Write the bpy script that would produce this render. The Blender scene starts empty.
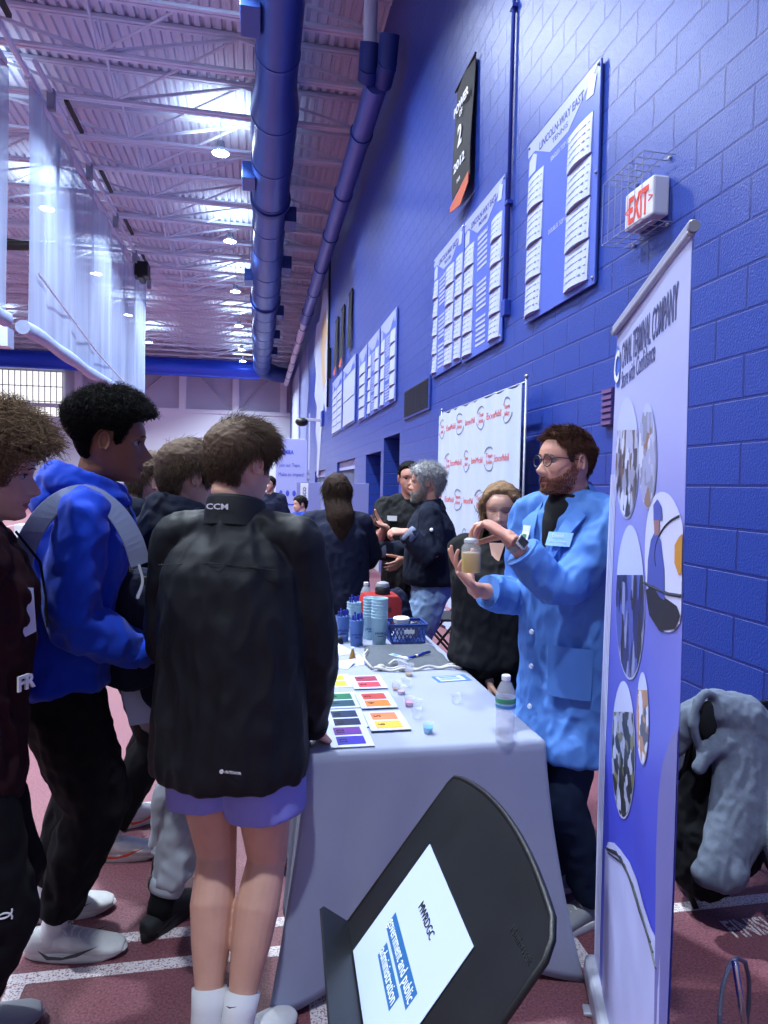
import bpy, math, random
import numpy as np
from mathutils import Vector, Matrix, noise
PI = math.pi
rng = np.random.RandomState(7)
random.seed(7)
sc = bpy.context.scene
COL = sc.collection
# ------------------------------------------------------------------ camera
FPX = 670.0
def nrm(v):
    v = np.asarray(v, float); return v/np.linalg.norm(v)
cF = nrm([-128, -28, FPX]); cD = np.array([-353, 17645, 670.0]); cD /= np.linalg.norm(cD); cD -= cF*(cD@cF); cD = nrm(cD)
cR = np.cross(cD, cF); CM = np.array([cR, cF, -cD]); CAM = np.array([0, 0, 1.55])
def ray(x, y): return CM@np.array([(x-384)/FPX, (y-512)/FPX, 1.0])
def onX(x, y, X): d = ray(x, y); return CAM+d*(X/d[0])
def onY(x, y, Y): d = ray(x, y); return CAM+d*(Y/d[1])
def onZ(x, y, Z): d = ray(x, y); return CAM+d*((Z-1.55)/d[2])
def at(x, y, z): return CAM+ray(x, y)*z
cam = bpy.data.cameras.new('camera'); camo = bpy.data.objects.new('camera', cam); COL.objects.link(camo)
mw = Matrix.Identity(4)
for i in range(3):
    mw[i][0] = CM[i][0]; mw[i][1] = -CM[i][1]; mw[i][2] = -CM[i][2]; mw[i][3] = CAM[i]
camo.matrix_world = mw
cam.sensor_fit = 'HORIZONTAL'; cam.sensor_width = 36; cam.lens = FPX/768*36; cam.clip_start = .05; cam.clip_end = 300
sc.camera = camo
sc.view_settings.view_transform = 'Standard'; sc.view_settings.look = 'None'; sc.view_settings.gamma = 1
sc.view_settings.use_curve_mapping = False
# ------------------------------------------------------------------ materials
MATS = {}
def rgb(h):
    h = h.lstrip('#'); c = [int(h[i:i+2], 16)/255 for i in (0, 2, 4)]
    return tuple((x/12.92 if x <= .04045 else ((x+.055)/1.055)**2.4) for x in c)
def mat(name, col=None, rough=.6, metal=0, bump=0, bscale=200, var=0, vscale=8, emis=None, estr=0, trans=0, ior=1.45, alpha=1, sss=0, spec=.5, coat=0, sheen=0, aniso=None):
    if name in MATS: return MATS[name]
    m = bpy.data.materials.new(name); m.use_nodes = True; nt = m.node_tree; b = nt.nodes['Principled BSDF']
    if isinstance(col, str): col = rgb(col)
    b.inputs['Base Color'].default_value = (*col, 1); b.inputs['Roughness'].default_value = rough; b.inputs['Metallic'].default_value = metal
    b.inputs['Specular IOR Level'].default_value = spec; b.inputs['IOR'].default_value = ior
    b.inputs['Transmission Weight'].default_value = trans; b.inputs['Alpha'].default_value = alpha
    b.inputs['Coat Weight'].default_value = coat; b.inputs['Sheen Weight'].default_value = sheen
    if sss: b.inputs['Subsurface Weight'].default_value = sss; b.inputs['Subsurface Radius'].default_value = (.01, .004, .002); b.inputs['Subsurface Scale'].default_value = 1
    if emis: b.inputs['Emission Color'].default_value = (*emis, 1); b.inputs['Emission Strength'].default_value = estr
    L = nt.links; tc = nt.nodes.new('ShaderNodeTexCoord')
    mp = nt.nodes.new('ShaderNodeMapping'); L.new(tc.outputs['Object'], mp.inputs[0])
    if aniso: mp.inputs['Scale'].default_value = aniso
    if var:
        n = nt.nodes.new('ShaderNodeTexNoise'); n.inputs['Scale'].default_value = vscale; n.inputs['Detail'].default_value = 4
        L.new(mp.outputs[0], n.inputs['Vector'])
        r = nt.nodes.new('ShaderNodeMapRange'); r.inputs[3].default_value = 1-var; r.inputs[4].default_value = 1+var
        r.inputs[1].default_value = .3; r.inputs[2].default_value = .7
        L.new(n.outputs['Fac'], r.inputs[0])
        mx = nt.nodes.new('ShaderNodeVectorMath'); mx.operation = 'SCALE'; mx.inputs[0].default_value = col
        L.new(r.outputs[0], mx.inputs['Scale']); L.new(mx.outputs[0], b.inputs['Base Color'])
    if bump:
        n = nt.nodes.new('ShaderNodeTexNoise'); n.inputs['Scale'].default_value = bscale; n.inputs['Detail'].default_value = 5
        L.new(mp.outputs[0], n.inputs['Vector'])
        bp = nt.nodes.new('ShaderNodeBump'); bp.inputs['Strength'].default_value = bump; bp.inputs['Distance'].default_value = .01
        L.new(n.outputs['Fac'], bp.inputs['Height']); L.new(bp.outputs[0], b.inputs['Normal'])
    MATS[name] = m; return m
# ------------------------------------------------------------------ objects
def setp(o, label=None, cat=None, group=None, kind=None):
    if label: o['label'] = label
    if cat: o['category'] = cat
    if group: o['group'] = group
    if kind: o['kind'] = kind
    return o
def thing(name, label, cat, loc=(0, 0, 0), rotz=0, group=None, kind=None):
    o = bpy.data.objects.new(name, None); COL.objects.link(o); o.empty_display_size = .1
    o.location = [float(v) for v in loc]; o.rotation_euler = (0, 0, rotz)
    return setp(o, label, cat, group, kind)
def dup(root, loc=None, rotz=None, label=None):
    def rec(o, par):
        c = o.copy(); COL.objects.link(c)
        if par is not None: c.parent = par
        for ch in [x for x in bpy.data.objects if x.parent == o]: rec(ch, c)
        return c
    r = rec(root, None)
    if loc is not None: r.location = [float(v) for v in loc]
    if rotz is not None: r.rotation_euler = (0, 0, rotz)
    if label: r['label'] = label
    return r
def frame(d, up=(0, 0, 1)):
    d = nrm(d); up = np.asarray(up, float)
    if abs(d@nrm(up)) > .999: up = np.array([0, 1, 0.]) if abs(d[1]) < .9 else np.array([1, 0, 0.])
    u = nrm(np.cross(up, d)); v = np.cross(d, u); return u, v
class MB:
    def __init__(s): s.v = []; s.f = []; s.m = []; s.T = None; s.uvz = None
    def add(s, vs, fs, m=0):
        k = len(s.v)
        for p in vs:
            p = Vector([float(c) for c in p])
            if s.T is not None: p = s.T@p
            s.v.append(tuple(p))
        for f in fs: s.f.append(tuple(i+k for i in f)); s.m.append(m)
        return s
    def box(s, c, d, m=0, R=None):
        hx, hy, hz = d[0]/2, d[1]/2, d[2]/2
        vs = [Vector((x, y, z)) for z in (-hz, hz) for x, y in ((-hx, -hy), (hx, -hy), (hx, hy), (-hx, hy))]
        if R is not None: vs = [R@p for p in vs]
        vs = [p+Vector([float(q) for q in c]) for p in vs]
        return s.add(vs, [(3, 2, 1, 0), (4, 5, 6, 7), (0, 1, 5, 4), (1, 2, 6, 5), (2, 3, 7, 6), (3, 0, 4, 7)], m)
    def bbox(s, a, b, m=0):
        return s.box([(a[i]+b[i])/2 for i in range(3)], [abs(b[i]-a[i]) for i in range(3)], m)
    def loft(s, rings, m=0, caps=True, closed=True):
        n = len(rings[0]); vs = [p for r in rings for p in r]; fs = []
        for i in range(len(rings)-1):
            for j in range(n if closed else n-1):
                a = i*n+j; b = i*n+(j+1) % n; fs.append((a, b, b+n, a+n))
        if caps and closed:
            fs.append(tuple(range(n-1, -1, -1))); fs.append(tuple((len(rings)-1)*n+j for j in range(n)))
        return s.add(vs, fs, m)
    def ell(s, secs, n=20, m=0, caps=True):
        """secs: (centre, u, v, a, b[, power]) elliptical sections"""
        rings = []
        for q in secs:
            c, u, v, a, b = [np.asarray(z, float) for z in q[:5]]; p = q[5] if len(q) > 5 else 2
            r = []
            for j in range(n):
                t = 2*PI*j/n; ct, st = math.cos(t), math.sin(t)
                r.append(c+u*a*math.copysign(abs(ct)**(2/p), ct)+v*b*math.copysign(abs(st)**(2/p), st))
            rings.append(r)
        return s.loft(rings, m, caps)
    def tube(s, pts, rad, n=10, m=0, up=(0, 0, 1), flat=1, caps=True, dome=False, domeend=True):
        pts = [np.asarray(p, float) for p in pts]
        if not hasattr(rad, '__len__'): rad = [rad]*len(pts)
        secs = []; pu = None
        for i, p in enumerate(pts):
            d = pts[min(i+1, len(pts)-1)]-pts[max(i-1, 0)]; d = nrm(d)
            if pu is None: u, v = frame(d, up)
            else:
                u = pu-d*(pu@d); u = nrm(u); v = np.cross(d, u)
            pu = u; secs.append((p, u, v, rad[i], rad[i]*flat))
        if dome:
            def ds(q, d, sg):
                out = []
                for k in (1, 2, 3):
                    t = k/3.3*PI/2; out.append((q[0]+d*sg*math.sin(t)*float(q[3]), q[1], q[2], q[3]*math.cos(t), q[4]*math.cos(t)))
                return out
            d0 = nrm(pts[1]-pts[0]); d1 = nrm(pts[-1]-pts[-2])
            secs = ds(secs[0], d0, -1)[::-1]+secs+(ds(secs[-1], d1, 1) if domeend else [])
        return s.ell(secs, n, m, caps)
    def cyl(s, a, b, r, r2=None, n=16, m=0): return s.tube([a, b], [r, r if r2 is None else r2], n, m)
    def ball(s, c, r, m=0, n=14, R=None):
        r = (r, r, r) if not hasattr(r, '__len__') else r
        rings = []
        k = n//2
        for i in range(1, k):
            t = PI*i/k
            rings.append([Vector((r[0]*math.sin(t)*math.cos(2*PI*j/n), r[1]*math.sin(t)*math.sin(2*PI*j/n), -r[2]*math.cos(t))) for j in range(n)])
        rings = [[Vector((0, 0, -r[2]))]*n]+rings+[[Vector((0, 0, r[2]))]*n]
        rings = [[Vector([float(q) for q in c])+((R@p) if R is not None else p) for p in rr] for rr in rings]
        return s.loft(rings, m, False)
    def lathe(s, prof, c=(0, 0, 0), n=24, m=0, caps=True):
        c = np.asarray(c, float)
        rings = [[c+np.array([r*math.cos(2*PI*j/n), r*math.sin(2*PI*j/n), z]) for j in range(n)] for r, z in prof]
        return s.loft(rings, m, caps)
    def prism(s, poly, O, u, v, w, m=0):
        """polygon (2d) in plane O,u,v extruded by vector w"""
        O, u, v, w = [np.asarray(q, float) for q in (O, u, v, w)]
        a = [O+u*p[0]+v*p[1] for p in poly]; b = [p+w for p in a]; n = len(a)
        if np.cross(u, v)@w > 0: fs = [tuple(range(n-1, -1, -1)), tuple(range(n, 2*n))]+[(i, (i+1) % n, n+(i+1) % n, n+i) for i in range(n)]
        else: fs = [tuple(range(n)), tuple(range(2*n-1, n-1, -1))]+[((i+1) % n, i, n+i, n+(i+1) % n) for i in range(n)]
        return s.add(a+b, fs, m)
    def text(s, txt, O, u, v, size, m=0, depth=.0006, align='CENTER', sx=1, bold=0, fit=None):
        """text whose baseline runs along u, up along v; depth along u x v"""
        V, F, W = text_geo(txt, bold)
        O, u, v = [np.asarray(q, float) for q in (O, u, v)]; w = np.cross(u, v)
        if fit: sx = fit/(W*size)
        x0 = {'CENTER': -W/2, 'LEFT': 0, 'RIGHT': -W}[align]
        return s.add([O+u*(p[0]+x0)*size*sx+v*p[1]*size+w*(p[2]*depth) for p in V], F, m)
    def build(s, name, mats, parent=None, smooth=False, bevel=0, loc=None, autos=None, seg=2):
        me = bpy.data.meshes.new(name)
        vs = s.v
        if loc is not None: vs = [(a-loc[0], b-loc[1], c-loc[2]) for a, b, c in vs]
        me.from_pydata(vs, [], s.f); 
        if not isinstance(mats, (list, tuple)): mats = [mats]
        for q in mats: me.materials.append(q)
        me.polygons.foreach_set('material_index', s.m)
        if smooth or autos: me.polygons.foreach_set('use_smooth', [True]*len(s.f))
        me.validate(); me.update()
        if autos: me.set_sharp_from_angle(angle=math.radians(autos))
        o = bpy.data.objects.new(name, me); COL.objects.link(o)
        if parent: o.parent = parent
        if loc is not None: o.location = [float(q) for q in loc]
        if bevel:
            b = o.modifiers.new('bevel', 'BEVEL'); b.width = bevel; b.segments = seg; b.limit_method = 'ANGLE'; b.angle_limit = .6
        return o
_TG = {}
def text_geo(txt, bold=0):
    k = (txt, bold)
    if k in _TG: return _TG[k]
    cu = bpy.data.curves.new('t', 'FONT'); cu.body = txt; cu.extrude = .5; cu.offset = bold; cu.resolution_u = 2
    o = bpy.data.objects.new('t', cu); COL.objects.link(o)
    bpy.context.view_layer.update()
    me = bpy.data.meshes.new_from_object(o.evaluated_get(bpy.context.evaluated_depsgraph_get()))
    V = [(v.co.x, v.co.y, v.co.z+.5) for v in me.vertices]; F = [tuple(p.vertices) for p in me.polygons]
    x0 = min(v[0] for v in V); W = max(v[0] for v in V)-x0; V = [(a-x0, b, c) for a, b, c in V]
    bpy.data.objects.remove(o); bpy.data.curves.remove(cu); bpy.data.meshes.remove(me)
    _TG[k] = (V, F, W); return _TG[k]
def mesh_np(name, V, F, mats, parent=None, loc=None, smooth=True, midx=None):
    V = np.asarray(V, float)
    if loc is not None: V = V-np.asarray(loc, float)
    me = bpy.data.meshes.new(name); nf, k = F.shape
    me.vertices.add(len(V)); me.vertices.foreach_set('co', V.ravel())
    me.loops.add(nf*k); me.loops.foreach_set('vertex_index', F.ravel().astype(np.int32))
    me.polygons.add(nf); me.polygons.foreach_set('loop_start', (np.arange(nf)*k).astype(np.int32))
    try: me.polygons.foreach_set('loop_total', np.full(nf, k, np.int32))
    except Exception: pass
    for q in (mats if isinstance(mats, (list, tuple)) else [mats]): me.materials.append(q)
    if midx is not None: me.polygons.foreach_set('material_index', midx.astype(np.int32))
    me.update(calc_edges=True)
    me.polygons.foreach_set('use_smooth', [smooth]*nf)
    o = bpy.data.objects.new(name, me); COL.objects.link(o)
    if parent: o.parent = parent
    return o
def remesh(mb, voxel):
    """union of the shapes in mb as one closed surface -> (V, F quads, E)"""
    me = bpy.data.meshes.new('r'); me.from_pydata(mb.v, [], mb.f); me.update()
    o = bpy.data.objects.new('r', me); COL.objects.link(o)
    md = o.modifiers.new('r', 'REMESH'); md.mode = 'VOXEL'; md.voxel_size = voxel; md.adaptivity = 0
    bpy.context.view_layer.update()
    r = bpy.data.meshes.new_from_object(o.evaluated_get(bpy.context.evaluated_depsgraph_get()))
    V = np.empty(len(r.vertices)*3); r.vertices.foreach_get('co', V); V = V.reshape(-1, 3)
    nl = len(r.loops); Lv = np.empty(nl, np.int32); r.loops.foreach_get('vertex_index', Lv)
    F = Lv.reshape(-1, 4); E = np.empty(len(r.edges)*2, np.int32); r.edges.foreach_get('vertices', E); E = E.reshape(-1, 2)
    bpy.data.objects.remove(o); bpy.data.meshes.remove(me); bpy.data.meshes.remove(r)
    return V, F, E
def smoothv(V, E, it, lam=.5, w=None):
    n = len(V); deg = np.bincount(E.ravel(), minlength=n).astype(float)[:, None]; deg[deg == 0] = 1
    for _ in range(it):
        S = np.empty_like(V)
        for c in range(3):
            S[:, c] = np.bincount(E[:, 0], V[E[:, 1], c], n)+np.bincount(E[:, 1], V[E[:, 0], c], n)
        d = S/deg-V
        V = V+lam*(d if w is None else d*w[:, None])
    return V
def normals(V, F):
    a = V[F[:, 2]]-V[F[:, 0]]; b = V[F[:, 3]]-V[F[:, 1]]; fn = np.cross(a, b)
    N = np.zeros_like(V)
    for k in range(4):
        for c in range(3): N[:, c] += np.bincount(F[:, k], fn[:, c], len(V))
    return N/np.maximum(np.linalg.norm(N, axis=1), 1e-9)[:, None]
class Noise3:
    def __init__(s, seed): r = np.random.RandomState(seed); s.k = r.normal(size=(24, 3)); s.k /= np.linalg.norm(s.k, axis=1)[:, None]; s.f = r.uniform(.6, 1.7, 24); s.p = r.uniform(0, 6.28, 24)
    def __call__(s, P):  # smooth pseudo-noise ~[-1,1]
        out = 0
        for i in range(0, 24, 2):
            out = out+np.sin(P@(s.k[i]*s.f[i])*3.1+s.p[i]+1.3*np.sin(P@(s.k[i+1]*s.f[i+1])*2.3+s.p[i+1]))
        return out/6.0
N1, N2, N3 = Noise3(1), Noise3(2), Noise3(3)
def folds(V, N, amp, sc_=(9, 9, 5), sharp=True):
    a = N1(V*np.array(sc_)); b = N2(V*np.array(sc_)*2.1+5)
    r = 1-2*np.abs(a) if sharp else a
    return V+N*(amp*(r*.75+b*.35))[:, None]
# ================================================================== heads
def smooth_interp(xs, ys):
    g = np.linspace(0, 1, 201); y = np.interp(g, xs, ys); k = np.exp(-np.linspace(-2, 2, 9)**2); k /= k.sum()
    yp = np.concatenate([2*y[0]-y[8:0:-1], y, 2*y[-1]-y[-2:-10:-1]]); y = np.convolve(yp, k, 'same')[8:-8]
    return lambda z: np.interp(z, g, y)
_zf = [0, .03, .06, .12, .16, .19, .22, .27, .34, .42, .5, .56, .60, .66, .75, .85, .93, .975, 1.0]
_yf = [.27, .345, .375, .35, .372, .362, .378, .365, .36, .355, .35, .39, .392, .39, .355, .27, .16, .06, -.02]
_zb = [0, .08, .15, .25, .35, .45, .55, .65, .75, .85, .93, .975, 1]
_yb = [-.05, -.12, -.2, -.29, -.37, -.415, -.44, -.445, -.425, -.35, -.24, -.13, -.04]
_zw = [0, .03, .08, .15, .25, .35, .45, .55, .65, .75, .85, .93, .975, 1.0]
_wx = [.07, .12, .175, .225, .262, .29, .305, .318, .325, .315, .27, .19, .10, .02]
fY, bY, wX = smooth_interp(_zf, _yf), smooth_interp(_zb, _yb), smooth_interp(_zw, _wx)
def hs(z, th, feat=1.0, fem=0, mouth=0):
    """head surface, units of head height; th=0 front, +90deg = person's right"""
    z, th = np.broadcast_arrays(np.asarray(z, float), np.asarray(th, float))
    w = wX(z)*(1-.04*fem); c = -.03; fr = fY(z)-c; bk = c-bY(z)
    ct, st = np.cos(th), np.sin(th)
    pw = np.where(ct > 0, np.interp(z, [0, .12, .3, .6, 1], [1.75, 1.8, 2.15, 2.3, 2.0]), 2.15)
    x = w*np.sign(st)*np.abs(st)**(2/pw); yy = np.sign(ct)*np.abs(ct)**(2/pw)
    y = c+np.where(ct > 0, fr, bk)*yy
    front = np.clip(ct, 0, 1)**.5
    g = lambda a, b, s1, s2: np.exp(-((np.abs(x)-a)/s1)**2-((z-b)/s2)**2)
    nz = np.interp(z, [.255, .285, .315, .345, .38, .43, .48, .53, .57], [0, .075, .125, .135, .112, .078, .045, .018, 0])*(1-.15*fem)
    ns = np.interp(z, [.28, .33, .4, .55], [.062, .062, .045, .045])
    d = nz*np.exp(-(x/ns)**2)+.028*g(.072, .305, .03, .03)
    d += -.045*g(.135, .495, .075, .04)+.012*g(.13, .57, .1, .025)*(1-fem)+.012*g(.2, .40, .06, .06)
    d += .02*np.exp(-(x/.085)**2)*(np.exp(-((z-.163)/.016)**2)+np.exp(-((z-.212)/.016)**2))
    d += -.02*np.exp(-(x/.10)**2-((z-.187)/.010)**2)-mouth*.05*np.exp(-(x/.06)**2-((z-.18)/.022)**2)
    d += -.012*np.exp(-(x/.09)**2-((z-.125)/.02)**2)
    y = y+d*front*feat
    return np.stack([x, y, z-.5], -1)
class Head:
    def __init__(s, c, yaw, pitch=0, roll=0, H=.235, fem=0, mouth=0):
        s.c = np.asarray(c, float); s.H = H; s.fem = fem; s.mouth = mouth
        a, p, r = math.radians(yaw), math.radians(pitch), math.radians(roll)
        f = np.array([math.sin(a)*math.cos(p), math.cos(a)*math.cos(p), math.sin(p)]); x = np.array([math.cos(a), -math.sin(a), 0]); u = np.cross(x, f)
        x2 = x*math.cos(r)+u*math.sin(r); u2 = np.cross(x2, f)
        s.x, s.f, s.u = x2, f, u2; s.B = np.stack([x2, f, u2])
    def w(s, p): return s.c+(np.asarray(p, float)*s.H)@s.B
    def loc(s, P): return ((P-s.c)@s.B.T)/s.H
    def mesh(s, mb, ears=True):
        nz, nt = 72, 88
        zz = .5-.5*np.cos(np.linspace(.02, 1, nz)*PI)
        zz = .5*zz+.5*np.linspace(0, 1, nz); zz[-1] = 1; rings = []
        th = np.linspace(0, 2*PI, nt, endpoint=False)
        for z in zz: rings.append(list(s.w(hs(z, th, 1, s.fem, s.mouth))))
        mb.loft(rings, 0, True)
        if ears:
            for sg in (1, -1):
                e = lambda y, z, x: s.w((sg*x, y, z-.5))
                pts = []
                for k in range(13):
                    t = k/12*1.62*PI-.35*PI
                    yy = -.055-.062*math.cos(t+.2)*1.0; zz_ = .475+.115*math.sin(t+.15)
                    fl = .335+.035*(1-math.cos(t))/2
                    pts.append(e(yy, zz_, fl))
                mb.tube(pts[::-1], [s.H*.017]*13, 8, dome=True)
                mb.ball(e(-.035, .39, .325), s.H*.028, n=10)
                R = Matrix([list(q) for q in (s.x, s.f, s.u)]).transposed()
                mb.ball(e(-.05, .47, .318), (s.H*.022, s.H*.05, s.H*.09), n=12, R=R)
                mb.tube([e(-.02, .5, .33), e(-.05, .44, .345), e(-.03, .40, .33)], s.H*.012, 6, dome=True)
def hairmask(z, th, front=.76, temple=.60, side=.44, nape=.18, hi=0):
    """>0 where hair grows"""
    t = np.abs((th+PI) % (2*PI)-PI)
    line = np.interp(t, [0, .5, .85, 1.1, 1.22, 1.38, 1.46, 1.75, 1.95, 2.2, 2.6, PI], [front, front-.01, temple+.06, temple, side, side, hi or .60, hi or .61, .50, .30, nape+.02, nape])
    return z-line
def hair_cap(s, name, m, parent, loc, thick, mask, lump=0, lscale=60, voxel=None, edge=.05, inset=.01):
    nz, nt = 90, 120
    zz = np.linspace(0.02, 1, nz)**1.0; th = np.linspace(0, 2*PI, nt, endpoint=False)
    Z, T = np.meshgrid(zz, th, indexing='ij'); P = hs(Z, T, 0, s.fem)
    Pc = P-np.array([0, -.03, .0]); Nn = Pc/np.linalg.norm(Pc, axis=-1)[..., None]
    mk = np.clip(mask(Z, T)/edge, 0, 1); mk = mk*mk*(3-2*mk)
    tk = thick(Z, T) if callable(thick) else thick
    off = mk*(tk+inset)-inset-(mk <= .001)*.05
    W = P+Nn*off[..., None]
    Wd = s.w(W.reshape(-1, 3))
    if lump: Wd = Wd+(Nn.reshape(-1, 3)@s.B)*(lump*mk.reshape(-1)*(N1(Wd*lscale)+.6*N2(Wd*lscale*2.2)))[:, None]
    idx = np.arange(nz*nt).reshape(nz, nt)
    F = np.stack([idx[:-1], np.roll(idx, -1, 1)[:-1], np.roll(idx, -1, 1)[1:], idx[1:]], -1).reshape(-1, 4)
    vis = (mk.reshape(-1)[F] > .001).any(1)
    F = F[vis][:, ::1]
    used = np.unique(F); re = -np.ones(nz*nt, int); re[used] = np.arange(len(used))
    return Wd[used], re[F]
def strands(s, n, mask, length, lift=.6, comb=(0, 0, 0), grav=.5, curl=0, curlf=9, rad=.0008, segs=5, off=.01, seed=1, region=None, combfn=None, surf=1, jit=.25, tk=.04):
    r = np.random.RandomState(seed)
    m = n*6; z = r.uniform(.0, 1, m)**.8; th = r.uniform(-PI, PI, m)
    ok = (mask(z, th) > 0) & (z < .975)
    if region: ok &= region(z, th)
    z, th = z[ok][:n], th[ok][:n]; n = len(z)
    P = hs(z, th, 0, s.fem); c = np.array([0, -.03, 0.]); N = P-c; N /= np.linalg.norm(N, axis=1)[:, None]
    tk_ = tk(z, th) if callable(tk) else np.full(n, tk)
    P = P+N*(tk_*.45)[:, None]
    L = (length(z, th) if callable(length) else np.full(n, length))*r.uniform(.7, 1.15, n)
    cb = combfn(P, th) if combfn else np.tile(np.asarray(comb, float), (n, 1))
    d = N*lift+cb+r.normal(0, jit, (n, 3)); d /= np.linalg.norm(d, axis=1)[:, None]
    path = [P]; ph = r.uniform(0, 6.28, n)
    a1 = np.cross(d, r.normal(size=(n, 3))); a1 /= np.linalg.norm(a1, axis=1)[:, None]; a2 = np.cross(d, a1)
    base = P.copy()
    for k in range(1, segs+1):
        d = d+np.array([0, 0, -grav/segs]); d /= np.linalg.norm(d, axis=1)[:, None]
        base = base+d*(L/segs)[:, None]
        # keep outside the skull
        zc = np.clip(base[:, 2]+.5, .0, 1); t2 = np.arctan2(base[:, 0], base[:, 1]+.03)
        S = hs(zc, t2, 0, s.fem); rs = np.linalg.norm(S[:, :2]-c[:2], axis=1)+off; rb = np.linalg.norm(base[:, :2]-c[:2], axis=1)
        push = np.clip(rs-rb, 0, .2)*(base[:, 2] < .42)
        base[:, :2] += (base[:, :2]-c[:2])/np.maximum(rb, 1e-3)[:, None]*push[:, None]
        q = base
        if curl: q = base+(a1*np.cos(ph+k*curlf/segs)[:, None]+a2*np.sin(ph+k*curlf/segs)[:, None])*curl*min(1, k/2)
        path.append(q.copy())
    path = np.stack([s.w(p) for p in path])  # K,n,3
    return ribbon(path, rad, r)
def ribbon(path, rad, r):
    K, n, _ = path.shape
    d = np.gradient(path, axis=0); d /= np.maximum(np.linalg.norm(d, axis=2), 1e-9)[..., None]
    a = np.cross(d, r.normal(size=(1, n, 3))); a /= np.maximum(np.linalg.norm(a, axis=2), 1e-9)[..., None]; b = np.cross(d, a)
    tp = np.interp(np.arange(K)/(K-1), [0, .6, 1], [1, .9, .15])[:, None, None]*rad
    V = np.stack([path+(a*math.cos(t)+b*math.sin(t))*tp for t in (0, 2.094, 4.189)], 2)  # K,n,3,3
    idx = np.arange(K*n*3).reshape(K, n, 3)
    F = np.stack([idx[:-1], np.roll(idx, -1, 2)[:-1], np.roll(idx, -1, 2)[1:], idx[1:]], -1).reshape(-1, 4)
    return V.reshape(-1, 3), F
def joinVF(*vf):
    V = []; F = []; k = 0
    for v, f in vf: V.append(v); F.append(f+k); k += len(v)
    return np.concatenate(V), np.concatenate(F)
# ================================================================== hands
def hand(mb, w, d, n, side, size=1.0, curl=(.3, .3, .3, .35), thumb=(.7, .35, .2), spread=.06, bends=(1, 1.1, .7)):
    """w wrist, d finger direction, n palm facing direction, side 'R'/'L'"""
    w = np.asarray(w, float); d = nrm(d); n = np.asarray(n, float); n = nrm(n-d*(n@d)); s = np.cross(d, n)*(1 if side == 'R' else -1)
    S = size
    mb.ell([(w-d*.03*S, s, n, .028*S, .021*S), (w+d*.0*S, s, n, .028*S, .019*S), (w+d*.03*S, s, n, .036*S, .017*S, 2.4), (w+d*.065*S-n*.002, s, n, .042*S, .015*S, 2.6), (w+d*.092*S-n*.003, s, n, .041*S, .012*S, 2.6)], 18)
    offs = (.030, .010, -.011, -.030); lens = (.074, .083, .077, .060); reach = (.088, .094, .089, .080)
    out = {}
    for i in range(4):
        p = w+s*offs[i]*S+d*reach[i]*S-n*.002; sp = (1.5-i)*spread
        dd = nrm(d*math.cos(sp)+s*math.sin(sp)); nn = nrm(n-dd*(n@dd)); a = 0; pts = [p-dd*.02*S, p]; L = lens[i]*S
        for j, fr in enumerate((.46, .30, .24)):
            a += curl[i]*bends[j]; p = p+(dd*math.cos(a)+nn*math.sin(a))*L*fr; pts.append(p)
        r = .0088*S if i < 3 else .0076*S
        # densify bends
        mb.tube(pts, [r*1.05, r*1.05, r, r*.92, r*.8], 10, dome=True, up=n)
        out[i] = pts[-1]
    t1, t2, tb = thumb
    p = w+d*.022*S+s*.022*S+n*.006*S; td = nrm(d*math.cos(t1)+s*math.sin(t1)+n*t2); pts = [w+d*.01*S+s*.01*S, p]; L = .115*S
    ax = nrm(np.cross(td, nrm(n*.7-s*.7)+1e-6)); cur = td
    for fr in (.38, .33, .29):
        p = p+cur*L*fr; pts.append(p); cur = nrm(cur*math.cos(tb)+nrm(d*.6+n*.8-s*.3)*math.sin(tb))
    mb.tube(pts, [.014*S, .0155*S, .0115*S, .010*S, .0085*S], 10, dome=True, up=n)
    out['t'] = pts[-1]
    return out
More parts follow.
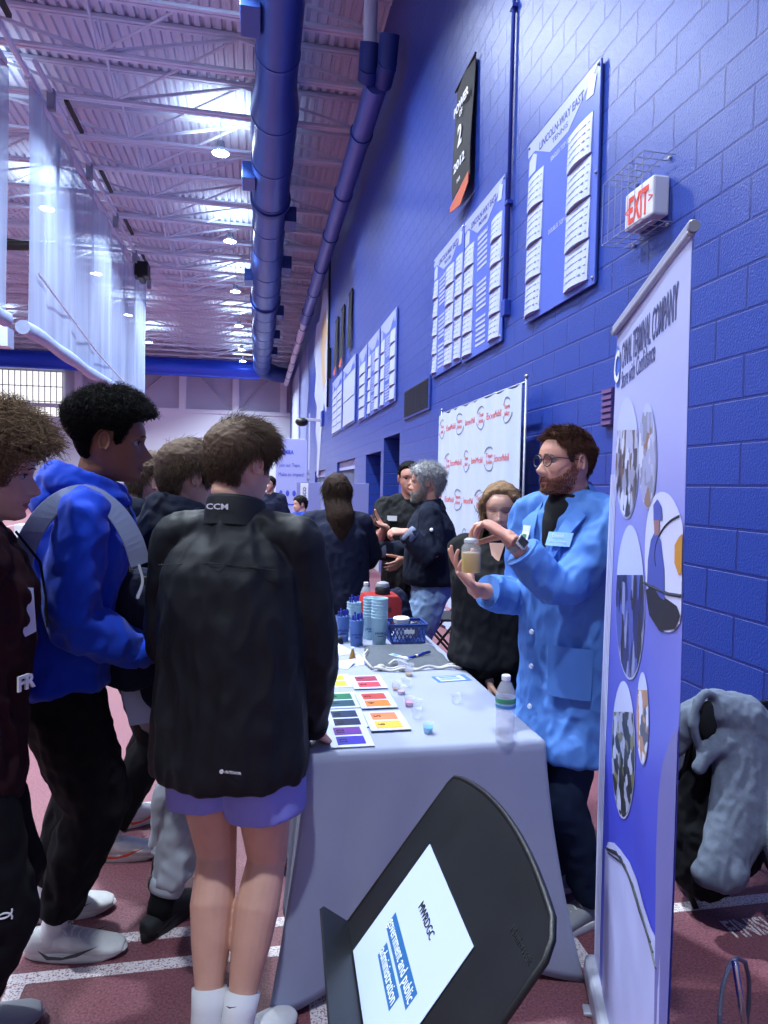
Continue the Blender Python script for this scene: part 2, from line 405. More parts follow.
# ================================================================== figure
def ik(a, b, l1, l2, pole):
    a, b = np.asarray(a, float), np.asarray(b, float); v = b-a; L = np.linalg.norm(v)
    if L > (l1+l2)*.995: L0 = (l1+l2)*.995; k = L/L0; l1 *= k; l2 *= k
    d = v/L; x = (l1*l1-l2*l2+L*L)/(2*L); h = math.sqrt(max(l1*l1-x*x, 0)); p = np.asarray(pole, float); p = p-d*(p@d); p = nrm(p)
    return a+d*x+p*h
class Fig:
    def __init__(s, x, y, yaw, H, name_label, hyaw=None, hpitch=0, hroll=0, lean=0, side=0, feet=None, wr=None, wl=None, pr=None, pl=None,
                 hipy=None, headH=None, fem=0, build=1.0, mouth=0, headoff=(0, 0, 0), foot_yaw=None, sh_drop=0, zoff=0, cat='person', neckf=.842):
        s.H = H; s.fem = fem; s.bd = build; a = math.radians(yaw); s.yaw = yaw
        s.f = np.array([math.sin(a), math.cos(a), 0]); s.r = np.array([math.cos(a), -math.sin(a), 0]); up = np.array([0, 0, 1.]); s.up = up
        O = np.array([x, y, zoff]); s.O = O
        ha = math.radians(yaw if hipy is None else hipy); s.hr = np.array([math.cos(ha), -math.sin(ha), 0]); s.hf = np.array([math.sin(ha), math.cos(ha), 0])
        s.pel = O+up*.535*H; ln = s.f*lean+s.r*side
        s.chest = O+up*.72*H+ln*.6; s.neck = O+up*neckf*H+ln*.95
        hH = headH or .131*H
        hc = O+up*(H*1.0-hH*.5)+ln*1.15+s.f*.03+np.asarray(headoff, float)
        s.head = Head(hc, yaw if hyaw is None else hyaw, hpitch, hroll, hH, fem, mouth)
        shw = (.108 if not fem else .098)*H*build; s.shw = shw
        s.S = {}; s.E = {}; s.W = {}; s.Hp = {}; s.K = {}; s.A = {}; s.fd = {}
        for k, sg in (('R', 1), ('L', -1)):
            s.S[k] = s.O+up*(.808*H-sh_drop)+ln*.9+s.r*sg*shw
            w = (wr if k == 'R' else wl); p = (pr if k == 'R' else pl)
            if w is None: w = s.S[k]+s.r*sg*.06+s.f*.06-up*.315*H
            if p is None: p = -s.f*.8+s.r*sg*.6-up*.2
            s.W[k] = np.asarray(w, float); s.E[k] = ik(s.S[k], s.W[k], .178*H, .150*H, p)
            s.Hp[k] = s.pel+s.hr*sg*.053*H-up*.02*H
            ft = None if feet is None else feet[k]
            if ft is None: ft = O+s.hr*sg*.08*H*.9-s.hf*.03
            ft = np.asarray([ft[0], ft[1], zoff+.085*1.0 if len(ft) < 3 or ft[2] == 0 else ft[2]], float)
            s.A[k] = ft; fy = math.radians((yaw if hipy is None else hipy)+sg*6 if foot_yaw is None else foot_yaw[k])
            s.fd[k] = np.array([math.sin(fy), math.cos(fy), 0]); s.K[k] = ik(s.Hp[k], ft, .247*H, .245*H, s.hf*.9+s.fd[k]*.3)
        s.root = thing('person', name_label, cat, (x, y, zoff)); s.loc = np.array([x, y, zoff])
    # ---- generic sections
    def torso_secs(s, prof, pw=2.4):
        """prof: (t, half width, half depth[, fwd offset]) t 0 crotch .. 1 neck base"""
        out = []
        c0 = s.pel-s.up*.065*s.H
        for q in prof:
            t, a, b = q[:3]; fo = q[3] if len(q) > 3 else 0
            if t < .25: c = c0+(s.pel-c0)*(t/.25)
            elif t < .68: k = (t-.25)/.43; c = s.pel+(s.chest-s.pel)*k
            else: c = s.chest+(s.neck-s.chest)*((t-.68)/.32)
            k = min(max((t-.1)/.5, 0), 1); u = nrm(s.hr*(1-k)+s.r*k); v = nrm(s.hf*(1-k)+s.f*k)
            out.append((c+v*fo, u, v, a*s.bd, b*s.bd, pw if .1 < t < .9 else 2.1))
        return out
    def arm_pts(s, k, t0=0, t1=1):
        P = [s.S[k], s.S[k]*.5+s.E[k]*.5, s.E[k], s.E[k]*.5+s.W[k]*.5, s.W[k]]
        return P
    def arm(s, mb, k, rs, t1=4, ext=0, n=16):
        P = [s.S[k], s.S[k]*.5+s.E[k]*.5, s.S[k]*.12+s.E[k]*.88, s.E[k]*.88+s.W[k]*.12, s.E[k]*.5+s.W[k]*.5, s.W[k]]
        if ext: P[-1] = s.W[k]*(1-ext)+s.E[k]*ext
        mb.tube(P, rs, n, dome=True, domeend=not ext)
    def body(s, m, voxel=.004, hands=None, legs=False, arms=True, thin=.8, lips=None, sm=2, neckr=.056, beardm=None, beardmask=None, extra=None):
        mb = MB(); H = s.H; hd = s.head; hd.mesh(mb)
        nr = neckr*(.88 if s.fem else 1)
        hb = hd.w((0, -.13, -.36)); hb2 = hd.w((0, -.09, -.05))
        mb.ell([(s.neck-s.up*.05, s.r, s.f, nr*1.3, nr*1.2), (s.neck+s.up*.005, s.r, s.f, nr*1.08, nr*1.05), (s.neck*.4+hb*.6, nrm(s.r+hd.x), nrm(s.f+hd.f), nr, nr*1.03), (hb, hd.x, hd.f, nr*1.02, nr*1.12), (hb2, hd.x, hd.f, nr*.9, nr)], 24)
        # torso, slim under the clothes
        mb.ell(s.torso_secs([(0, .10, .08), (.12, .135, .09), (.35, .12, .08), (.6, .13, .09), (.78, .14, .09), (.88, .12, .075), (.96, .075, .06), (1.0, .05, .05)]), 24)
        for k in 'RL':
            q = 1 if not s.fem else .86
            mb.tube([s.neck*.5+s.S[k]*.5-s.up*.02, s.S[k]-s.up*.005], [.04, .042], 12, dome=True)
            s.arm(mb, k, [.040*q, .042*q, .036*q, .036*q, .034*q, .025*q])
            h = (hands or {}).get(k)
            if h is None: h = dict(d=s.W[k]-s.E[k]+np.array([0, 0, -.02]), n=-s.r*(1 if k == 'R' else -1)*1.0)
            h = dict(h); dd = h.pop('d'); nn = h.pop('n')
            hand(mb, s.W[k], dd, nn, k, s.H/1.8*h.pop('size', 1.0)*(1 if not s.fem else .95), **h)
            lr = 1.0 if legs else .8
            A = s.A[k]; K = s.K[k]; Hp = s.Hp[k]; back = -s.hf
            def mid(a, b, t): return a*(1-t)+b*t
            P = [Hp, mid(Hp, K, .3), mid(Hp, K, .7), K, mid(K, A, .28)+back*.012, mid(K, A, .5)+back*.006, mid(K, A, .8), A]
            R = [.09, .093, .073, .057, .063, .055, .037, .033]
            mb.tube(P, [r*lr for r in R], 18, dome=True)
            fd = s.fd[k]; fs = np.cross(fd, s.up); z0 = A[2]-.085
            mb.ell([(A-fd*.05-s.up*.045, fs, s.up, .025, .03), (A+fd*.0-s.up*.04, fs, s.up, .032, .04), (A+fd*.08-s.up*.055, fs, s.up, .036, .026), (A+fd*.15-s.up*.066, fs, s.up, .038, .016)], 14)
        if extra: extra(mb)
        V, F, E = remesh(mb, voxel); V = smoothv(V, E, sm)
        c = V[F].mean(1); lc = hd.loc(c); mi = np.zeros(len(F), int); mats = [m]
        if lips:
            mats.append(lips); x, y, z = lc[:, 0], lc[:, 1], lc[:, 2]+.5
            sel = (y > .28) & (np.abs(x) < .105) & (np.abs(z-.187) < .034*(1-(np.abs(x)/.115)**2)+.004); mi[sel] = 1
        if beardmask is not None:
            mats.append(beardm); mi[beardmask(lc)] = len(mats)-1
        s.bodyo = mesh_np('body', V, F, mats, s.root, s.loc, midx=mi)
        return s.bodyo
    def garment(s, name, mb, m, voxel=.008, sm=4, amp=.006, fsc=(18, 18, 12), label=None, fn=None, matfn=None, mats=None):
        V, F, E = remesh(mb, voxel); V = smoothv(V, E, sm); N = normals(V, F)
        if amp:
            V = folds(V, N, amp, fsc)
            z = np.interp(V[:, 2], [.6, 1.0, 1.45], [1, .8, .5]); V = V+N*(amp*.8*z*(1-2*np.abs(N3(V*np.array([7., 7., 2.])*1.3))))[:, None]; V = smoothv(V, E, 2)
        if fn: V = fn(V, F, N)
        mi = None
        if matfn: mi = matfn(V[F].mean(1))
        o = mesh_np(name, V, F, mats or m, s.root, s.loc, midx=mi)
        if label: o['label'] = label
        return o
    def part(s, name, mb, mats, label=None, parent=None, **k):
        o = mb.build(name, mats, parent or s.root, **k)
        # verts are world, shift to root
        me = o.data; me.transform(Matrix.Translation([-float(q) for q in s.loc]))
        if label: o['label'] = label
        return o
    def partVF(s, name, VF, m, label=None, parent=None):
        o = mesh_np(name, VF[0], VF[1], m, parent or s.root, s.loc)
        if label: o['label'] = label
        return o
    def top(s, name, m, prof, sl, collar=None, cut=.06, **k):
        mb = MB(); mb.ell(s.torso_secs(prof), 36)
        for kk in 'RL':
            r = sl[kk] if isinstance(sl, dict) else sl
            tr = s.neck*.45+s.S[kk]*.55-s.up*.012
            mb.tube([s.neck*.72+s.S[kk]*.28-s.up*.01, tr, s.S[kk]+s.up*.0], [r[0]*.9, r[0]*.98, r[0]], 16, dome=True)
            if len(r) == 6: s.arm(mb, kk, r, ext=cut)
            elif len(r) == 4:  # short sleeve
                mb.tube([s.S[kk], s.S[kk]*.5+s.E[kk]*.5, s.S[kk]*.2+s.E[kk]*.8], r[1:], 16)
        return s.garment(name, mb, m, **k)
    def legs_garment(s, name, m, rs, end=1.0, waist=.36, **k):
        """rs radii at hip, thigh, above knee, knee, calf, shin, hem"""
        mb = MB()
        mb.ell(s.torso_secs([(.0, .13, .10), (.08, .165, .125), (.2, .172, .125), (waist, .15, .11)]), 32)
        for kk in 'RL':
            A = s.A[kk]+s.up*.0; K = s.K[kk]; Hp = s.Hp[kk]
            mid = lambda a, b, t: a*(1-t)+b*t
            P = [Hp, mid(Hp, K, .3), mid(Hp, K, .7), K, mid(K, A, .35)-s.hf*.008, mid(K, A, .7), mid(K, A, end)]
            mb.tube(P[:len(rs)], rs, 18)
        return s.garment(name, mb, m, **k)
    def shoe(s, k, mu, ms, laces=None, length=.29, name='shoe', swoosh=None, h=.10, lift=0, label=None):
        A = s.A[k].copy(); fd = s.fd[k]; sd = np.cross(fd, s.up); g = A[2]-.085; B = np.array([A[0], A[1], g])-fd*.065
        q = length/.29
        mb = MB()
        sec = lambda x, w, z0, z1, p=2.3: (B+fd*x*q+s.up*((z0+z1)/2), sd, s.up, w, (z1-z0)/2, p)
        mb.ell([sec(-.015, .020, .02, .07), sec(.005, .034, .015, h-.012), sec(.05, .038, .012, h-.004), sec(.10, .040, .012, h-.008), sec(.15, .046, .012, .078), sec(.20, .050, .012, .062), sec(.245, .045, .012, .052), sec(.272, .026, .015, .042)], 22)
        V, F, E = remesh(mb, .0045); V = smoothv(V, E, 4); up_ = mesh_np('shoe' if name == 'shoe' else name, V, F, mu, s.root, s.loc)
        if label: up_['label'] = label
        m2 = MB(); n = 28; out = []
        for j in range(n):
            t = 2*PI*j/n; ct, st = math.cos(t), math.sin(t); x = .128+.148*ct; w = .043+.009*ct-.004*(ct < -.5); out.append((x*q, w*math.copysign(abs(st)**.85, st)))
        rings = []
        for z, gr in ((0, .94), (.006, 1.0), (.022, 1.03), (.030, 1.0), (.032, .9)):
            rings.append([B+fd*((a-.128*q)*gr+.128*q)+sd*b*gr+s.up*(z+(.012*max(0, (a/q-.22)/.05) if z < .01 else 0)+(.006 if a < .05 and z > .02 else 0)) for a, b in out])
        m2.loft(rings, 0, True)
        s.part('sole', m2, ms, parent=up_, autos=50)
        if laces is not None:
            m3 = MB()
            for i in range(5):
                x = .105+i*.020; z = h+.0-.012-i*.0085
                c = B+fd*x*q+s.up*(z+.004); m3.tube([c-sd*.024-s.up*.006, c-sd*.01+s.up*.003+fd*.004, c+sd*.01+s.up*.003-fd*.004, c+sd*.024-s.up*.006], .0028, 6)
            c = B+fd*.095*q+s.up*(h-.002)
            m3.tube([c, c+sd*.025+s.up*.006, c+sd*.03-s.up*.015+fd*.02], .0024, 6); m3.tube([c, c-sd*.025+s.up*.006, c-sd*.035-s.up*.015+fd*.015], .0024, 6)
            s.part('laces', m3, laces, parent=up_, smooth=True)
        if swoosh is not None:
            mk, sgs = swoosh
            for sg in sgs:
                m4 = MB(); top_ = [(.02, .055), (.05, .035), (.09, .030), (.14, .045), (.19, .062)]; bot = [(.19, .0625), (.13, .030), (.085, .016+.006), (.045, .024)]
                poly = top_+bot
                m4.prism([(a, b) for a, b in poly], B+sd*sg*.052*1.0+fd*.02, fd*q*nrm([1]), s.up, sd*sg*.0015)
                o4 = s.part('swoosh', m4, mk, parent=up_)
        return up_
    def sock(s, k, m, top=.20, r=.04, ribs=True, label=None):
        A = s.A[k]; K = s.K[k]; d = nrm(K-A); mb = MB()
        mb.tube([A-s.up*.03, A+d*.01, A+d*(top-.085)*.5, A+d*(top-.085), ], [r*1.02, r*.98, r, r*1.06], 20)
        o = s.part('sock', mb, m, smooth=True)
        if label: o['label'] = label
        return o
    def collar(s, name, m, r=.066, h=.03, w=.008, drop=.0, tilt=.012, parent=None, amp=0):
        mb = MB(); n = 32; c = s.neck+s.up*drop
        R = lambda rr, z, off=0: [c+s.r*(rr*1.04)*math.cos(2*PI*j/n)+s.f*(rr*1.0)*math.sin(2*PI*j/n)+s.up*(z-tilt*math.sin(2*PI*j/n)) for j in range(n)]
        rings = [R(r*1.25, -.035), R(r*1.06, 0), R(r, h), R(r-w*.4, h+w*.4), R(r-w, h), R(r-w, -.02)]
        mb.loft(rings, 0, False); return s.part(name, mb, m, smooth=True, parent=parent)
    def eyes(s, iris='#2a1a10', closed=False, lash=True, r=.052, brow=None, browth=1, k=(1, -1)):
        hd = s.head; mb = MB(); lid = MB(); br = MB()
        R = Matrix([list(q) for q in (hd.x, hd.f, hd.u)]).transposed()
        wm = mat('eye_white', '#9a928e', .25); im = mat('iris_'+iris, iris, .15); dk = mat('lash_dark', '#1a1210', .6)
        for sg in k:
            y = .33-.012; c = hd.w((sg*.138, y-r+.004, -.005))
            if not closed:
                mb.ball(c, r*hd.H, 0, 16, R); ci = hd.w((sg*.138, y-r+.004+r*.74, -.005)); mb.ball(ci, (r*.56*hd.H, r*.32*hd.H, r*.56*hd.H), 1, 12, R)
            P = []
            for j in range(9):
                t = -1+2*j/8; P.append(hd.w((sg*.138+t*.062, y+.012-.02*t*t+(.006 if not closed else .01)-.012*(sg*t > .3), (.024 if not closed else -.012)*(1-t*t)-.004 if True else 0)))
            lid.tube(P, [hd.H*.007*(1-.6*abs(-1+2*j/8)) for j in range(9)], 6, dome=True)
            Pb = []
            for j in range(9):
                t = -1+2*j/8; x = sg*.135+t*.085*sg; yy = float(hs(.575, math.asin(max(-1, min(1, (x)/.34))), .6)[1])
                Pb.append(hd.w((x, .40-.9*(abs(x))**2.0*1.2, .082-.018*max(0, t)+.006*(1-t*t))))
            br.tube(Pb, [hd.H*.013*browth*(1-.45*abs(-1+2*j/8)) for j in range(9)], 6, dome=True, flat=.6)
        if not closed: s.part('eyes', mb, [wm, im], smooth=True)
        s.part('eyelashes', lid, dk, smooth=True)
        if brow is not None: s.part('eyebrows', br, brow, smooth=True)
# common clothing profiles
HOODIE = [(-.02, .155, .125), (.05, .185, .145), (.2, .185, .145), (.4, .18, .14), (.6, .19, .145), (.78, .195, .14), (.88, .165, .115), (.95, .11, .09), (1.0, .078, .075)]
# ================================================================== materials for people
sk_l = mat('skin_fair', '#c79a88', .5, sss=.12, bump=.05, bscale=300, var=.06, vscale=18)
sk_p = mat('skin_rosy', '#c48f7e', .5, sss=.12, bump=.05, bscale=300, var=.08, vscale=15)
sk_b = mat('skin_brown', '#8a5c46', .45, sss=.1, bump=.05, bscale=300, var=.07, vscale=15)
lip_l = mat('lips_rose', '#a85f58', .4); lip_b = mat('lips_brown', '#7a4540', .4); mouth_d = mat('mouth_dark', '#4a1f1c', .5)
def cloth(name, col, rough=.85, bump=.25, bscale=500, var=.08, sheen=.0, spec=.25): return mat(name, col, rough, bump=bump, bscale=bscale, var=var, vscale=5, sheen=sheen, spec=spec)
def hairm(name, col, rough=.5, var=.25): return mat(name, col, .75, var=var, vscale=60, spec=.2)
c_black_shell = cloth('black_shell', '#0d1018', .62, .12, 900, spec=.3); c_black_knit = cloth('black_knit', '#0c0d12', .9); c_blue_hood = cloth('blue_fleece', '#1440c0', .9, sheen=.15)
c_maroon = cloth('maroon_fleece', '#2a1014', .9); c_navy = cloth('navy_fleece', '#141a2c', .9); c_navy2 = cloth('navy_knit', '#121830', .8)
c_lav = cloth('lavender_nylon', '#7f82cf', .6, .12, 700); c_greysweat = cloth('grey_sweat', '#a3a8b4', .9); c_lab = cloth('lab_blue', '#4c79c2', .7, .1, 600, var=.05)
c_jean = cloth('denim_dark', '#1a2740', .9, .3, 800); c_jeanl = cloth('denim_light', '#7d97bd', .9, .3, 800, var=.15); c_white = cloth('white_cotton', '#d5d6dc', .85); c_polo = cloth('black_pique', '#101116', .8, .3, 700)
c_greypants = cloth('grey_trousers', '#8b90a2', .85); c_cuff = cloth('grey_cuff', '#6d7690', .85)
m_shoew = mat('shoe_white', '#c6c7c9', .6, bump=.1, bscale=200, var=.08, vscale=30); m_solew = mat('sole_white', '#d2d2d4', .5, var=.06, vscale=30); m_soleb = mat('sole_black', '#15161a', .6); m_shoeb = mat('shoe_black', '#14151a', .7)
m_lace = mat('lace_white', '#cfcfd2', .8); m_orange = mat('swoosh_orange', '#e0563c', .5); m_swg = mat('swoosh_grey', '#3b3c42', .5); m_shoeg = mat('shoe_grey', '#8d8f96', .7, bump=.1, bscale=200)
h_brown = hairm('hair_brown', '#514136'); h_dbrown = hairm('hair_dark_brown', '#2b1d17'); h_black = hairm('hair_black', '#0d0b0c', .6); h_curl = hairm('hair_curly_blond_brown', '#6b5642'); h_grey = hairm('hair_grey', '#9b9c9f'); h_blond = hairm('hair_dark_blond', '#7c6148')
h_auburn = hairm('hair_reddish_brown', '#4a2f22'); h_beard = hairm('beard_ginger', '#6e4736'); h_gbeard = hairm('beard_grey', '#8f8d8c')
m_thread = mat('seam_black', '#0a0b0f', .7); m_print = mat('print_white', '#d8dae2', .6)
U = np.array([0, 0, 1.])
def hair(fig, m, cap, strs, name='hair', label=None):
    vf = [cap] if cap is not None else []
    vf += strs
    return fig.partVF(name, joinVF(*vf), m, label)
def leanvec(x, y, z=0): return np.array([x, y, z], float)
# ------------------------------------------------------------------ 1 man in the blue lab coat
def person_lab():
    p = Fig(1.115, 2.21, 243, 1.765, 'bearded man in light blue lab coat and glasses holding up a jar of yellow oil', hyaw=-97, hpitch=2, mouth=.8, headH=.232,
            wl=at(508, 537, 2.14), wr=at(474, 589, 2.34), pl=(.3, 0, -1), pr=(.5, .2, -1), hipy=250, headoff=(.0, .0, .0), neckf=.862, sh_drop=-.03,
            feet={'L': onZ(591, 922, 0)+leanvec(.0, 0), 'R': (1.16, 2.36, 0)}, foot_yaw={'L': 255, 'R': 275}, lean=.03)
    jar = np.array(at(471, 557, 2.20)); P = p
    hL = dict(d=at(482, 521, 2.19)-p.W['L'], n=(-.15, .1, -1), curl=(.95, .9, .9, 1.0), thumb=(.3, .9, .2), spread=.02, bends=(.85, .75, .4))
    hR = dict(d=at(441, 547, 2.32)-p.W['R'], n=(.45, -.2, .8), curl=(.12, .22, .35, .45), thumb=(.55, .7, .2), spread=.13)
    p.body(sk_p, .0035, hands={'L': hL, 'R': hR}, lips=lip_l, sm=2)
    prof = [(-.42, .22, .19, .015), (-.3, .215, .18, .01), (-.1, .20, .155), (.1, .195, .15), (.35, .185, .14), (.6, .19, .145), (.78, .188, .14), (.88, .155, .115), (.95, .11, .092), (1.0, .08, .075)]
    p.top('lab_coat', c_lab, prof, [.070, .073, .068, .066, .062, .056], voxel=.006, amp=.0085, fsc=(17, 17, 11), cut=.28)
    f, r, N = p.f, p.r, p.neck
    for k in 'LR':
        d = p.E[k]-p.W[k]; mb = MB(); mb.tube([p.W[k]+d*.34, p.W[k]+d*.31, p.W[k]+d*.25], [.056, .060, .059], 26); p.part('sleeve_cuff', mb, c_lab, autos=50)
    # black polo showing in the open neck
    mb = MB(); mb.ell(p.torso_secs([(.6, .03, .140), (.72, .035, .146), (.82, .05, .139), (.9, .072, .126), (.97, .08, .10), (1.02, .068, .074)]), 30); p.garment('polo_shirt', mb, c_polo, voxel=.006, amp=0)
    p.collar('shirt_collar', c_polo, r=.066, h=.022, tilt=.02)
    # lapels and coat collar
    mb = MB()
    for sg in (1, -1):
        c = lambda a, b, z: N+r*sg*a+f*b+U*z
        top_ = [c(.075, -.03, .012), c(.080, .045, -.015), c(.062, .095, -.06), c(.050, .125, -.11), c(.03, .152, -.19), c(.008, .165, -.27)]
        out_ = [c(.10, -.03, -.02), c(.115, .05, -.045), (c(.118, .108, -.085)), c(.092, .135, -.13), c(.06, .158, -.2), c(.012, .169, -.275)]
        w = f*.006+U*.002
        rr = [[a, b, b+w, a+w] for a, b in zip(top_, out_)]
        mb.loft(rr if sg > 0 else [q[::-1] for q in rr])
    cc = []
    for j in range(13):
        t = PI*.95*(j/12)+PI*1.025
        d = r*math.cos(t)+f*math.sin(t); cc.append((N+d*.070+U*(.045-.012*math.sin(t))+f*.004, N+d*.112-U*.020+f*.004))
    mb.loft([[a, b, b+U*.006, a+U*.006] for a, b in cc]); p.part('coat_collar', mb, c_lab, smooth=False, autos=40)
    # placket, buttons, pocket, badge, name patch
    def front(sx, z, out=.0):  # point on the coat front: sx to the person's right, z height
        k = (z-p.O[2])/p.H
        a = np.interp(k, [.40, .53, .62, .72, .80], [.232, .205, .20, .205, .17]); b = np.interp(k, [.35, .53, .62, .72, .77, .80], [.178, .165, .16, .165, .155, .13])
        y = b*math.sqrt(max(0, 1-(abs(sx)/a)**2.4))
        c0 = p.O+U*z; ln = np.interp(k, [.5, .8], [0, .03]); return c0+r*sx+f*(y+out+ln)
    mb = MB()
    for z in (1.06, .94, .80, .67): c = front(.03, z, .010); mb.cyl(c, c+f*.005, .0095, .008, 14)
    p.part('buttons', mb, mat('button_pearl', '#c9d4ea', .3), autos=40)
    def patch(cx, z0, z1, w, out, nx=6, nz=4, th=.003):
        m_ = MB(); g = [[front(cx-w/2+w*i/nx, z0+(z1-z0)*j/nz, out) for i in range(nx+1)] for j in range(nz+1)]
        vs = [q for row in g for q in row]; n_ = nx+1; fs = []
        for j in range(nz):
            for i in range(nx): a = j*n_+i; fs.append((a+1, a, a+n_, a+n_+1))
        V0 = list(vs)+[q-f*th for q in vs]; k = len(vs); F0 = fs+[(d+k, c_+k, b+k, a+k) for a, b, c_, d in fs]
        m_.add(V0, F0); return m_
    p.part('pocket', patch(-.105, .86, 1.03, .13, .012), c_lab, smooth=True)
    mb = patch(-.07, 1.365, 1.41, .08, .020); p.part('name_patch', mb, mat('patch_blue', '#86aee4', .8), smooth=True, label='embroidered name patch')
    mb = patch(.07, 1.36, 1.425, .04, .024, 3, 3); p.part('badge', mb, mat('badge_white', '#cfdada', .4), label='white name badge with green print')
    mb = patch(.07, 1.372, 1.395, .022, .027, 3, 2, .001); p.part('badge_print', mb, mat('badge_green', '#3f6f52', .5))
    mb = MB(); c = front(-.07, 1.39, .024); l = nrm(front(-.09, 1.39)-front(-.05, 1.39)) ; mb.text('David', c+U*.004, l, U, .017, depth=.0008); mb.text('Manager', c-U*.018, l, U, .017, depth=.0008); p.part('embroidery', mb, mat('thread_white', '#dfe8f6', .7))
    # trousers, shoes
    p.legs_garment('trousers', c_jean, [.092, .086, .076, .072, .068, .064, .062], end=.96, voxel=.01)
    for k in 'LR': p.shoe(k, m_shoeg, m_solew, m_lace)
    # wrist watch
    W = p.W['L']; d = nrm(p.W['L']-p.E['L']); mb = MB(); c = W-d*.035; u, v = frame(d)
    for q, w_ in ((-.009, 1),): mb.ell([(c-d*.011, u, v, .029, .0285), (c+d*.011, u, v, .0295, .029)], 24)
    p.part('watch_strap', mb, mat('steel_mesh', '#8f8b86', .35, .8, bump=.3, bscale=900), smooth=False, autos=50)
    cn = nrm(np.array([-.15, -.75, .65])); cn = nrm(cn-d*(cn@d)); s2 = np.cross(d, cn); mb = MB()
    q = c+cn*.034; Rm = Matrix([list(d), list(s2), list(cn)]).transposed(); mb.box(q, (.038, .034, .011), 0, Rm); mb.box(q+cn*.0055, (.031, .028, .002), 1, Rm)
    p.part('watch_case', mb, [mat('watch_steel', '#a9a6a2', .25, .9), mat('watch_glass', '#07080d', .08)], bevel=.004)
    mb = MB(); ri = p.W['L']+nrm(hL['d'])*.112+np.array([0, -.003, -.006])
    p.eyes('#5a6b70', brow=h_auburn)
    # glasses
    hd = p.head; mb = MB(); gm = mat('glasses_frame', '#2b2c33', .25)
    for sg in (1, -1):
        cx = sg*.145; pts = [hd.w((cx+.105*math.cos(t), .40-.25*(cx+.105*math.cos(t))**2, -.012+.085*math.sin(t)*(1 if math.sin(t) > 0 else 1.0))) for t in np.linspace(0, 2*PI, 25)]
        mb.tube(pts, hd.H*.0085, 6, caps=False)
        mb.tube([hd.w((sg*.245, .385, .03)), hd.w((sg*.30, .33, .035)), hd.w((sg*.335, .0, .025)), hd.w((sg*.335, -.08, -.02))], hd.H*.0085, 6)
    mb.tube([hd.w((-.045, .41, .01)), hd.w((0, .43, .022)), hd.w((.045, .41, .01))], hd.H*.0085, 6); p.part('glasses', mb, gm, smooth=True)
    mk = lambda z, t: hairmask(z, t, .80, .64, .46, .2)
    tk = lambda z, t: .012+.05*np.clip((z-.6)/.3, 0, 1)
    cap = hair_cap(hd, 'h', None, None, None, tk, mk, lump=.002, lscale=90)
    cf = lambda P_, t: np.stack([P_[:, 0]*1.2-.3, np.where(P_[:, 2] > .28, .9, -.5), np.where(P_[:, 2] > .28, .25, -.9)], -1)
    hair(p, h_auburn, cap, [strands(hd, 3800, mk, lambda z, t: .05+.12*np.clip((z-.6)/.3, 0, 1), .3, grav=.4, rad=.0007, combfn=cf, seed=3, tk=tk, off=.015, jit=.15)])
    bmk = lambda z, t: np.where((z < np.interp(np.abs(t), [0, .35, .6, 1.0, 1.35, 1.6], [.285, .265, .22, .30, .46, .46])) & (np.abs(t) < 1.6) & ~((np.abs(z-.187) < .030) & (np.abs(t) < .33)) & (z > .0), 1., -1.)
    hair(p, h_beard, hair_cap(hd, 'b', None, None, None, .014, bmk, edge=1.0, inset=.006), [strands(hd, 3000, bmk, .035, .7, comb=(0, .1, -.8), grav=.6, rad=.0006, seed=5, segs=3, tk=.014, off=.0)], 'beard')
    return p, jar
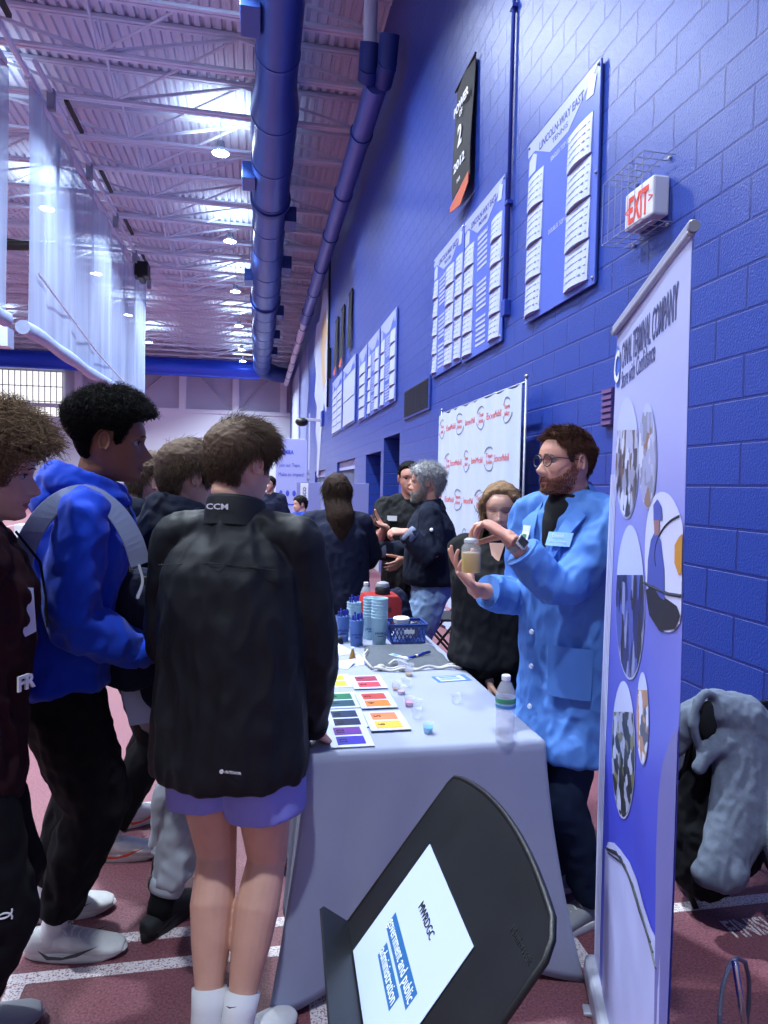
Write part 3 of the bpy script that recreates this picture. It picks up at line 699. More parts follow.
# ------------------------------------------------------------------ 2 boy in the black jacket
def person_jacket():
    p = Fig(-.065, 1.95, 22, 1.725, 'young man in black jacket and lavender shorts leaning a hand on the grey table', hyaw=48, hpitch=-4, headH=.236, lean=.03,
            wr=onZ(322, 736, .775)+leanvec(-.035, -.01, .03), wl=at(192, 690, 2.17), pr=(.8, -.5, 0), pl=(-.45, -.6, -.2),
            feet={'L': onZ(207, 1032, .085), 'R': onZ(235, 1036, .085)}, foot_yaw={'L': 8, 'R': 50}, build=1.02)
    p.body(sk_l, .004, legs=True, lips=lip_l, hands={'R': dict(d=(.45, .55, -.55), n=(-.2, .2, -1), curl=(.45, .5, .6, .6), thumb=(.4, .5, .3)), 'L': dict(d=(.4, .8, -.2), n=(.7, -.3, -.3))})
    prof = [(-.20, .218, .165), (-.1, .225, .17), (.1, .22, .165), (.35, .205, .155), (.6, .205, .16), (.76, .198, .152), (.86, .168, .13), (.94, .118, .10), (1.0, .082, .085)]
    p.top('jacket', c_black_shell, prof, [.066, .072, .070, .068, .060, .050], voxel=.006, amp=.007, fsc=(14, 14, 7), cut=.03)
    # stand collar
    mb = MB(); n = 40; c = p.neck; rings = []
    for rr, z in ((.098, -.03), (.088, .0), (.080, .045), (.076, .052), (.071, .048), (.072, .0)):
        rings.append([c+p.r*rr*1.05*math.cos(2*PI*j/n)+p.f*rr*math.sin(2*PI*j/n)+U*(z-.018*math.sin(2*PI*j/n)) for j in range(n)])
    mb.loft(rings, 0, False); p.part('collar', mb, c_black_shell, smooth=True)
    b = -p.f; rt = p.r; a0 = math.radians(-10)
    def onback(sx, z, rr): # text on collar back
        return c+p.r*sx+b*(rr)+U*z
    mb = MB(); mb.text('CCM', onback(-.018, .026, .089), nrm(p.r+b*-.08), nrm(U-.2*b*0), .022, depth=.0015, bold=.02, sx=1.35); p.part('collar_print', mb, m_print)
    hp = p.pel+U*(-.125)+b*.172+p.r*.075
    mb = MB(); k = [(.0055*math.cos(t), .0055*math.sin(t)) for t in np.linspace(0, 2*PI, 16, endpoint=False)]
    mb.prism(k, hp-p.r*.02+b*.0, p.r, U, b*.003); mb.text('OUTDOOR', hp-p.r*.012-U*.003, p.r, U, .009, depth=.002, align='LEFT', bold=.02); p.part('hem_print', mb, m_print)
    # back yoke seam + cuff + hem cord
    mb = MB(); mb.tube([p.torso_pt(t_, sx, 1) for t_, sx in ((.84, -.17), (.86, -.10), (.865, 0), (.86, .10), (.84, .17))] if False else [p.neck+b*.13+U*-.13+p.r*-.17, p.neck+b*.158+U*-.115, p.neck+b*.13+U*-.13+p.r*.17], .0012, 5); p.part('yoke_seam', mb, m_thread)
    for k in 'RL':
        d = nrm(p.W[k]-p.E[k]); mb = MB(); mb.tube([p.W[k]-d*.02, p.W[k]-d*.0, p.W[k]+d*.012], [.054, .050, .046], 18); p.part('cuff', mb, c_black_knit, smooth=True)
    # shorts
    mb = MB(); mb.ell(p.torso_secs([(-.05, .175, .135), (.1, .18, .14), (.25, .17, .13)]), 32)
    for k, e in (('L', .46), ('R', .50)):
        Hp, K = p.Hp[k], p.K[k]; q = lambda t: Hp*(1-t)+K*t
        mb.tube([q(-.05), q(.2), q(e*.8), q(e+.13)], [.105, .115, .118, .120], 28)
    p.garment('shorts', mb, c_lav, voxel=.006, amp=.004, fsc=(10, 10, 5))
    for k in 'LR': p.sock(k, c_white, .185, .045)
    for k in 'LR': p.shoe(k, m_shoew, m_solew, m_lace)
    mb = MB(); A = p.A['R']; q = A+U*.115+b*.046+p.r*.008; mb.prism([(-.012, .002), (-.004, -.002), (.014, .005), (-.003, .0005)], q, p.r, U, b*.002); p.part('sock_logo', mb, m_soleb)
    hd = p.head; mk = lambda z, t: hairmask(z, t, .80, .60, .44, .16)
    tk = lambda z, t: .03+.06*np.clip((z-.42)/.3, 0, 1)
    cap = hair_cap(hd, 'h', None, None, None, tk, mk, lump=.003, lscale=70)
    cf = lambda P_, t: np.stack([.15+.5*P_[:, 0], .45*np.clip((P_[:, 2]-.1)/.2, 0, 1)-.1, -1.0+1.1*np.clip((P_[:, 2]-.1)/.3, 0, 1)], -1)
    hair(p, h_brown, cap, [strands(hd, 8500, mk, lambda z, t: .10+.12*np.clip((z-.5)/.3, 0, 1), .16, grav=.9, curl=.012, rad=.0008, combfn=cf, seed=11, tk=tk, off=.035, jit=.13)])
    p.eyes('#46505a', brow=h_brown, browth=.7)
    return p
# ------------------------------------------------------------------ 3 boy in the blue hoodie
def hood(p, m, sz=1.0):
    mb = MB(); n = p.neck; b = -p.f
    # folded hood lying round the neck: a fat ring, thicker behind
    for k, (rr, th, z, tilt) in enumerate(((.088, .026, .035, .05), (.098, .030, .005, .055))):
        pts = []
        for j in range(29):
            t = 2*PI*j/28; d = p.r*math.cos(t)+p.f*math.sin(t); back = (1-math.sin(t))/2
            pts.append((n+d*(rr+.02*back)*sz+U*(z+tilt*(back-.5)*1.2)+p.f*.01, th*(.65+.5*back)*sz))
        mb.tube([q[0] for q in pts], [q[1] for q in pts], 12)
    mb.ball(n+b*.11*sz-U*.03, (.085*sz, .05*sz, .09*sz), n=18, R=Matrix([list(p.r), list(p.f), list(U)]).transposed())
    return p.garment('hood', mb, m, voxel=.006, amp=.007, fsc=(16, 16, 16))
def person_blue():
    p = Fig(-.63, 2.31, 78, 1.80, 'young man in bright blue hoodie and black trousers with grey backpack strap', hyaw=84, hpitch=-3, headH=.250, lean=.10, side=.10,
            wr=at(146, 655, 2.12), wl=at(135, 665, 2.45), pr=(-.9, -.35, -.5), pl=(-.7, .5, -.5), headoff=(.02, 0, .0),
            feet={'R': onZ(52, 956, .0)*1.0, 'L': onZ(44, 918, 0)*1.0}, foot_yaw={'R': 96, 'L': 84})
    p.body(sk_b, .0035, lips=lip_b, hands={'R': dict(d=(1, .1, -.15), n=(0, .3, -1), curl=(.5, .5, .5, .5))})
    prof = [(.10, .185, .155), (.15, .212, .172), (.24, .208, .168), (.4, .195, .155), (.6, .205, .16), (.78, .205, .155), (.88, .175, .125), (.95, .12, .10), (1.0, .085, .085)]
    p.top('hoodie', c_blue_hood, prof, [.070, .078, .078, .076, .068, .050], voxel=.006, amp=.010, fsc=(13, 13, 10), cut=.04)
    hood(p, c_blue_hood)
    for k in 'R':
        d = nrm(p.W[k]-p.E[k]); mb = MB(); mb.tube([p.W[k]-d*.05, p.W[k]-d*.02, p.W[k]+d*.012], [.055, .044, .042], 18); p.part('cuff', mb, c_blue_hood, smooth=True)
    mb = MB(); f, r = p.f, p.r
    for sg in (1, -1):
        a = p.neck+f*.105+r*sg*.035-U*.02; mb.tube([a, a+f*.03-U*.05, a+f*.038-U*.10, a+f*.045+r*sg*.02-U*.15], .004, 8)
    p.part('drawstring', mb, mat('cord_blue', '#1c3fa0', .8), smooth=True)
    mb = MB()
    for sg in (1, -1): a = p.neck+f*.15+r*sg*.055-U*.17; mb.cyl(a, a-U*.03, .006, n=10)
    p.part('drawstring_tip', mb, m_print, smooth=True)
    p.legs_garment('trousers', c_black_knit, [.104, .120, .110, .098, .088, .070, .058], end=.86, waist=.3, voxel=.008, amp=.008)
    for k in 'RL': p.sock(k, c_white, .20, .040)
    p.shoe('R', m_shoew, m_solew, m_lace, .315, swoosh=(m_swg, (1, -1)), h=.105); p.shoe('L', m_shoew, m_solew, m_lace, .315, swoosh=(m_swg, (1, -1)), h=.105)
    hd = p.head; mk = lambda z, t: hairmask(z, t, .765, .66, .46, .24)
    tk = lambda z, t: .012+.16*np.clip((z-.48)/.25, 0, 1)**.8+.04*np.clip(np.cos(t), 0, 1)*np.clip((z-.7)/.2, 0, 1)
    cap = hair_cap(hd, 'h', None, None, None, tk, mk, lump=.005, lscale=110, edge=.04)
    hair(p, h_black, cap, [strands(hd, 6000, mk, lambda z, t: .02+.12*np.clip((z-.5)/.25, 0, 1), 1.0, grav=.0, curl=.022, curlf=14, rad=.0011, seed=21, segs=7, tk=lambda z, t: tk(z, t)*1.5, off=0)])
    p.eyes('#1e120c', brow=h_black, browth=.9)
    return p
# ------------------------------------------------------------------ 4 curly boy at the left edge
def person_curly():
    p = Fig(-.735, 1.82, 72, 1.685, 'curly haired boy in dark maroon hoodie at the left edge', hyaw=78, hpitch=-6, headH=.236, lean=.05,
            wr=at(-60, 700, 1.66), wl=at(-60, 720, 1.9), pr=(-.9, -.3, -.3), pl=(-.7, .5, -.4), headoff=(.0, .0, 0), feet={'R': (-.75, 1.72, 0), 'L': (-.78, 1.95, 0)}, foot_yaw={'R': 80, 'L': 70})
    p.body(sk_l, .004, lips=lip_l)
    p.top('hoodie', c_maroon, [(-.1, .18, .15), (.05, .20, .16), (.2, .20, .16), (.4, .19, .15), (.6, .195, .155), (.78, .195, .15), (.88, .17, .12), (.95, .115, .095), (1.0, .08, .08)], [.078, .080, .076, .074, .066, .046], voxel=.008, amp=.01)
    mb = MB(); f, r = p.f, p.r
    p.collar('neckband', c_maroon, r=.07, h=.015)
    mb = MB(); o = p.chest+f*.128+r*.115; d_ = nrm(f+r*.9); mb.prism([(-.03, -.06), (.03, -.07), (.035, -.02), (.01, .03), (.03, .06), (-.02, .05)], o+U*.02, nrm(r-f*.9), U, d_*.006); p.part('chest_print', mb, m_print, label='white star shaped print on the chest'); mb = MB()
    mb.text('RF'[::-1], p.chest+f*.128+r*.135-U*.17, nrm(f*.9-r), U, .05, depth=.006, bold=.03); p.part('chest_print', mb, m_print, label='white letters on the chest')
    mb = MB(); a = p.neck+f*.09+r*.03; mb.tube([a, a+f*.055-U*.08, a+f*.068-U*.17, a+f*.072-U*.25], .0035, 6); p.part('drawstring', mb, c_black_knit)
    p.legs_garment('trousers', c_black_knit, [.108, .108, .09, .08, .076, .062, .055], end=.9, voxel=.01)
    q = p.K['R']+(p.A['R']-p.K['R'])*.12; 
    mb = MB(); o = p.K['R']+p.r*.083+U*.05
    for sg in (1, -1):
        pts = [o+p.f*(.0+.018*math.cos(t))*1.0+U*(sg*.012+.014*sg*math.sin(t)) for t in np.linspace(-.3, PI+.3, 12)]; mb.tube([q_-U*sg*.02 for q_ in pts], .0022, 5)
    p.part('trouser_logo', mb, m_print)
    for k in 'RL': p.shoe(k, m_shoeg, m_solew, m_lace)
    hd = p.head; mk = lambda z, t: hairmask(z, t, .74, .60, .42, .16)
    tk = lambda z, t: .05+.13*np.clip((z-.40)/.25, 0, 1)
    cap = hair_cap(hd, 'h', None, None, None, tk, mk, lump=.010, lscale=70)
    hair(p, h_curl, cap, [strands(hd, 5200, mk, lambda z, t: .12+.16*np.clip((z-.45)/.25, 0, 1), .9, grav=.5, curl=.045, curlf=9, rad=.0012, seed=31, segs=10, tk=lambda z, t: tk(z, t)*1.7, off=.03)])
    p.eyes('#39424a', brow=h_dbrown)
    return p
# ------------------------------------------------------------------ 5 boy with backpack and grey sweatpants
def person_sweat():
    p = Fig(-.29, 2.46, 48, 1.685, 'boy in dark hooded jacket and light grey sweatpants behind the black jacket', hyaw=60, hpitch=-8, headH=.236, lean=.04,
            wr=at(143, 666, 2.27), wl=at(190, 660, 2.6), feet={'R': onZ(160, 930, 0), 'L': (-.33, 2.62, 0)}, foot_yaw={'R': 35, 'L': 20}, pr=(-.6, -.7, -.4))
    p.body(sk_l, .004, lips=lip_l, hands={'R': dict(d=(-.12, -.05, -1), n=(.2, .9, 0), curl=(.5, .55, .6, .6), thumb=(.3, .7, .3))})
    p.top('jacket', c_navy, HOODIE, [.068, .074, .072, .070, .062, .048], voxel=.008, amp=.011); hood(p, c_navy, .95)
    p.legs_garment('sweatpants', c_greysweat, [.108, .110, .094, .084, .082, .066, .058], end=.84, voxel=.007, amp=.011, fsc=(14, 14, 12))
    for k in 'RL':
        mb = MB(); A, K = p.A[k], p.K[k]; q = lambda t: K*(1-t)+A*t; mb.tube([q(.80), q(.83), q(.87), q(.90)], [.058, .060, .058, .054], 20)
        p.part('cuff', mb, c_greysweat, smooth=True)
    for k in 'RL': p.sock(k, c_black_knit, .21, .045)
    for k in 'RL': p.shoe(k, m_shoeb, m_soleb, None, .28, h=.085)
    hd = p.head; mk = lambda z, t: hairmask(z, t, .72, .56, .42, .16)
    tk = lambda z, t: .04+.09*np.clip((z-.42)/.3, 0, 1)
    cf = lambda P_, t: np.stack([.1+.8*P_[:, 0], .6*np.clip((P_[:, 2]-.1)/.2, 0, 1)+.05, -1.0+1.0*np.clip((P_[:, 2]-.1)/.3, 0, 1)], -1)
    hair(p, h_brown, hair_cap(hd, 'h', None, None, None, tk, mk, lump=.002, lscale=60), [strands(hd, 8000, mk, lambda z, t: .12+.12*np.clip((z-.5)/.3, 0, 1), .3, grav=1.0, curl=.01, rad=.0009, combfn=cf, seed=41, tk=tk, off=.07, jit=.2)])
    p.eyes('#3a3f45', brow=h_brown)
    return p
# ------------------------------------------------------------------ 6 boy further back
def person_back():
    p = Fig(-.505, 2.98, 60, 1.665, 'boy in dark navy hoodie standing behind the blue hoodie', hyaw=62, hpitch=-6, headH=.236, lean=.04,
            wr=at(165, 664, 2.8), wl=(-.35, 3.2, .85), feet={'R': onZ(108, 858, 0)*1.0+leanvec(.0, .0), 'L': (-.55, 3.12, 0)}, foot_yaw={'R': 92, 'L': 60})
    p.body(sk_l, .004, lips=lip_l, hands={'R': dict(d=(.1, -.1, -1), n=(-1, -.2, 0), curl=(.5, .5, .5, .5), thumb=(.3, .7, .3))})
    p.top('hoodie', c_navy, HOODIE, [.076, .078, .074, .072, .064, .048], voxel=.009, amp=.01); hood(p, c_navy, 1.0)
    p.legs_garment('trousers', c_black_knit, [.105, .105, .088, .078, .074, .06, .055], end=.88, voxel=.01)
    for k in 'RL': p.sock(k, c_white, .20, .040)
    for k in 'RL': p.shoe(k, m_shoew, m_solew, m_lace, .30, swoosh=(m_orange, (1, -1)))
    hd = p.head; mk = lambda z, t: hairmask(z, t, .76, .60, .42, .16); tk = lambda z, t: .03+.05*np.clip((z-.42)/.3, 0, 1)
    hair(p, h_brown, hair_cap(hd, 'h', None, None, None, tk, mk, lump=.004, lscale=60), [strands(hd, 2500, mk, .12, .3, grav=.9, comb=(.1, .4, -.5), rad=.001, seed=51, tk=tk, off=.05)])
    p.eyes('#3a3f45', brow=h_brown)
    return p
# ------------------------------------------------------------------ 7 woman with long hair seen from behind
def person_ponytail():
    p = Fig(.52, 4.38, 5, 1.62, 'woman with long dark brown hair in navy sweater seen from behind the table', hyaw=-10, headH=.222, fem=1, wr=(.60, 4.62, 1.0), wl=(.42, 4.62, 1.0), pr=(1, -.4, -.3), pl=(-1, -.4, -.3), build=1.08)
    p.body(sk_l, .006)
    p.top('sweater', c_navy2, [(-.08, .21, .165), (.1, .215, .17), (.35, .205, .155), (.6, .20, .15), (.78, .195, .14), (.88, .165, .115), (.95, .11, .085), (1.0, .07, .07)], [.070, .074, .074, .070, .062, .05], voxel=.009, amp=.005)
    p.legs_garment('trousers', c_greypants, [.105, .105, .09, .08, .078, .07, .068], end=.97, voxel=.01)
    for k in 'RL': p.shoe(k, m_shoeb, m_soleb, None, .25)
    longhair(p, h_dbrown, 61, back=True, L=.30)
    return p
def longhair(p, m, seed, back=False, L=.3, front=.74, n=3500, label=None):
    hd = p.head; mk = lambda z, t: hairmask(z, t, front, .62, .36, .08)
    tk = lambda z, t: .05+.03*np.clip((z-.5)/.3, 0, 1)
    cap = hair_cap(hd, 'h', None, None, None, tk, mk, lump=.003, lscale=40)
    # falling curtain of locks
    r = np.random.RandomState(seed); N_ = n; ang = r.uniform(1.25, 2*PI-1.25, N_) if not back else r.uniform(1.15, 2*PI-1.15, N_)
    z0 = r.uniform(.45, .95, N_); P0 = hs(z0, ang, 0, 1); c = np.array([0, -.03, 0]); Nn = P0-c; Nn /= np.linalg.norm(Nn, axis=1)[:, None]; P0 = P0+Nn*.06
    a0 = hs(np.full(N_, .42), ang, 0, 1); d0 = a0-c; d0[:, 2] = 0; d0 /= np.linalg.norm(d0, axis=1)[:, None]
    K = 9; path = []
    Ls = L/hd.H*r.uniform(.75, 1.05, N_)
    off = r.uniform(.03, .12, N_)
    for k in range(K):
        t = k/(K-1)
        z = P0[:, 2]*(1-t)+(-.08-Ls*1.0)*t
        sh = np.clip((z+.5), .3, 1); S = hs(sh, ang, 0, 1); rad = np.linalg.norm(S[:, :2]-c[:2], axis=1)+off
        low = np.clip((-.1-z)/.5, 0, 1); rad = np.where(z < -.1, rad*(1-.10*low)+.10*low, rad)
        q = np.stack([d0[:, 0]*rad, -.03+d0[:, 1]*rad-(.36*low if back else .0*low), z], -1)
        if k == 0: q = P0
        elif k == 1: q = q*.5+P0*.5
        if back: q[:, 0] = q[:, 0]*(1-.12*low)
        q[:, 0] += .012*np.sin(z*14+off*80); q[:, 1] += .008*np.sin(z*11+off*60)
        path.append(hd.w(q))
    vf = ribbon(np.stack(path), .0022, r)
    hair(p, m, cap, [vf, strands(hd, 1500, mk, .3, .1, combfn=lambda P_, t: np.stack([1.5*P_[:, 0], -.4+0*t, -.7+0*t], -1), region=lambda z, t: np.abs(t) > .95, grav=1.2, rad=.0013, seed=seed+1, tk=tk, off=.06)], label=label)
# ------------------------------------------------------------------ 8 man in the black polo
def person_polo():
    p = Fig(1.125, 4.86, 205, 1.73, 'dark haired man in black polo shirt with white name tag gesturing', hyaw=186, headH=.232, wr=at(385, 527, 4.6), wl=(1.0, 4.5, 1.05), pr=(-.2, .3, -1), pl=(.8, .4, -.5))
    p.body(sk_p, .0045, lips=lip_l, hands={'R': dict(d=at(364, 517, 4.5)-p.W['R'], n=(.1, -.3, 1), curl=(.15, .2, .25, .3), spread=.1, thumb=(.5, .6, .2))})
    p.top('polo_shirt', c_polo, [(-.05, .195, .15), (.05, .20, .155), (.2, .20, .155), (.4, .195, .15), (.6, .205, .15), (.78, .205, .145), (.88, .175, .115), (.95, .115, .09), (1.0, .075, .072)], [.08, .082, .078, .074], voxel=.008, amp=.008)
    p.collar('shirt_collar', c_polo, r=.07, h=.02, tilt=.02)
    f, r = p.f, p.r
    mb = MB(); o = p.chest+f*.150+r*.095+U*.075; mb.prism([(-.036, -.018), (.036, -.018), (.036, .018), (-.036, .018)], o, nrm(-r+f*-.35*-1*.0+f*.0), U, f*.01); p.part('name_tag', mb, m_print, label='white name tag')
    mb = MB(); mb.text('Exxon', p.chest+f*.155-r*.075+U*.065, -r, U, .022, depth=.006, bold=.02); p.part('shirt_logo', mb, mat('logo_red', '#c22b2b', .6))
    p.legs_garment('jeans', c_jean, [.10, .10, .085, .076, .072, .066, .066], end=.97, voxel=.01)
    for k in 'RL': p.shoe(k, m_shoeb, m_soleb, None)
    hd = p.head; mk = lambda z, t: hairmask(z, t, .80, .70, .48, .24); tk = lambda z, t: .015+.06*np.clip((z-.6)/.3, 0, 1)
    hair(p, h_black, hair_cap(hd, 'h', None, None, None, tk, mk, lump=.002), [strands(hd, 1800, mk, .07, .8, grav=.1, comb=(0, .3, .2), rad=.001, seed=71, segs=3, tk=tk, off=0)])
    p.eyes('#2a1c14', brow=h_black)
    return p
# ------------------------------------------------------------------ 9 grey haired man
def person_grey():
    p = Fig(1.155, 4.30, 285, 1.70, 'grey haired bearded man in dark pullover and light blue jeans', hyaw=284, headH=.236, wl=at(406, 532, 4.16), wr=(.82, 4.55, 1.1), pl=(.6, -.2, -1), pr=(.5, .3, -1), lean=.02, build=1.04)
    p.body(sk_p, .0045, lips=lip_l, hands={'L': dict(d=(-1, .1, .02), n=(0, .5, -1), curl=(.8, .9, .9, .9)), 'R': dict(d=(-1, -.1, -.1), n=(0, -.2, 1), curl=(.5, .5, .6, .6))})
    p.top('pullover', c_navy, [(.26, .19, .165), (.30, .21, .18), (.34, .213, .18), (.4, .205, .175), (.6, .205, .165), (.78, .205, .15), (.88, .175, .12), (.95, .115, .095), (1.0, .08, .078)], [.074, .079, .078, .074, .070, .058], voxel=.008, amp=.006)
    for k in 'LR':
        d = nrm(p.W[k]-p.E[k]); mb = MB(); mb.tube([p.W[k]-d*.06, p.W[k]-d*.02, p.W[k]+d*.0], [.064, .060, .055], 18); p.part('cuff', mb, c_cuff, smooth=True)
    p.collar('collar', c_navy, r=.072, h=.035)
    mb = MB(); mb.ball(p.S['L']*.6+p.E['L']*.4-p.r*.082+U*.03, (.012, .02, .012), n=10); p.part('sleeve_logo', mb, m_print)
    p.legs_garment('jeans', c_jeanl, [.112, .112, .098, .088, .084, .076, .074], end=.97, voxel=.009, amp=.009)
    for k in 'RL': p.shoe(k, m_shoeb, m_soleb, None)
    hd = p.head; mk = lambda z, t: hairmask(z, t, .78, .60, .40, .14); tk = lambda z, t: .05+.06*np.clip((z-.4)/.3, 0, 1)
    cf = lambda P_, t: np.stack([.0*P_[:, 0], np.where(P_[:, 2] > .2, -.3, -.5), np.where(P_[:, 2] > .2, .0, -.8)], -1)
    hair(p, h_grey, hair_cap(hd, 'h', None, None, None, tk, mk, lump=.005, lscale=50), [strands(hd, 3000, mk, .2, .4, grav=.8, curl=.015, combfn=cf, rad=.0012, seed=81, tk=tk, off=.05)])
    bmk = lambda z, t: np.where((z < np.interp(np.abs(t), [0, .35, .6, 1.0, 1.35, 1.6], [.285, .265, .22, .30, .46, .46])) & (np.abs(t) < 1.6) & ~((np.abs(z-.187) < .028) & (np.abs(t) < .3)), 1., -1.)
    hair(p, h_gbeard, hair_cap(hd, 'b', None, None, None, .05, bmk, edge=1.0, inset=.01), [strands(hd, 1500, bmk, .09, .9, comb=(0, .1, -.8), rad=.001, seed=83, segs=3, tk=.05, off=0)], 'beard')
    p.eyes('#3a3f45', brow=h_gbeard)
    return p
# ------------------------------------------------------------------ 10 blonde woman
def person_blonde():
    p = Fig(1.085, 2.88, 205, 1.57, 'woman with long blond hair in black polo behind the lab coat man', hyaw=205, hpitch=-5, headH=.222, fem=1, wr=(1.02, 2.78, .70), wl=(1.25, 2.86, .78), build=1.08, headoff=(-.0, -.02, 0))
    p.body(sk_l, .004, lips=mat('lips_pink', '#b0605e', .4))
    p.top('polo_shirt', c_polo, [(.05, .19, .155), (.12, .20, .16), (.35, .182, .142), (.6, .19, .155), (.74, .195, .165), (.88, .165, .115), (.95, .108, .088), (1.0, .068, .066)], [.066, .07, .066, .062, .058, .046], voxel=.008, amp=.008)
    f, r = p.f, p.r; mb = MB(); mb.ell([(p.neck+f*.045-U*.10, r, U, .004, .004), (p.neck+f*.075-U*.05, r, U, .032, .045), (p.neck+f*.085-U*.02, r, U, .03, .045)], 16)
    mb = MB(); a = p.neck; mb.prism([(-.034, .0), (.034, .0), (.012, -.09), (0, -.115), (-.012, -.09)], a+f*.088-U*.010, -r, nrm(U-f*.42), f*.014); p.part('neckline', mb, sk_l)
    mb = MB()
    for sg in (1, -1):
        c_ = lambda x_, b, z: a+r*sg*x_+f*b+U*z
        q = [(c_(.066, -.01, .03), c_(.088, -.01, -.01)), (c_(.062, .04, .012), c_(.092, .05, -.03)), (c_(.035, .095, -.03), c_(.066, .105, -.07)), (c_(.008, .128, -.11), c_(.022, .132, -.125))]
        w = f*.006; rr = [[x_, y_, y_+w, x_+w] for x_, y_ in q]; mb.loft(rr if sg > 0 else [z[::-1] for z in rr])
    p.part('shirt_collar', mb, c_polo, autos=40)
    mb = MB(); mb.text('energy', p.chest+f*.150-r*.085+U*.04, -r, U, .013, depth=.006); p.part('shirt_logo', mb, m_print)
    p.legs_garment('trousers', c_black_knit, [.105, .105, .088, .078, .074, .066, .066], end=.97, voxel=.01)
    for k in 'RL': p.shoe(k, m_shoeb, m_soleb, None, .25)
    p.eyes('#3a3f45', closed=True, brow=h_dbrown, browth=.6)
    longhair(p, h_blond, 91, L=.19, front=.82, n=3800)
    return p
# ------------------------------------------------------------------ people far behind
def person_far(x, y, yaw, H, label, mtop, mhair, mleg, voxel=.012, hl=.1, **k):
    p = Fig(x, y, yaw, H, label, **k); p.body(sk_l, .008)
    p.top('jacket', mtop, HOODIE, [.074, .076, .072, .070, .062, .048], voxel=voxel, amp=.008)
    p.legs_garment('trousers', mleg, [.10, .10, .085, .076, .072, .064, .06], end=.96, voxel=voxel)
    for kk in 'RL': p.shoe(kk, m_shoeb, m_soleb, None)
    hd = p.head; mk = lambda z, t: hairmask(z, t, .76, .60, .42, .15)
    V, F = hair_cap(hd, 'h', None, None, None, hl, mk, lump=.006, lscale=50); p.partVF('hair', (V, F), mhair)
    return p


lab, jarpos = person_lab()
jac = person_jacket()
blu = person_blue()
cur = person_curly(); swe = person_sweat(); bck = person_back(); pon = person_ponytail(); pol = person_polo(); gry = person_grey(); blo = person_blonde()
far1 = person_far(*at(270, 500, 10.0)[:2], 200, 1.66, 'person in dark jacket standing beside the far white roll-up banner', c_navy2, h_black, c_jean)
far2 = person_far(*at(50, 500, 8.2)[:2], 60, 1.76, 'person with short brown hair standing far behind the blue hoodie', c_black_knit, h_dbrown, c_jean)
far3 = person_far(*at(302, 500, 8.6)[:2], 250, 1.40, 'dark haired child in blue top beside the small white box sign', cloth('blue_top', '#2a4ab0'), h_black, c_jean, headH=.2)

# ================================================================== setting
WX = 2.21; CEIL = 9.95
def block_mat():
    m = bpy.data.materials.new('blue_block'); m.use_nodes = True; nt = m.node_tree; b = nt.nodes['Principled BSDF']; L = nt.links
    tc = nt.nodes.new('ShaderNodeTexCoord'); sp = nt.nodes.new('ShaderNodeSeparateXYZ'); L.new(tc.outputs['Object'], sp.inputs[0])
    cb = nt.nodes.new('ShaderNodeCombineXYZ')
    o = onX(687, 485.9, WX); j = onX(709.5, 508, WX)
    def off(out, v, sgn=1):
        a = nt.nodes.new('ShaderNodeMath'); a.operation = 'MULTIPLY_ADD'; a.inputs[1].default_value = sgn; a.inputs[2].default_value = v; L.new(out, a.inputs[0]); return a.outputs[0]
    W_, H_ = .4064, .2032
    L.new(off(sp.outputs['Y'], -float(j[1])+W_*40+.0), cb.inputs[0]); L.new(off(sp.outputs['Z'], -float(o[2])+H_*40), cb.inputs[1])
    br = nt.nodes.new('ShaderNodeTexBrick'); br.inputs['Scale'].default_value = 1; br.inputs['Brick Width'].default_value = W_; br.inputs['Row Height'].default_value = H_
    br.inputs['Mortar Size'].default_value = .008; br.inputs['Mortar Smooth'].default_value = .35; br.offset = .5
    br.inputs['Color1'].default_value = (*rgb('#243d93'), 1); br.inputs['Color2'].default_value = (*rgb('#233c91'), 1); br.inputs['Mortar'].default_value = (*rgb('#1b2c7c'), 1)
    L.new(cb.outputs[0], br.inputs[0])
    b.inputs['Roughness'].default_value = .34; b.inputs['Specular IOR Level'].default_value = .6
    L.new(br.outputs['Color'], b.inputs['Base Color'])
    n = nt.nodes.new('ShaderNodeTexNoise'); n.inputs['Scale'].default_value = 90; n.inputs['Detail'].default_value = 6; L.new(tc.outputs['Object'], n.inputs[0])
    mx = nt.nodes.new('ShaderNodeMath'); mx.operation = 'MULTIPLY_ADD'; mx.inputs[1].default_value = -1.0; L.new(br.outputs['Fac'], mx.inputs[0])
    ns = nt.nodes.new('ShaderNodeMath'); ns.operation = 'MULTIPLY'; ns.inputs[1].default_value = .34; L.new(n.outputs['Fac'], ns.inputs[0]); L.new(ns.outputs[0], mx.inputs[2])
    bp = nt.nodes.new('ShaderNodeBump'); bp.inputs['Strength'].default_value = .9; bp.inputs['Distance'].default_value = .011; L.new(mx.outputs[0], bp.inputs['Height']); L.new(bp.outputs[0], b.inputs['Normal'])
    return m
m_block = block_mat()
openings = [(10.33, 11.67, 2.40), (11.93, 13.61, 2.19), (15.17, 18.63, 2.19), (21.9, 25.7, 2.07), (28.7, 31.0, 2.07)]
mb = MB(); y = -7.0; TH = .62
for a, b_, h in openings:
    mb.bbox((WX, y, 0), (WX+TH, a, CEIL)); mb.bbox((WX, a, h), (WX+TH, b_, CEIL)); y = b_
mb.bbox((WX, y, 0), (WX+TH, 46.3, CEIL)); mb.bbox((WX+TH, -7, 0), (WX+TH+.1, 46.3, CEIL))
setp(mb.build('wall_right', m_block), kind='structure', label='tall blue painted concrete block wall')
m_dblue = mat('door_blue', '#1d3590', .4); m_grille = mat('grille_dark', '#2b2f3c', .5)
k = 1
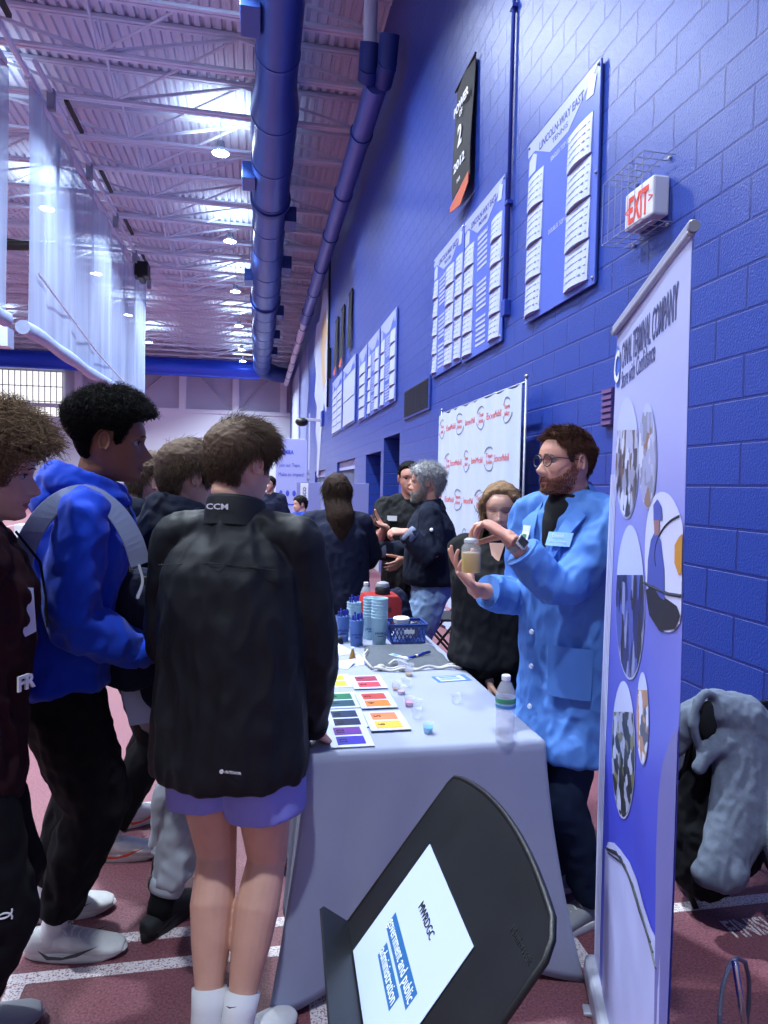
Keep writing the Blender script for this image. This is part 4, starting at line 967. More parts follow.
for a, b_, h in openings[:2]:
    d = thing('door_%d' % k, 'dark blue recessed door in the block wall', 'door', (WX+.45, (a+b_)/2, 0), kind='structure'); k += 1
    w = b_-a; mb = MB(); mb.box((.05, 0, h/2), (.05, w-.12, h-.06)); mb.build('door_leaf', m_dblue, d, bevel=.006)
    mb = MB(); mb.box((.02, -w/2+.03, h/2), (.08, .06, h)); mb.box((.02, w/2-.03, h/2), (.08, .06, h)); mb.box((.02, 0, h-.03), (.08, w-.12, .06)); mb.build('door_frame', m_dblue, d)
    mb = MB(); mb.cyl((.0, -w/2+.16, 1.0), (.03, -w/2+.16, 1.0), .012); mb.cyl((0, -w/2+.16, 1.0), (0, -w/2+.28, 1.0), .01); mb.build('door_handle', mat('chrome', '#c9cdd6', .2, 1), d, smooth=True)
for a, b_, h in openings[2:]:
    d = thing('door_%d' % k, 'dark barred shutter door in the block wall', 'door', (WX+.12, (a+b_)/2, 0), kind='structure'); k += 1
    w = b_-a; mb = MB(); n = int(w/.22)
    for i in range(n+1): mb.box((0, -w/2+w*i/n, h/2), (.05, .04, h-.25))
    mb.build('bars', mat('bar_grey', '#8088a8', .4), d); mb = MB(); mb.box((0, 0, h-.12), (.10, w, .22)); mb.build('shutter_box', mat('shutter_lav', '#9aa2cf', .5), d)
    mb = MB(); mb.box((.3, 0, h/2), (.04, w, h)); mb.build('door_leaf', m_grille, d)
# floor
def floor_mat():
    m = bpy.data.materials.new('track_red'); m.use_nodes = True; nt = m.node_tree; b = nt.nodes['Principled BSDF']; L = nt.links
    tc = nt.nodes.new('ShaderNodeTexCoord'); n = nt.nodes.new('ShaderNodeTexNoise'); n.inputs['Scale'].default_value = 130; n.inputs['Detail'].default_value = 3; L.new(tc.outputs['Object'], n.inputs[0])
    n2 = nt.nodes.new('ShaderNodeTexNoise'); n2.inputs['Scale'].default_value = 3; n2.inputs['Detail'].default_value = 5; L.new(tc.outputs['Object'], n2.inputs[0])
    r = nt.nodes.new('ShaderNodeValToRGB'); r.color_ramp.elements[0].position = .3; r.color_ramp.elements[0].color = (*rgb('#56303a'), 1); r.color_ramp.elements[1].position = .72; r.color_ramp.elements[1].color = (*rgb('#935a64'), 1)
    L.new(n.outputs['Fac'], r.inputs[0]); mx = nt.nodes.new('ShaderNodeMixRGB'); mx.blend_type = 'MULTIPLY'; mx.inputs[0].default_value = .25; L.new(r.outputs[0], mx.inputs[1]); L.new(n2.outputs['Color'], mx.inputs[2]); L.new(mx.outputs[0], b.inputs['Base Color'])
    b.inputs['Roughness'].default_value = .62; bp = nt.nodes.new('ShaderNodeBump'); bp.inputs['Strength'].default_value = .6; bp.inputs['Distance'].default_value = .004; L.new(n.outputs['Fac'], bp.inputs['Height']); L.new(bp.outputs[0], b.inputs['Normal']); return m
mb = MB(); mb.bbox((-22, -7, -.2), (WX, 46, 0)); setp(mb.build('floor', floor_mat()), kind='structure', label='red rubber running track floor')
def paint_mat():
    m = mat('track_paint', '#b3a9ae', .7); nt = m.node_tree; b = nt.nodes['Principled BSDF']; L = nt.links; tc = nt.nodes.new('ShaderNodeTexCoord'); n = nt.nodes.new('ShaderNodeTexNoise'); n.inputs['Scale'].default_value = 150; n.inputs['Detail'].default_value = 3
    L.new(tc.outputs['Object'], n.inputs[0]); r = nt.nodes.new('ShaderNodeValToRGB'); r.color_ramp.elements[0].position = .36; r.color_ramp.elements[0].color = (*rgb('#7e565a'), 1); r.color_ramp.elements[1].position = .50; r.color_ramp.elements[1].color = (*rgb('#cdc5ca'), 1); L.new(n.outputs['Fac'], r.inputs[0]); L.new(r.outputs[0], b.inputs['Base Color']); return m
m_paint = paint_mat(); fl = 1
def line(a, b_):
    global fl
    mb = MB(); mb.bbox((a[0], a[1], 0), (b_[0], b_[1], .0018)); setp(mb.build('trim_%d' % fl, m_paint), kind='structure', label='painted white track line'); fl += 1
line((-8, 2.165, 0), (WX, 2.215, 0)); line((-8, 2.315, 0), (.7, 2.365, 0)); line((.95, 2.52, 0), (WX, 2.57, 0))
for x in (-.70, .20, 1.085): line((x-.025, -6.9), (x+.025, 2.165))
line((-8.0, 9, 0), (-7.94, 40, 0)); line((-3.0, 9, 0), (-2.95, 40, 0))
mb = MB(); mb.text('FINISH', onZ(737, 938, .0), nrm((1, -.0, 0)), nrm((-0.0, 1, 0)), .13, depth=.002, align='LEFT', sx=.55, bold=.01); setp(mb.build('floor_lettering', m_paint), 'white painted finish lettering on the red track beside the wire loop', 'floor marking', kind='structure')
# far and left walls
m_fw = mat('far_wall_white', '#e2e8f6', .7, bump=.1, bscale=10); m_panel = mat('far_wall_panel', '#b6bad0', .7, var=.04, vscale=1); m_whitep = mat('steel_white', '#b7b6c6', .5)
mb = MB(); mb.bbox((-22, 46, 0), (WX+.6, 46.3, 6.2), 0); mb.bbox((-22, 46.1, 6.2), (WX+.6, 46.3, CEIL), 1)
for x in (-15.9-1.6, -11.2, -8.6, -4.8, -1.4, 1.75):
    mb.bbox((x-.22, 45.85, 6.2), (x+.22, 46.1, CEIL), 0)
mb.bbox((-22, 45.9, 6.15), (WX, 46.1, 6.4), 0)
setp(mb.build('wall_back', [m_fw, m_panel]), kind='structure', label='pale end wall of the hall')
mb = MB()
for a, b_ in (((-8.3, 6.4), (-5.1, 9.4)), ((-4.5, 9.4), (-1.6, 6.4)), ((-1.2, 6.4), (1.5, 9.4))): mb.tube([(a[0], 46.0, a[1]), (b_[0], 46.0, b_[1])], .05, 6)
mb.tube([(-12, 45.7, 6.1), (-7, 45.7, 6.1)], .12, 8); setp(mb.build('trim_%d' % fl, m_whitep), kind='structure', label='diagonal braces of the end wall'); fl += 1
wd = thing('window_1', 'bright gridded window high on the far wall', 'window', (-14.6, 45.95, 5.55), kind='structure')
mb = MB(); W_, Hh = 4.9, 2.85; mb.box((0, .05, Hh/2), (W_, .04, Hh)); mb.build('window_pane', mat('daylight_pane', '#cfd3c8', .3, emis=(.93, .95, .9), estr=1.0), wd)
mb = MB()
for i in range(15): mb.box((-W_/2+W_*i/14, 0, Hh/2), (.045, .06, Hh))
for i in range(4): mb.box((0, 0, Hh*i/3), (W_, .06, .05))
mb.build('window_frame', m_whitep, wd)
mb = MB(); mb.bbox((-22.3, -7, 0), (-22, 46.3, CEIL)); setp(mb.build('wall_left', m_fw), kind='structure', label='pale side wall')
# ceiling deck
mb = MB(); prof = []; x = -22.3; p_ = .19
while x < WX+.6: prof += [(x, CEIL), (x+p_*.5, CEIL), (x+p_*.62, CEIL+.06), (x+p_*.88, CEIL+.06)]; x += p_
prof.append((WX+.7, CEIL)); vs = [(a, -7, z) for a, z in prof]+[(a, 46.3, z) for a, z in prof]; n = len(prof)
mb.add(vs, [(i, i+n, i+1+n, i+1) for i in range(n-1)]); mb.bbox((-22.3, -7, CEIL+.08), (WX+.72, 46.3, CEIL+.2))
m_deck = mat('deck_white', '#ccd4e8', .6); m_joist = mat('joist_white', '#ccd3e6', .5)
setp(mb.build('ceiling', m_deck), kind='structure', label='white corrugated steel roof deck')
# joists
ZB = CEIL-.72; JS = 1.55
ordn = ['nearest', 'second nearest', 'third nearest', 'fourth nearest', 'fifth nearest', 'sixth nearest', 'seventh nearest', 'eighth nearest', 'ninth nearest', 'tenth nearest', 'eleventh nearest', 'twelfth nearest', 'thirteenth', 'fourteenth', 'fifteenth', 'sixteenth', 'seventeenth', 'eighteenth', 'nineteenth', 'twentieth', 'twenty-first', 'twenty-second', 'twenty-third', 'twenty-fourth', 'twenty-fifth', 'twenty-sixth']
def make_joist():
    t = thing('roof_joist', '', 'roof beam', (0, 0, ZB), group='open web steel joists under the roof deck')
    for z, nm, h in ((.68, 'top_chord', .07), (.03, 'bottom_chord', .06)):
        mb = MB(); mb.bbox((-21.9, -.075, z-h/2), (WX-.01, -.012, z+h/2)); mb.bbox((-21.9, .012, z-h/2), (WX-.01, .075, z+h/2)); mb.bbox((-21.9, -.075, z+h/2-.012), (WX-.01, .075, z+h/2)); mb.build(nm, m_joist, t)
    proto = {}
    xs = [-20.4, -17.9, -15.4, -12.9, -10.4, -7.9, -5.4, -2.9, -.4, 2.1]
    for i in range(9):
        a = (xs[i], 0, .06 if i % 2 == 1 else .64); b_ = (xs[i+1], 0, .64 if i % 2 == 1 else .06)
        mb = MB(); d = nrm(np.array(b_)-np.array(a)); R = Matrix([list(d), [0, 1, 0], list(np.cross(d, [0, 1, 0]))]).transposed()
        mb.box([(a[q]+b_[q])/2 for q in range(3)], (np.linalg.norm(np.array(b_)-np.array(a)), .05, .05), 0, R); mb.build('web', m_joist, t)
    for x0 in (-2.9, -7.9, -12.9, -17.9):
        for dx in (2.5, 0):
            a = np.array((x0, 0, .05)); b_ = np.array((x0+dx, -JS, .66)); mb = MB(); mb.tube([a, b_], .028, 6); mb.build('brace', m_joist, t)
    return t
jp = make_joist()
for i in range(26):
    y = 7.0+i*JS; o = jp if i == 0 else dup(jp)
    o.location = (0, y, ZB); o['label'] = 'white open web steel roof joist, %s from the camera' % ordn[i]
# lamps
m_lamp = mat('lamp_glow', '#ffffff', .3, emis=(.85, .92, 1.0), estr=70); m_alu = mat('fixture_grey', '#8d90a2', .4, .5)
LAMPS = []
def make_lamp():
    t = thing('high_bay_light', '', 'ceiling light', (0, 0, 9.0), group='high bay lights hanging from the roof')
    mb = MB(); mb.lathe([(.05, .28), (.09, .26), (.10, .12), (.20, .02), (.205, 0), (.19, 0), (.18, .01)], n=20, caps=False); mb.build('housing', m_alu, t, autos=40)
    mb = MB(); mb.lathe([(.0, .0), (.12, -.004), (.185, .006), (.185, .012)], n=20, caps=False); mb.build('lens', m_lamp, t, smooth=True)
    mb = MB(); mb.cyl((0, 0, .27), (0, 0, CEIL-9.0), .012, n=8); mb.build('hanger', m_alu, t); return t
lp = make_lamp(); first = True
def lamp(x, y, z, lab, P=230):
    global first
    o = lp if first else dup(lp); first = False; o.location = (x, y, z); o['label'] = lab
    l = bpy.data.lights.get('lamp_light') or bpy.data.lights.new('lamp_light', 'AREA'); l.shape = 'DISK'; l.size = .34; l.energy = LAMPW; l.color = (.80, .91, 1.0); l.spread = 2.25
    lo = bpy.data.objects.new('lamp_light', l); COL.objects.link(lo); lo.parent = o; lo.location = (0, 0, -.03)
    l2 = bpy.data.lights.get('ceiling_fill') or bpy.data.lights.new('ceiling_fill', 'AREA'); l2.shape = 'DISK'; l2.size = 1.4; l2.energy = 27; l2.color = (.72, .90, 1.0); l2.spread = 2.6  # upward fill added to brighten the roof deck
    lo = bpy.data.objects.new('ceiling_fill', l2); COL.objects.link(lo); lo.parent = o; lo.location = (0, 0, .30); lo.rotation_euler = (PI, 0, 0)
LAMPW = 265
for i, y in enumerate((-1.1, 4.5, 10.2, 15.9, 21.5, 27.0, 32.8, 38.5, 41.5)):  # lamps nearest the camera are out of view, added for illumination
    lamp(-.88, y, 9.0 if y < 40 else 8.9, 'lit high bay light beside the blue duct, %s from the camera' % ordn[i])
for i, y in enumerate((3.5, 9.2, 14.8, 20.2, 26, 32, 38)):
    lamp(-5.75, y, 9.0, 'lit high bay light behind the divider curtain, %s from the camera' % ordn[i])
for i, y in enumerate((1, 8, 15, 22, 29, 36)):
    lamp(-12.5, y, 9.0, 'lit high bay light far to the left, %s from the camera' % ordn[i])
# main duct
m_duct = mat('duct_blue', '#33509c', .34, .35, bump=.15, bscale=3, aniso=(1, 40, 1)); m_ductd = mat('duct_outlet', '#22377f', .5)
dt = thing('ventilation_duct', 'large round blue ventilation duct hanging along the hall roof', 'duct', (0, 0, 0))
XA, ZA = .27, 8.82
mb = MB(); Y = 5.0
secs = [(5.0, .37), (12.6, .37), (13.3, .455), (21.5, .455), (22.3, .53), (42.4, .53)]
mb.tube([(XA, a, ZA) for a, r in secs], [r for a, r in secs], 40, up=(0, 0, 1)); mb.build('duct_run', m_duct, dt, autos=30)
for yy in list(np.arange(6.0, 42, 1.9)):
    r = np.interp(yy, [q[0] for q in secs], [q[1] for q in secs]); mb = MB(); mb.tube([(XA, yy-.04, ZA), (XA, yy+.04, ZA)], [r+.014, r+.014], 36); mb.build('joint_ring', m_duct, dt, autos=30)
for yy in (17.6, 27.0): mb = MB(); mb.tube([(XA, yy-.09, ZA), (XA, yy+.09, ZA)], [.60 if yy > 22 else .51]*2, 36); mb.build('flange', m_ductd, dt, autos=30)
for yy, sg in ((10.6, -1), (18.5, 1), (16.2, -1), (22.4, 1), (28.5, 1), (33, 1), (37, 1), (24, -1)):
    r = np.interp(yy, [q[0] for q in secs], [q[1] for q in secs]); mb = MB(); c = XA+sg*(r+.08); mb.prism([(-.35, -.22), (.35, -.22), (.28, .2), (-.28, .2)], (c-.14, yy, ZA-.1), (0, 1, 0), (0, 0, 1), (.30, 0, 0)); mb.build('outlet', m_ductd if sg > 0 else m_duct, dt, bevel=.01)
mb = MB(); mb.tube([(XA, 42.3, ZA), (XA+.05, 43.0, ZA), (XA+.35, 43.5, ZA-.1), (XA+1.0, 43.7, ZA-.25), (WX-.25, 43.7, ZA-.3)], [.53, .55, .55, .5, .46], 28); mb.build('elbow', m_ductd, dt, autos=30)
mb = MB(); mb.tube([(-21.5, 43.6, ZA-.1), (XA-.1, 43.6, ZA-.1)], .56, 32); mb.build('cross_run', mat('duct_bright', '#2350e0', .25, .2), dt, autos=30)
for yy in np.arange(6.5, 42, 4.0):
    r = float(np.interp(yy, [q[0] for q in secs], [q[1] for q in secs]))
    for sg in (1, -1): mb = MB(); mb.cyl((XA+sg*(r+.01), yy, ZA), (XA+sg*(r+.01), yy, CEIL), .012, n=6); mb.build('hanger_rod', m_joist, dt)
d2 = thing('wall_duct', 'narrow blue grey duct running along the top of the block wall', 'duct', (0, 0, 0)); x2 = 1.83; z2 = 8.05
mb = MB(); mb.tube([(x2, 10.9, z2), (x2, 27, z2)], .19, 24); mb.build('duct_run', mat('duct_slate', '#4a5aa8', .4, .3), d2, autos=30)
mb = MB(); mb.tube([(x2, 27, z2), (x2, 44, z2)], .15, 20); mb.build('duct_run', m_joist, d2, autos=30)
for yy in np.arange(12.5, 43, 2.6): mb = MB(); mb.tube([(x2, yy-.05, z2), (x2, yy+.05, z2)], .215 if yy < 27 else .17, 24); mb.build('joint_ring', m_duct, d2, autos=30)
for dx in (-.16, .1): mb = MB(); mb.tube([(x2+dx, 10.7-dx, z2+.02), (x2+dx, 10.5-dx, z2+.45)], [.15, .16], 20); mb.tube([(x2+dx, 10.9, z2), (x2+dx, 10.6-dx, z2+.1)], .15, 20); mb.build('branch', m_ductd, d2, autos=30)
mb = MB(); mb.tube([(x2-.16, 10.65, z2+.4), (x2-.16, 10.65, CEIL)], .11, 16); mb.build('riser', m_joist, d2, autos=30)
# divider curtains
def net_mat():
    m = bpy.data.materials.new('curtain_mesh'); m.use_nodes = True; nt = m.node_tree; L = nt.links; b = nt.nodes['Principled BSDF']; out = nt.nodes['Material Output']
    b.inputs['Base Color'].default_value = (*rgb('#98a6c8'), 1); b.inputs['Roughness'].default_value = .8
    tr = nt.nodes.new('ShaderNodeBsdfTransparent'); tl = nt.nodes.new('ShaderNodeBsdfTranslucent'); tl.inputs[0].default_value = (*rgb('#8a9abf'), 1)
    a = nt.nodes.new('ShaderNodeAddShader'); mx0 = nt.nodes.new('ShaderNodeMixShader'); mx0.inputs[0].default_value = .5; L.new(b.outputs[0], mx0.inputs[1]); L.new(tl.outputs[0], mx0.inputs[2])
    mx = nt.nodes.new('ShaderNodeMixShader'); L.new(tr.outputs[0], mx.inputs[1]); L.new(mx0.outputs[0], mx.inputs[2])
    tc = nt.nodes.new('ShaderNodeTexCoord'); mp = nt.nodes.new('ShaderNodeMapping'); mp.inputs['Scale'].default_value = (1, 2.2, .12); L.new(tc.outputs['Object'], mp.inputs[0]); n = nt.nodes.new('ShaderNodeTexNoise'); n.inputs['Scale'].default_value = 1.5; n.inputs['Detail'].default_value = 4; L.new(mp.outputs[0], n.inputs[0])
    r = nt.nodes.new('ShaderNodeMapRange'); r.inputs[1].default_value = .3; r.inputs[2].default_value = .7; r.inputs[3].default_value = .55; r.inputs[4].default_value = .88; L.new(n.outputs['Fac'], r.inputs[0]); L.new(r.outputs[0], mx.inputs[0])
    L.new(mx.outputs[0], out.inputs[0]); return m
m_net = net_mat(); m_roll = mat('roll_vinyl', '#8d9cc0', .5, var=.1); m_blk = mat('black_plastic', '#0d0e12', .5)
def curtain(y0, y1, ztop, zbot, lab, X=-4.2):
    t = thing('divider_curtain', lab, 'divider curtain', (X, y0, zbot)); L_ = y1-y0; H_ = ztop-zbot
    ny, nz = int(L_/.25)+1, 14; V = []; 
    for j in range(nz+1):
        for i in range(ny+1): yy = L_*i/ny; V.append((.06*math.sin(yy*3.1)*(.3+j/nz*0+.7)+.03*math.sin(yy*7.7+j*.2), yy, H_*j/nz))
    F = np.array([(j*(ny+1)+i, j*(ny+1)+i+1, (j+1)*(ny+1)+i+1, (j+1)*(ny+1)+i) for j in range(nz) for i in range(ny)])
    mesh_np('mesh_panel', np.array(V), F, m_net, t)
    mb = MB(); pts = [(0+.02*math.sin(q*2.3), q, -.02+.02*math.sin(q*1.1)) for q in np.linspace(-.25, L_, 30)]; mb.tube(pts, [.13+.012*math.sin(i*1.3) for i in range(30)], 16); mb.build('bottom_roll', m_roll, t, autos=60)
    mb = MB(); mb.box((0, L_/2, H_+.05), (.12, L_, .10)); mb.build('top_rail', m_joist, t)
    mb = MB(); mb.tube([(.12, 0, H_+.35), (.12, L_+.8, H_+.35)], .05, 10); mb.build('drive_pipe', m_joist, t, autos=60)
    for q in np.arange(1, L_, 3.1): mb = MB(); mb.box((.12, q, H_+.2), (.14, .12, .4)); mb.build('pulley_bracket', m_alu, t); 
    for q in np.arange(2, L_, 3.1): mb = MB(); mb.box((.30, q, H_+.42), (.08, 1.3, .07)); mb.build('cable_guard', m_blk, t)
    return t
c1 = curtain(13.6, 27.3, 8.87, 4.35, 'white mesh divider curtain raised to half height over the left side of the hall')
mb = MB(); mb.box((.25, 10.9, 4.45), (.5, .6, .5)); mb.box((.25, 10.9, 4.2), (.2, .8, .2)); mb.build('drive_motor', m_blk, c1, bevel=.04)
mb = MB(); mb.tube([(.1, .3, 1.1), (.1, 5.0, .55), (.1, 9.5, .25), (.1, 13.4, .05)], .025, 6); mb.build('lift_rope', m_whitep, c1)
c2 = curtain(6.0, 12.4, 8.4, 4.25, 'nearer white mesh divider curtain at the left edge of the picture')
hp = thing('basketball_hoop_boom', 'black folded support boom of a basketball goal seen past the curtain end', 'basketball goal', at(17, 243, 16.5))
mb = MB(); mb.tube([(-3, 0, -.25), (.9, 0, .0)], .12, 8); mb.tube([(-3, .5, .45), (1.0, .2, .0)], .05, 8); mb.tube([(.9, 0, -.05), (.9, .2, 5.0-at(17, 243, 16.5)[2]+5.0)], .04, 8); mb.build('boom', m_blk, hp, autos=50)
tq = at(6, 338, 15); hp2 = thing('storage_tube', 'white boxed roll hanging at the left behind the curtain end', 'rolled screen', tq)
mb = MB(); mb.box((-1.0, 0, 0), (2.2, .4, .42)); mb.build('roll_body', mat('white_box', '#aab4d0', .5), hp2, autos=40); mb = MB(); mb.cyl((-1, 0, .2), (-1, 0, CEIL-tq[2]), .02, n=6); mb.build('hanger', m_alu, hp2)
# exposed conduits on the wall
t = thing('wall_conduit', 'thin vertical dark conduit pipe beside the tennis record board', 'conduit', (WX-.03, 5.77, 3.2)); mb = MB(); mb.cyl((0, 0, 0), (0, 0, 6.7), .018, n=10); mb.build('pipe', m_dblue, t, smooth=True); mb = MB(); mb.box((0, 0, -.03), (.06, .09, .14)); mb.build('junction_box', m_dblue, t, bevel=.006)
for z in (.9, 2.6, 4.4): mb = MB(); mb.box((0, 0, z), (.05, .08, .03)); mb.build('pipe_clamp', m_dblue, t)
t = thing('wall_conduit', 'vertical dark conduit pipe beside the painted white mural', 'conduit', (WX-.05, 21.0, 4.0)); mb = MB(); mb.cyl((0, 0, 0), (0, 0, 5.9), .035, n=10); mb.build('pipe', m_blk, t, smooth=True); mb = MB(); mb.box((0, -.3, 1.3), (.12, .25, .9)); mb.build('junction_box', m_blk, t, bevel=.01)
t = thing('security_camera', 'dark dome camera on a white wall bracket near the mural', 'camera', (WX, 22.8, 3.75)); mb = MB(); mb.box((-.35, 0, 0), (.7, .1, .1)); mb.build('bracket', m_whitep, t, bevel=.01); mb = MB(); mb.ball((-.72, 0, -.08), (.22, .22, .15), n=18); mb.build('dome', m_blk, t, smooth=True); mb = MB(); mb.box((-.03, 0, .05), (.08, .5, .5)); mb.build('wall_plate', m_dblue, t)
# painted mural
mb = MB(); m_mur = mat('mural_white', '#a9b0d0', .5); m_mug = mat('mural_gold', '#b59a78', .5); m_mgy = mat('mural_grey', '#7c86b4', .5)
mur = thing('wall_mural', 'pale painted abstract mural high on the far end of the block wall', 'mural', (WX-.004, 24, 1.7))
pl = [(2.9, 5.2), (1.9, 6.0), (.6, 5.8), (-.6, 6.6), (-1.8, 6.3), (-2.6, 5.4), (-3.0, 4.3), (-2.4, 3.6), (-2.9, 2.9), (-2.2, 2.2), (-1.4, 2.6), (-.8, 1.9), (-.3, 1.0), (.1, .3), (.9, .2), (.7, 1.3), (1.6, 1.9), (1.2, 2.8), (2.4, 3.3), (1.8, 4.1)]
mb.prism(pl, (0, 0, 0), (0, 1, 0), (0, 0, 1), (-.006, 0, 0)); mb.build('white_shape', m_mur, mur)
mb = MB(); mb.prism([(-.5, 5.6), (-1.6, 5.7), (-2.2, 4.8), (-1.5, 4.2), (-1.9, 3.3), (-1.1, 3.0), (-.5, 3.9), (.1, 4.8)], (-.007, 0, 0), (0, 1, 0), (0, 0, 1), (-.004, 0, 0)); mb.build('gold_shape', m_mug, mur)
mb = MB(); mb.prism([(7, 1), (10.5, 1), (11, 5), (9.5, 7.0), (7.5, 5.5), (6.2, 6.3), (5.5, 4), (6.6, 2.5)], (0, 0, 0), (0, 1, 0), (0, 0, 1), (-.006, 0, 0)); mb.build('grey_shape', m_mgy, mur)
mb = MB(); mb.prism([(12, .8), (19, .8), (19, 6.4), (12.5, 6.4)], (0, 0, 0), (0, 1, 0), (0, 0, 1), (-.006, 0, 0)); mb.build('pale_band', m_mur, mur); mb = MB(); mb.prism([(4.4, .5), (5.0, .5), (5.0, 2.9), (4.4, 2.9)], (0, 0, 0), (0, 1, 0), (0, 0, 1), (-.006, 0, 0)); mb.build('pale_band', m_mur, mur)
# vent in the wall
t = thing('wall_vent', 'dark louvred return air grille in the block wall left of the sponsor backdrop', 'vent', (WX, 9.2, 2.56)); mb = MB(); mb.bbox((-.03, -.76, 0), (0, .76, .45)); mb.build('vent_frame', m_block, t, bevel=.008)
mb = MB(); mb.bbox((-.034, -.7, .035), (-.03, -.02, .415)); mb.bbox((-.034, .02, .035), (-.03, .7, .415)); mb.build('grille', m_grille, t)
mb = MB()
for i in range(14): mb.bbox((-.044, -.7, .05+i*.026), (-.034, .7, .056+i*.026))
mb.build('slats', m_grille, t)
t = thing('brick_grille', 'small red brown grille on the wall left of the roll-up banner', 'wall grille', (WX, 3.93, 1.96)); mb = MB(); mb.bbox((-.03, -.06, 0), (.005, .06, .24)); mb.build('backing', mat('brick_brown', '#3b3878', .6), t)
mb = MB()
for i in range(6): mb.bbox((-.04, -.06, .01+i*.04), (-.03, .06, .033+i*.04))
mb.build('slats', mat('brick_red', '#694a7c', .6), t)
# exit sign with wire guard
t = thing('exit_sign', 'white exit sign with red letters inside a wire guard on the block wall', 'exit sign', (WX, 3.53, 3.07))
mb = MB(); mb.bbox((-.10, -.145, 0), (0, .145, .215)); mb.build('housing', mat('sign_white', '#c9cbd8', .4), t, bevel=.012)
m_red = mat('exit_red', '#c0392b', .5, emis=rgb('#c0392b'), estr=.25); mb = MB(); mb.text('EXIT', (-.1005, 0, .033), (0, -1, 0), (0, 0, 1), .205, depth=.002, bold=.03, fit=.20); mb.text('<', (-.1005, .12, .075), (0, -1, 0), (0, 0, 1), .08, depth=.002); mb.text('>', (-.1005, -.12, .075), (0, -1, 0), (0, 0, 1), .08, depth=.002); mb.build('lettering', m_red, t)
t = thing('wire_guard', 'steel wire guard cage around the exit sign', 'wire guard', (WX, 3.56, 3.02)); mb = MB(); a, b_, h = -.21, .21, .36; X_ = -.19
for z in (0, h):
    for x in (-.04, -.12, X_): mb.cyl((x, a, z), (x, b_, z), .0028, n=6)
    for i in range(7): yy = a+(b_-a)*i/6; mb.cyl((0, yy, z), (X_, yy, z), .0022, n=6)
for i in range(7): yy = a+(b_-a)*i/6; mb.cyl((X_, yy, 0), (X_, yy, h), .0022, n=6)
mb.build('wires', m_alu, t)
for yy in (a+.04, b_-.05):
    for z in (0, h): mb = MB(); mb.ball((-.006, yy, z), .012, n=8); mb.build('bolt', m_alu, t)
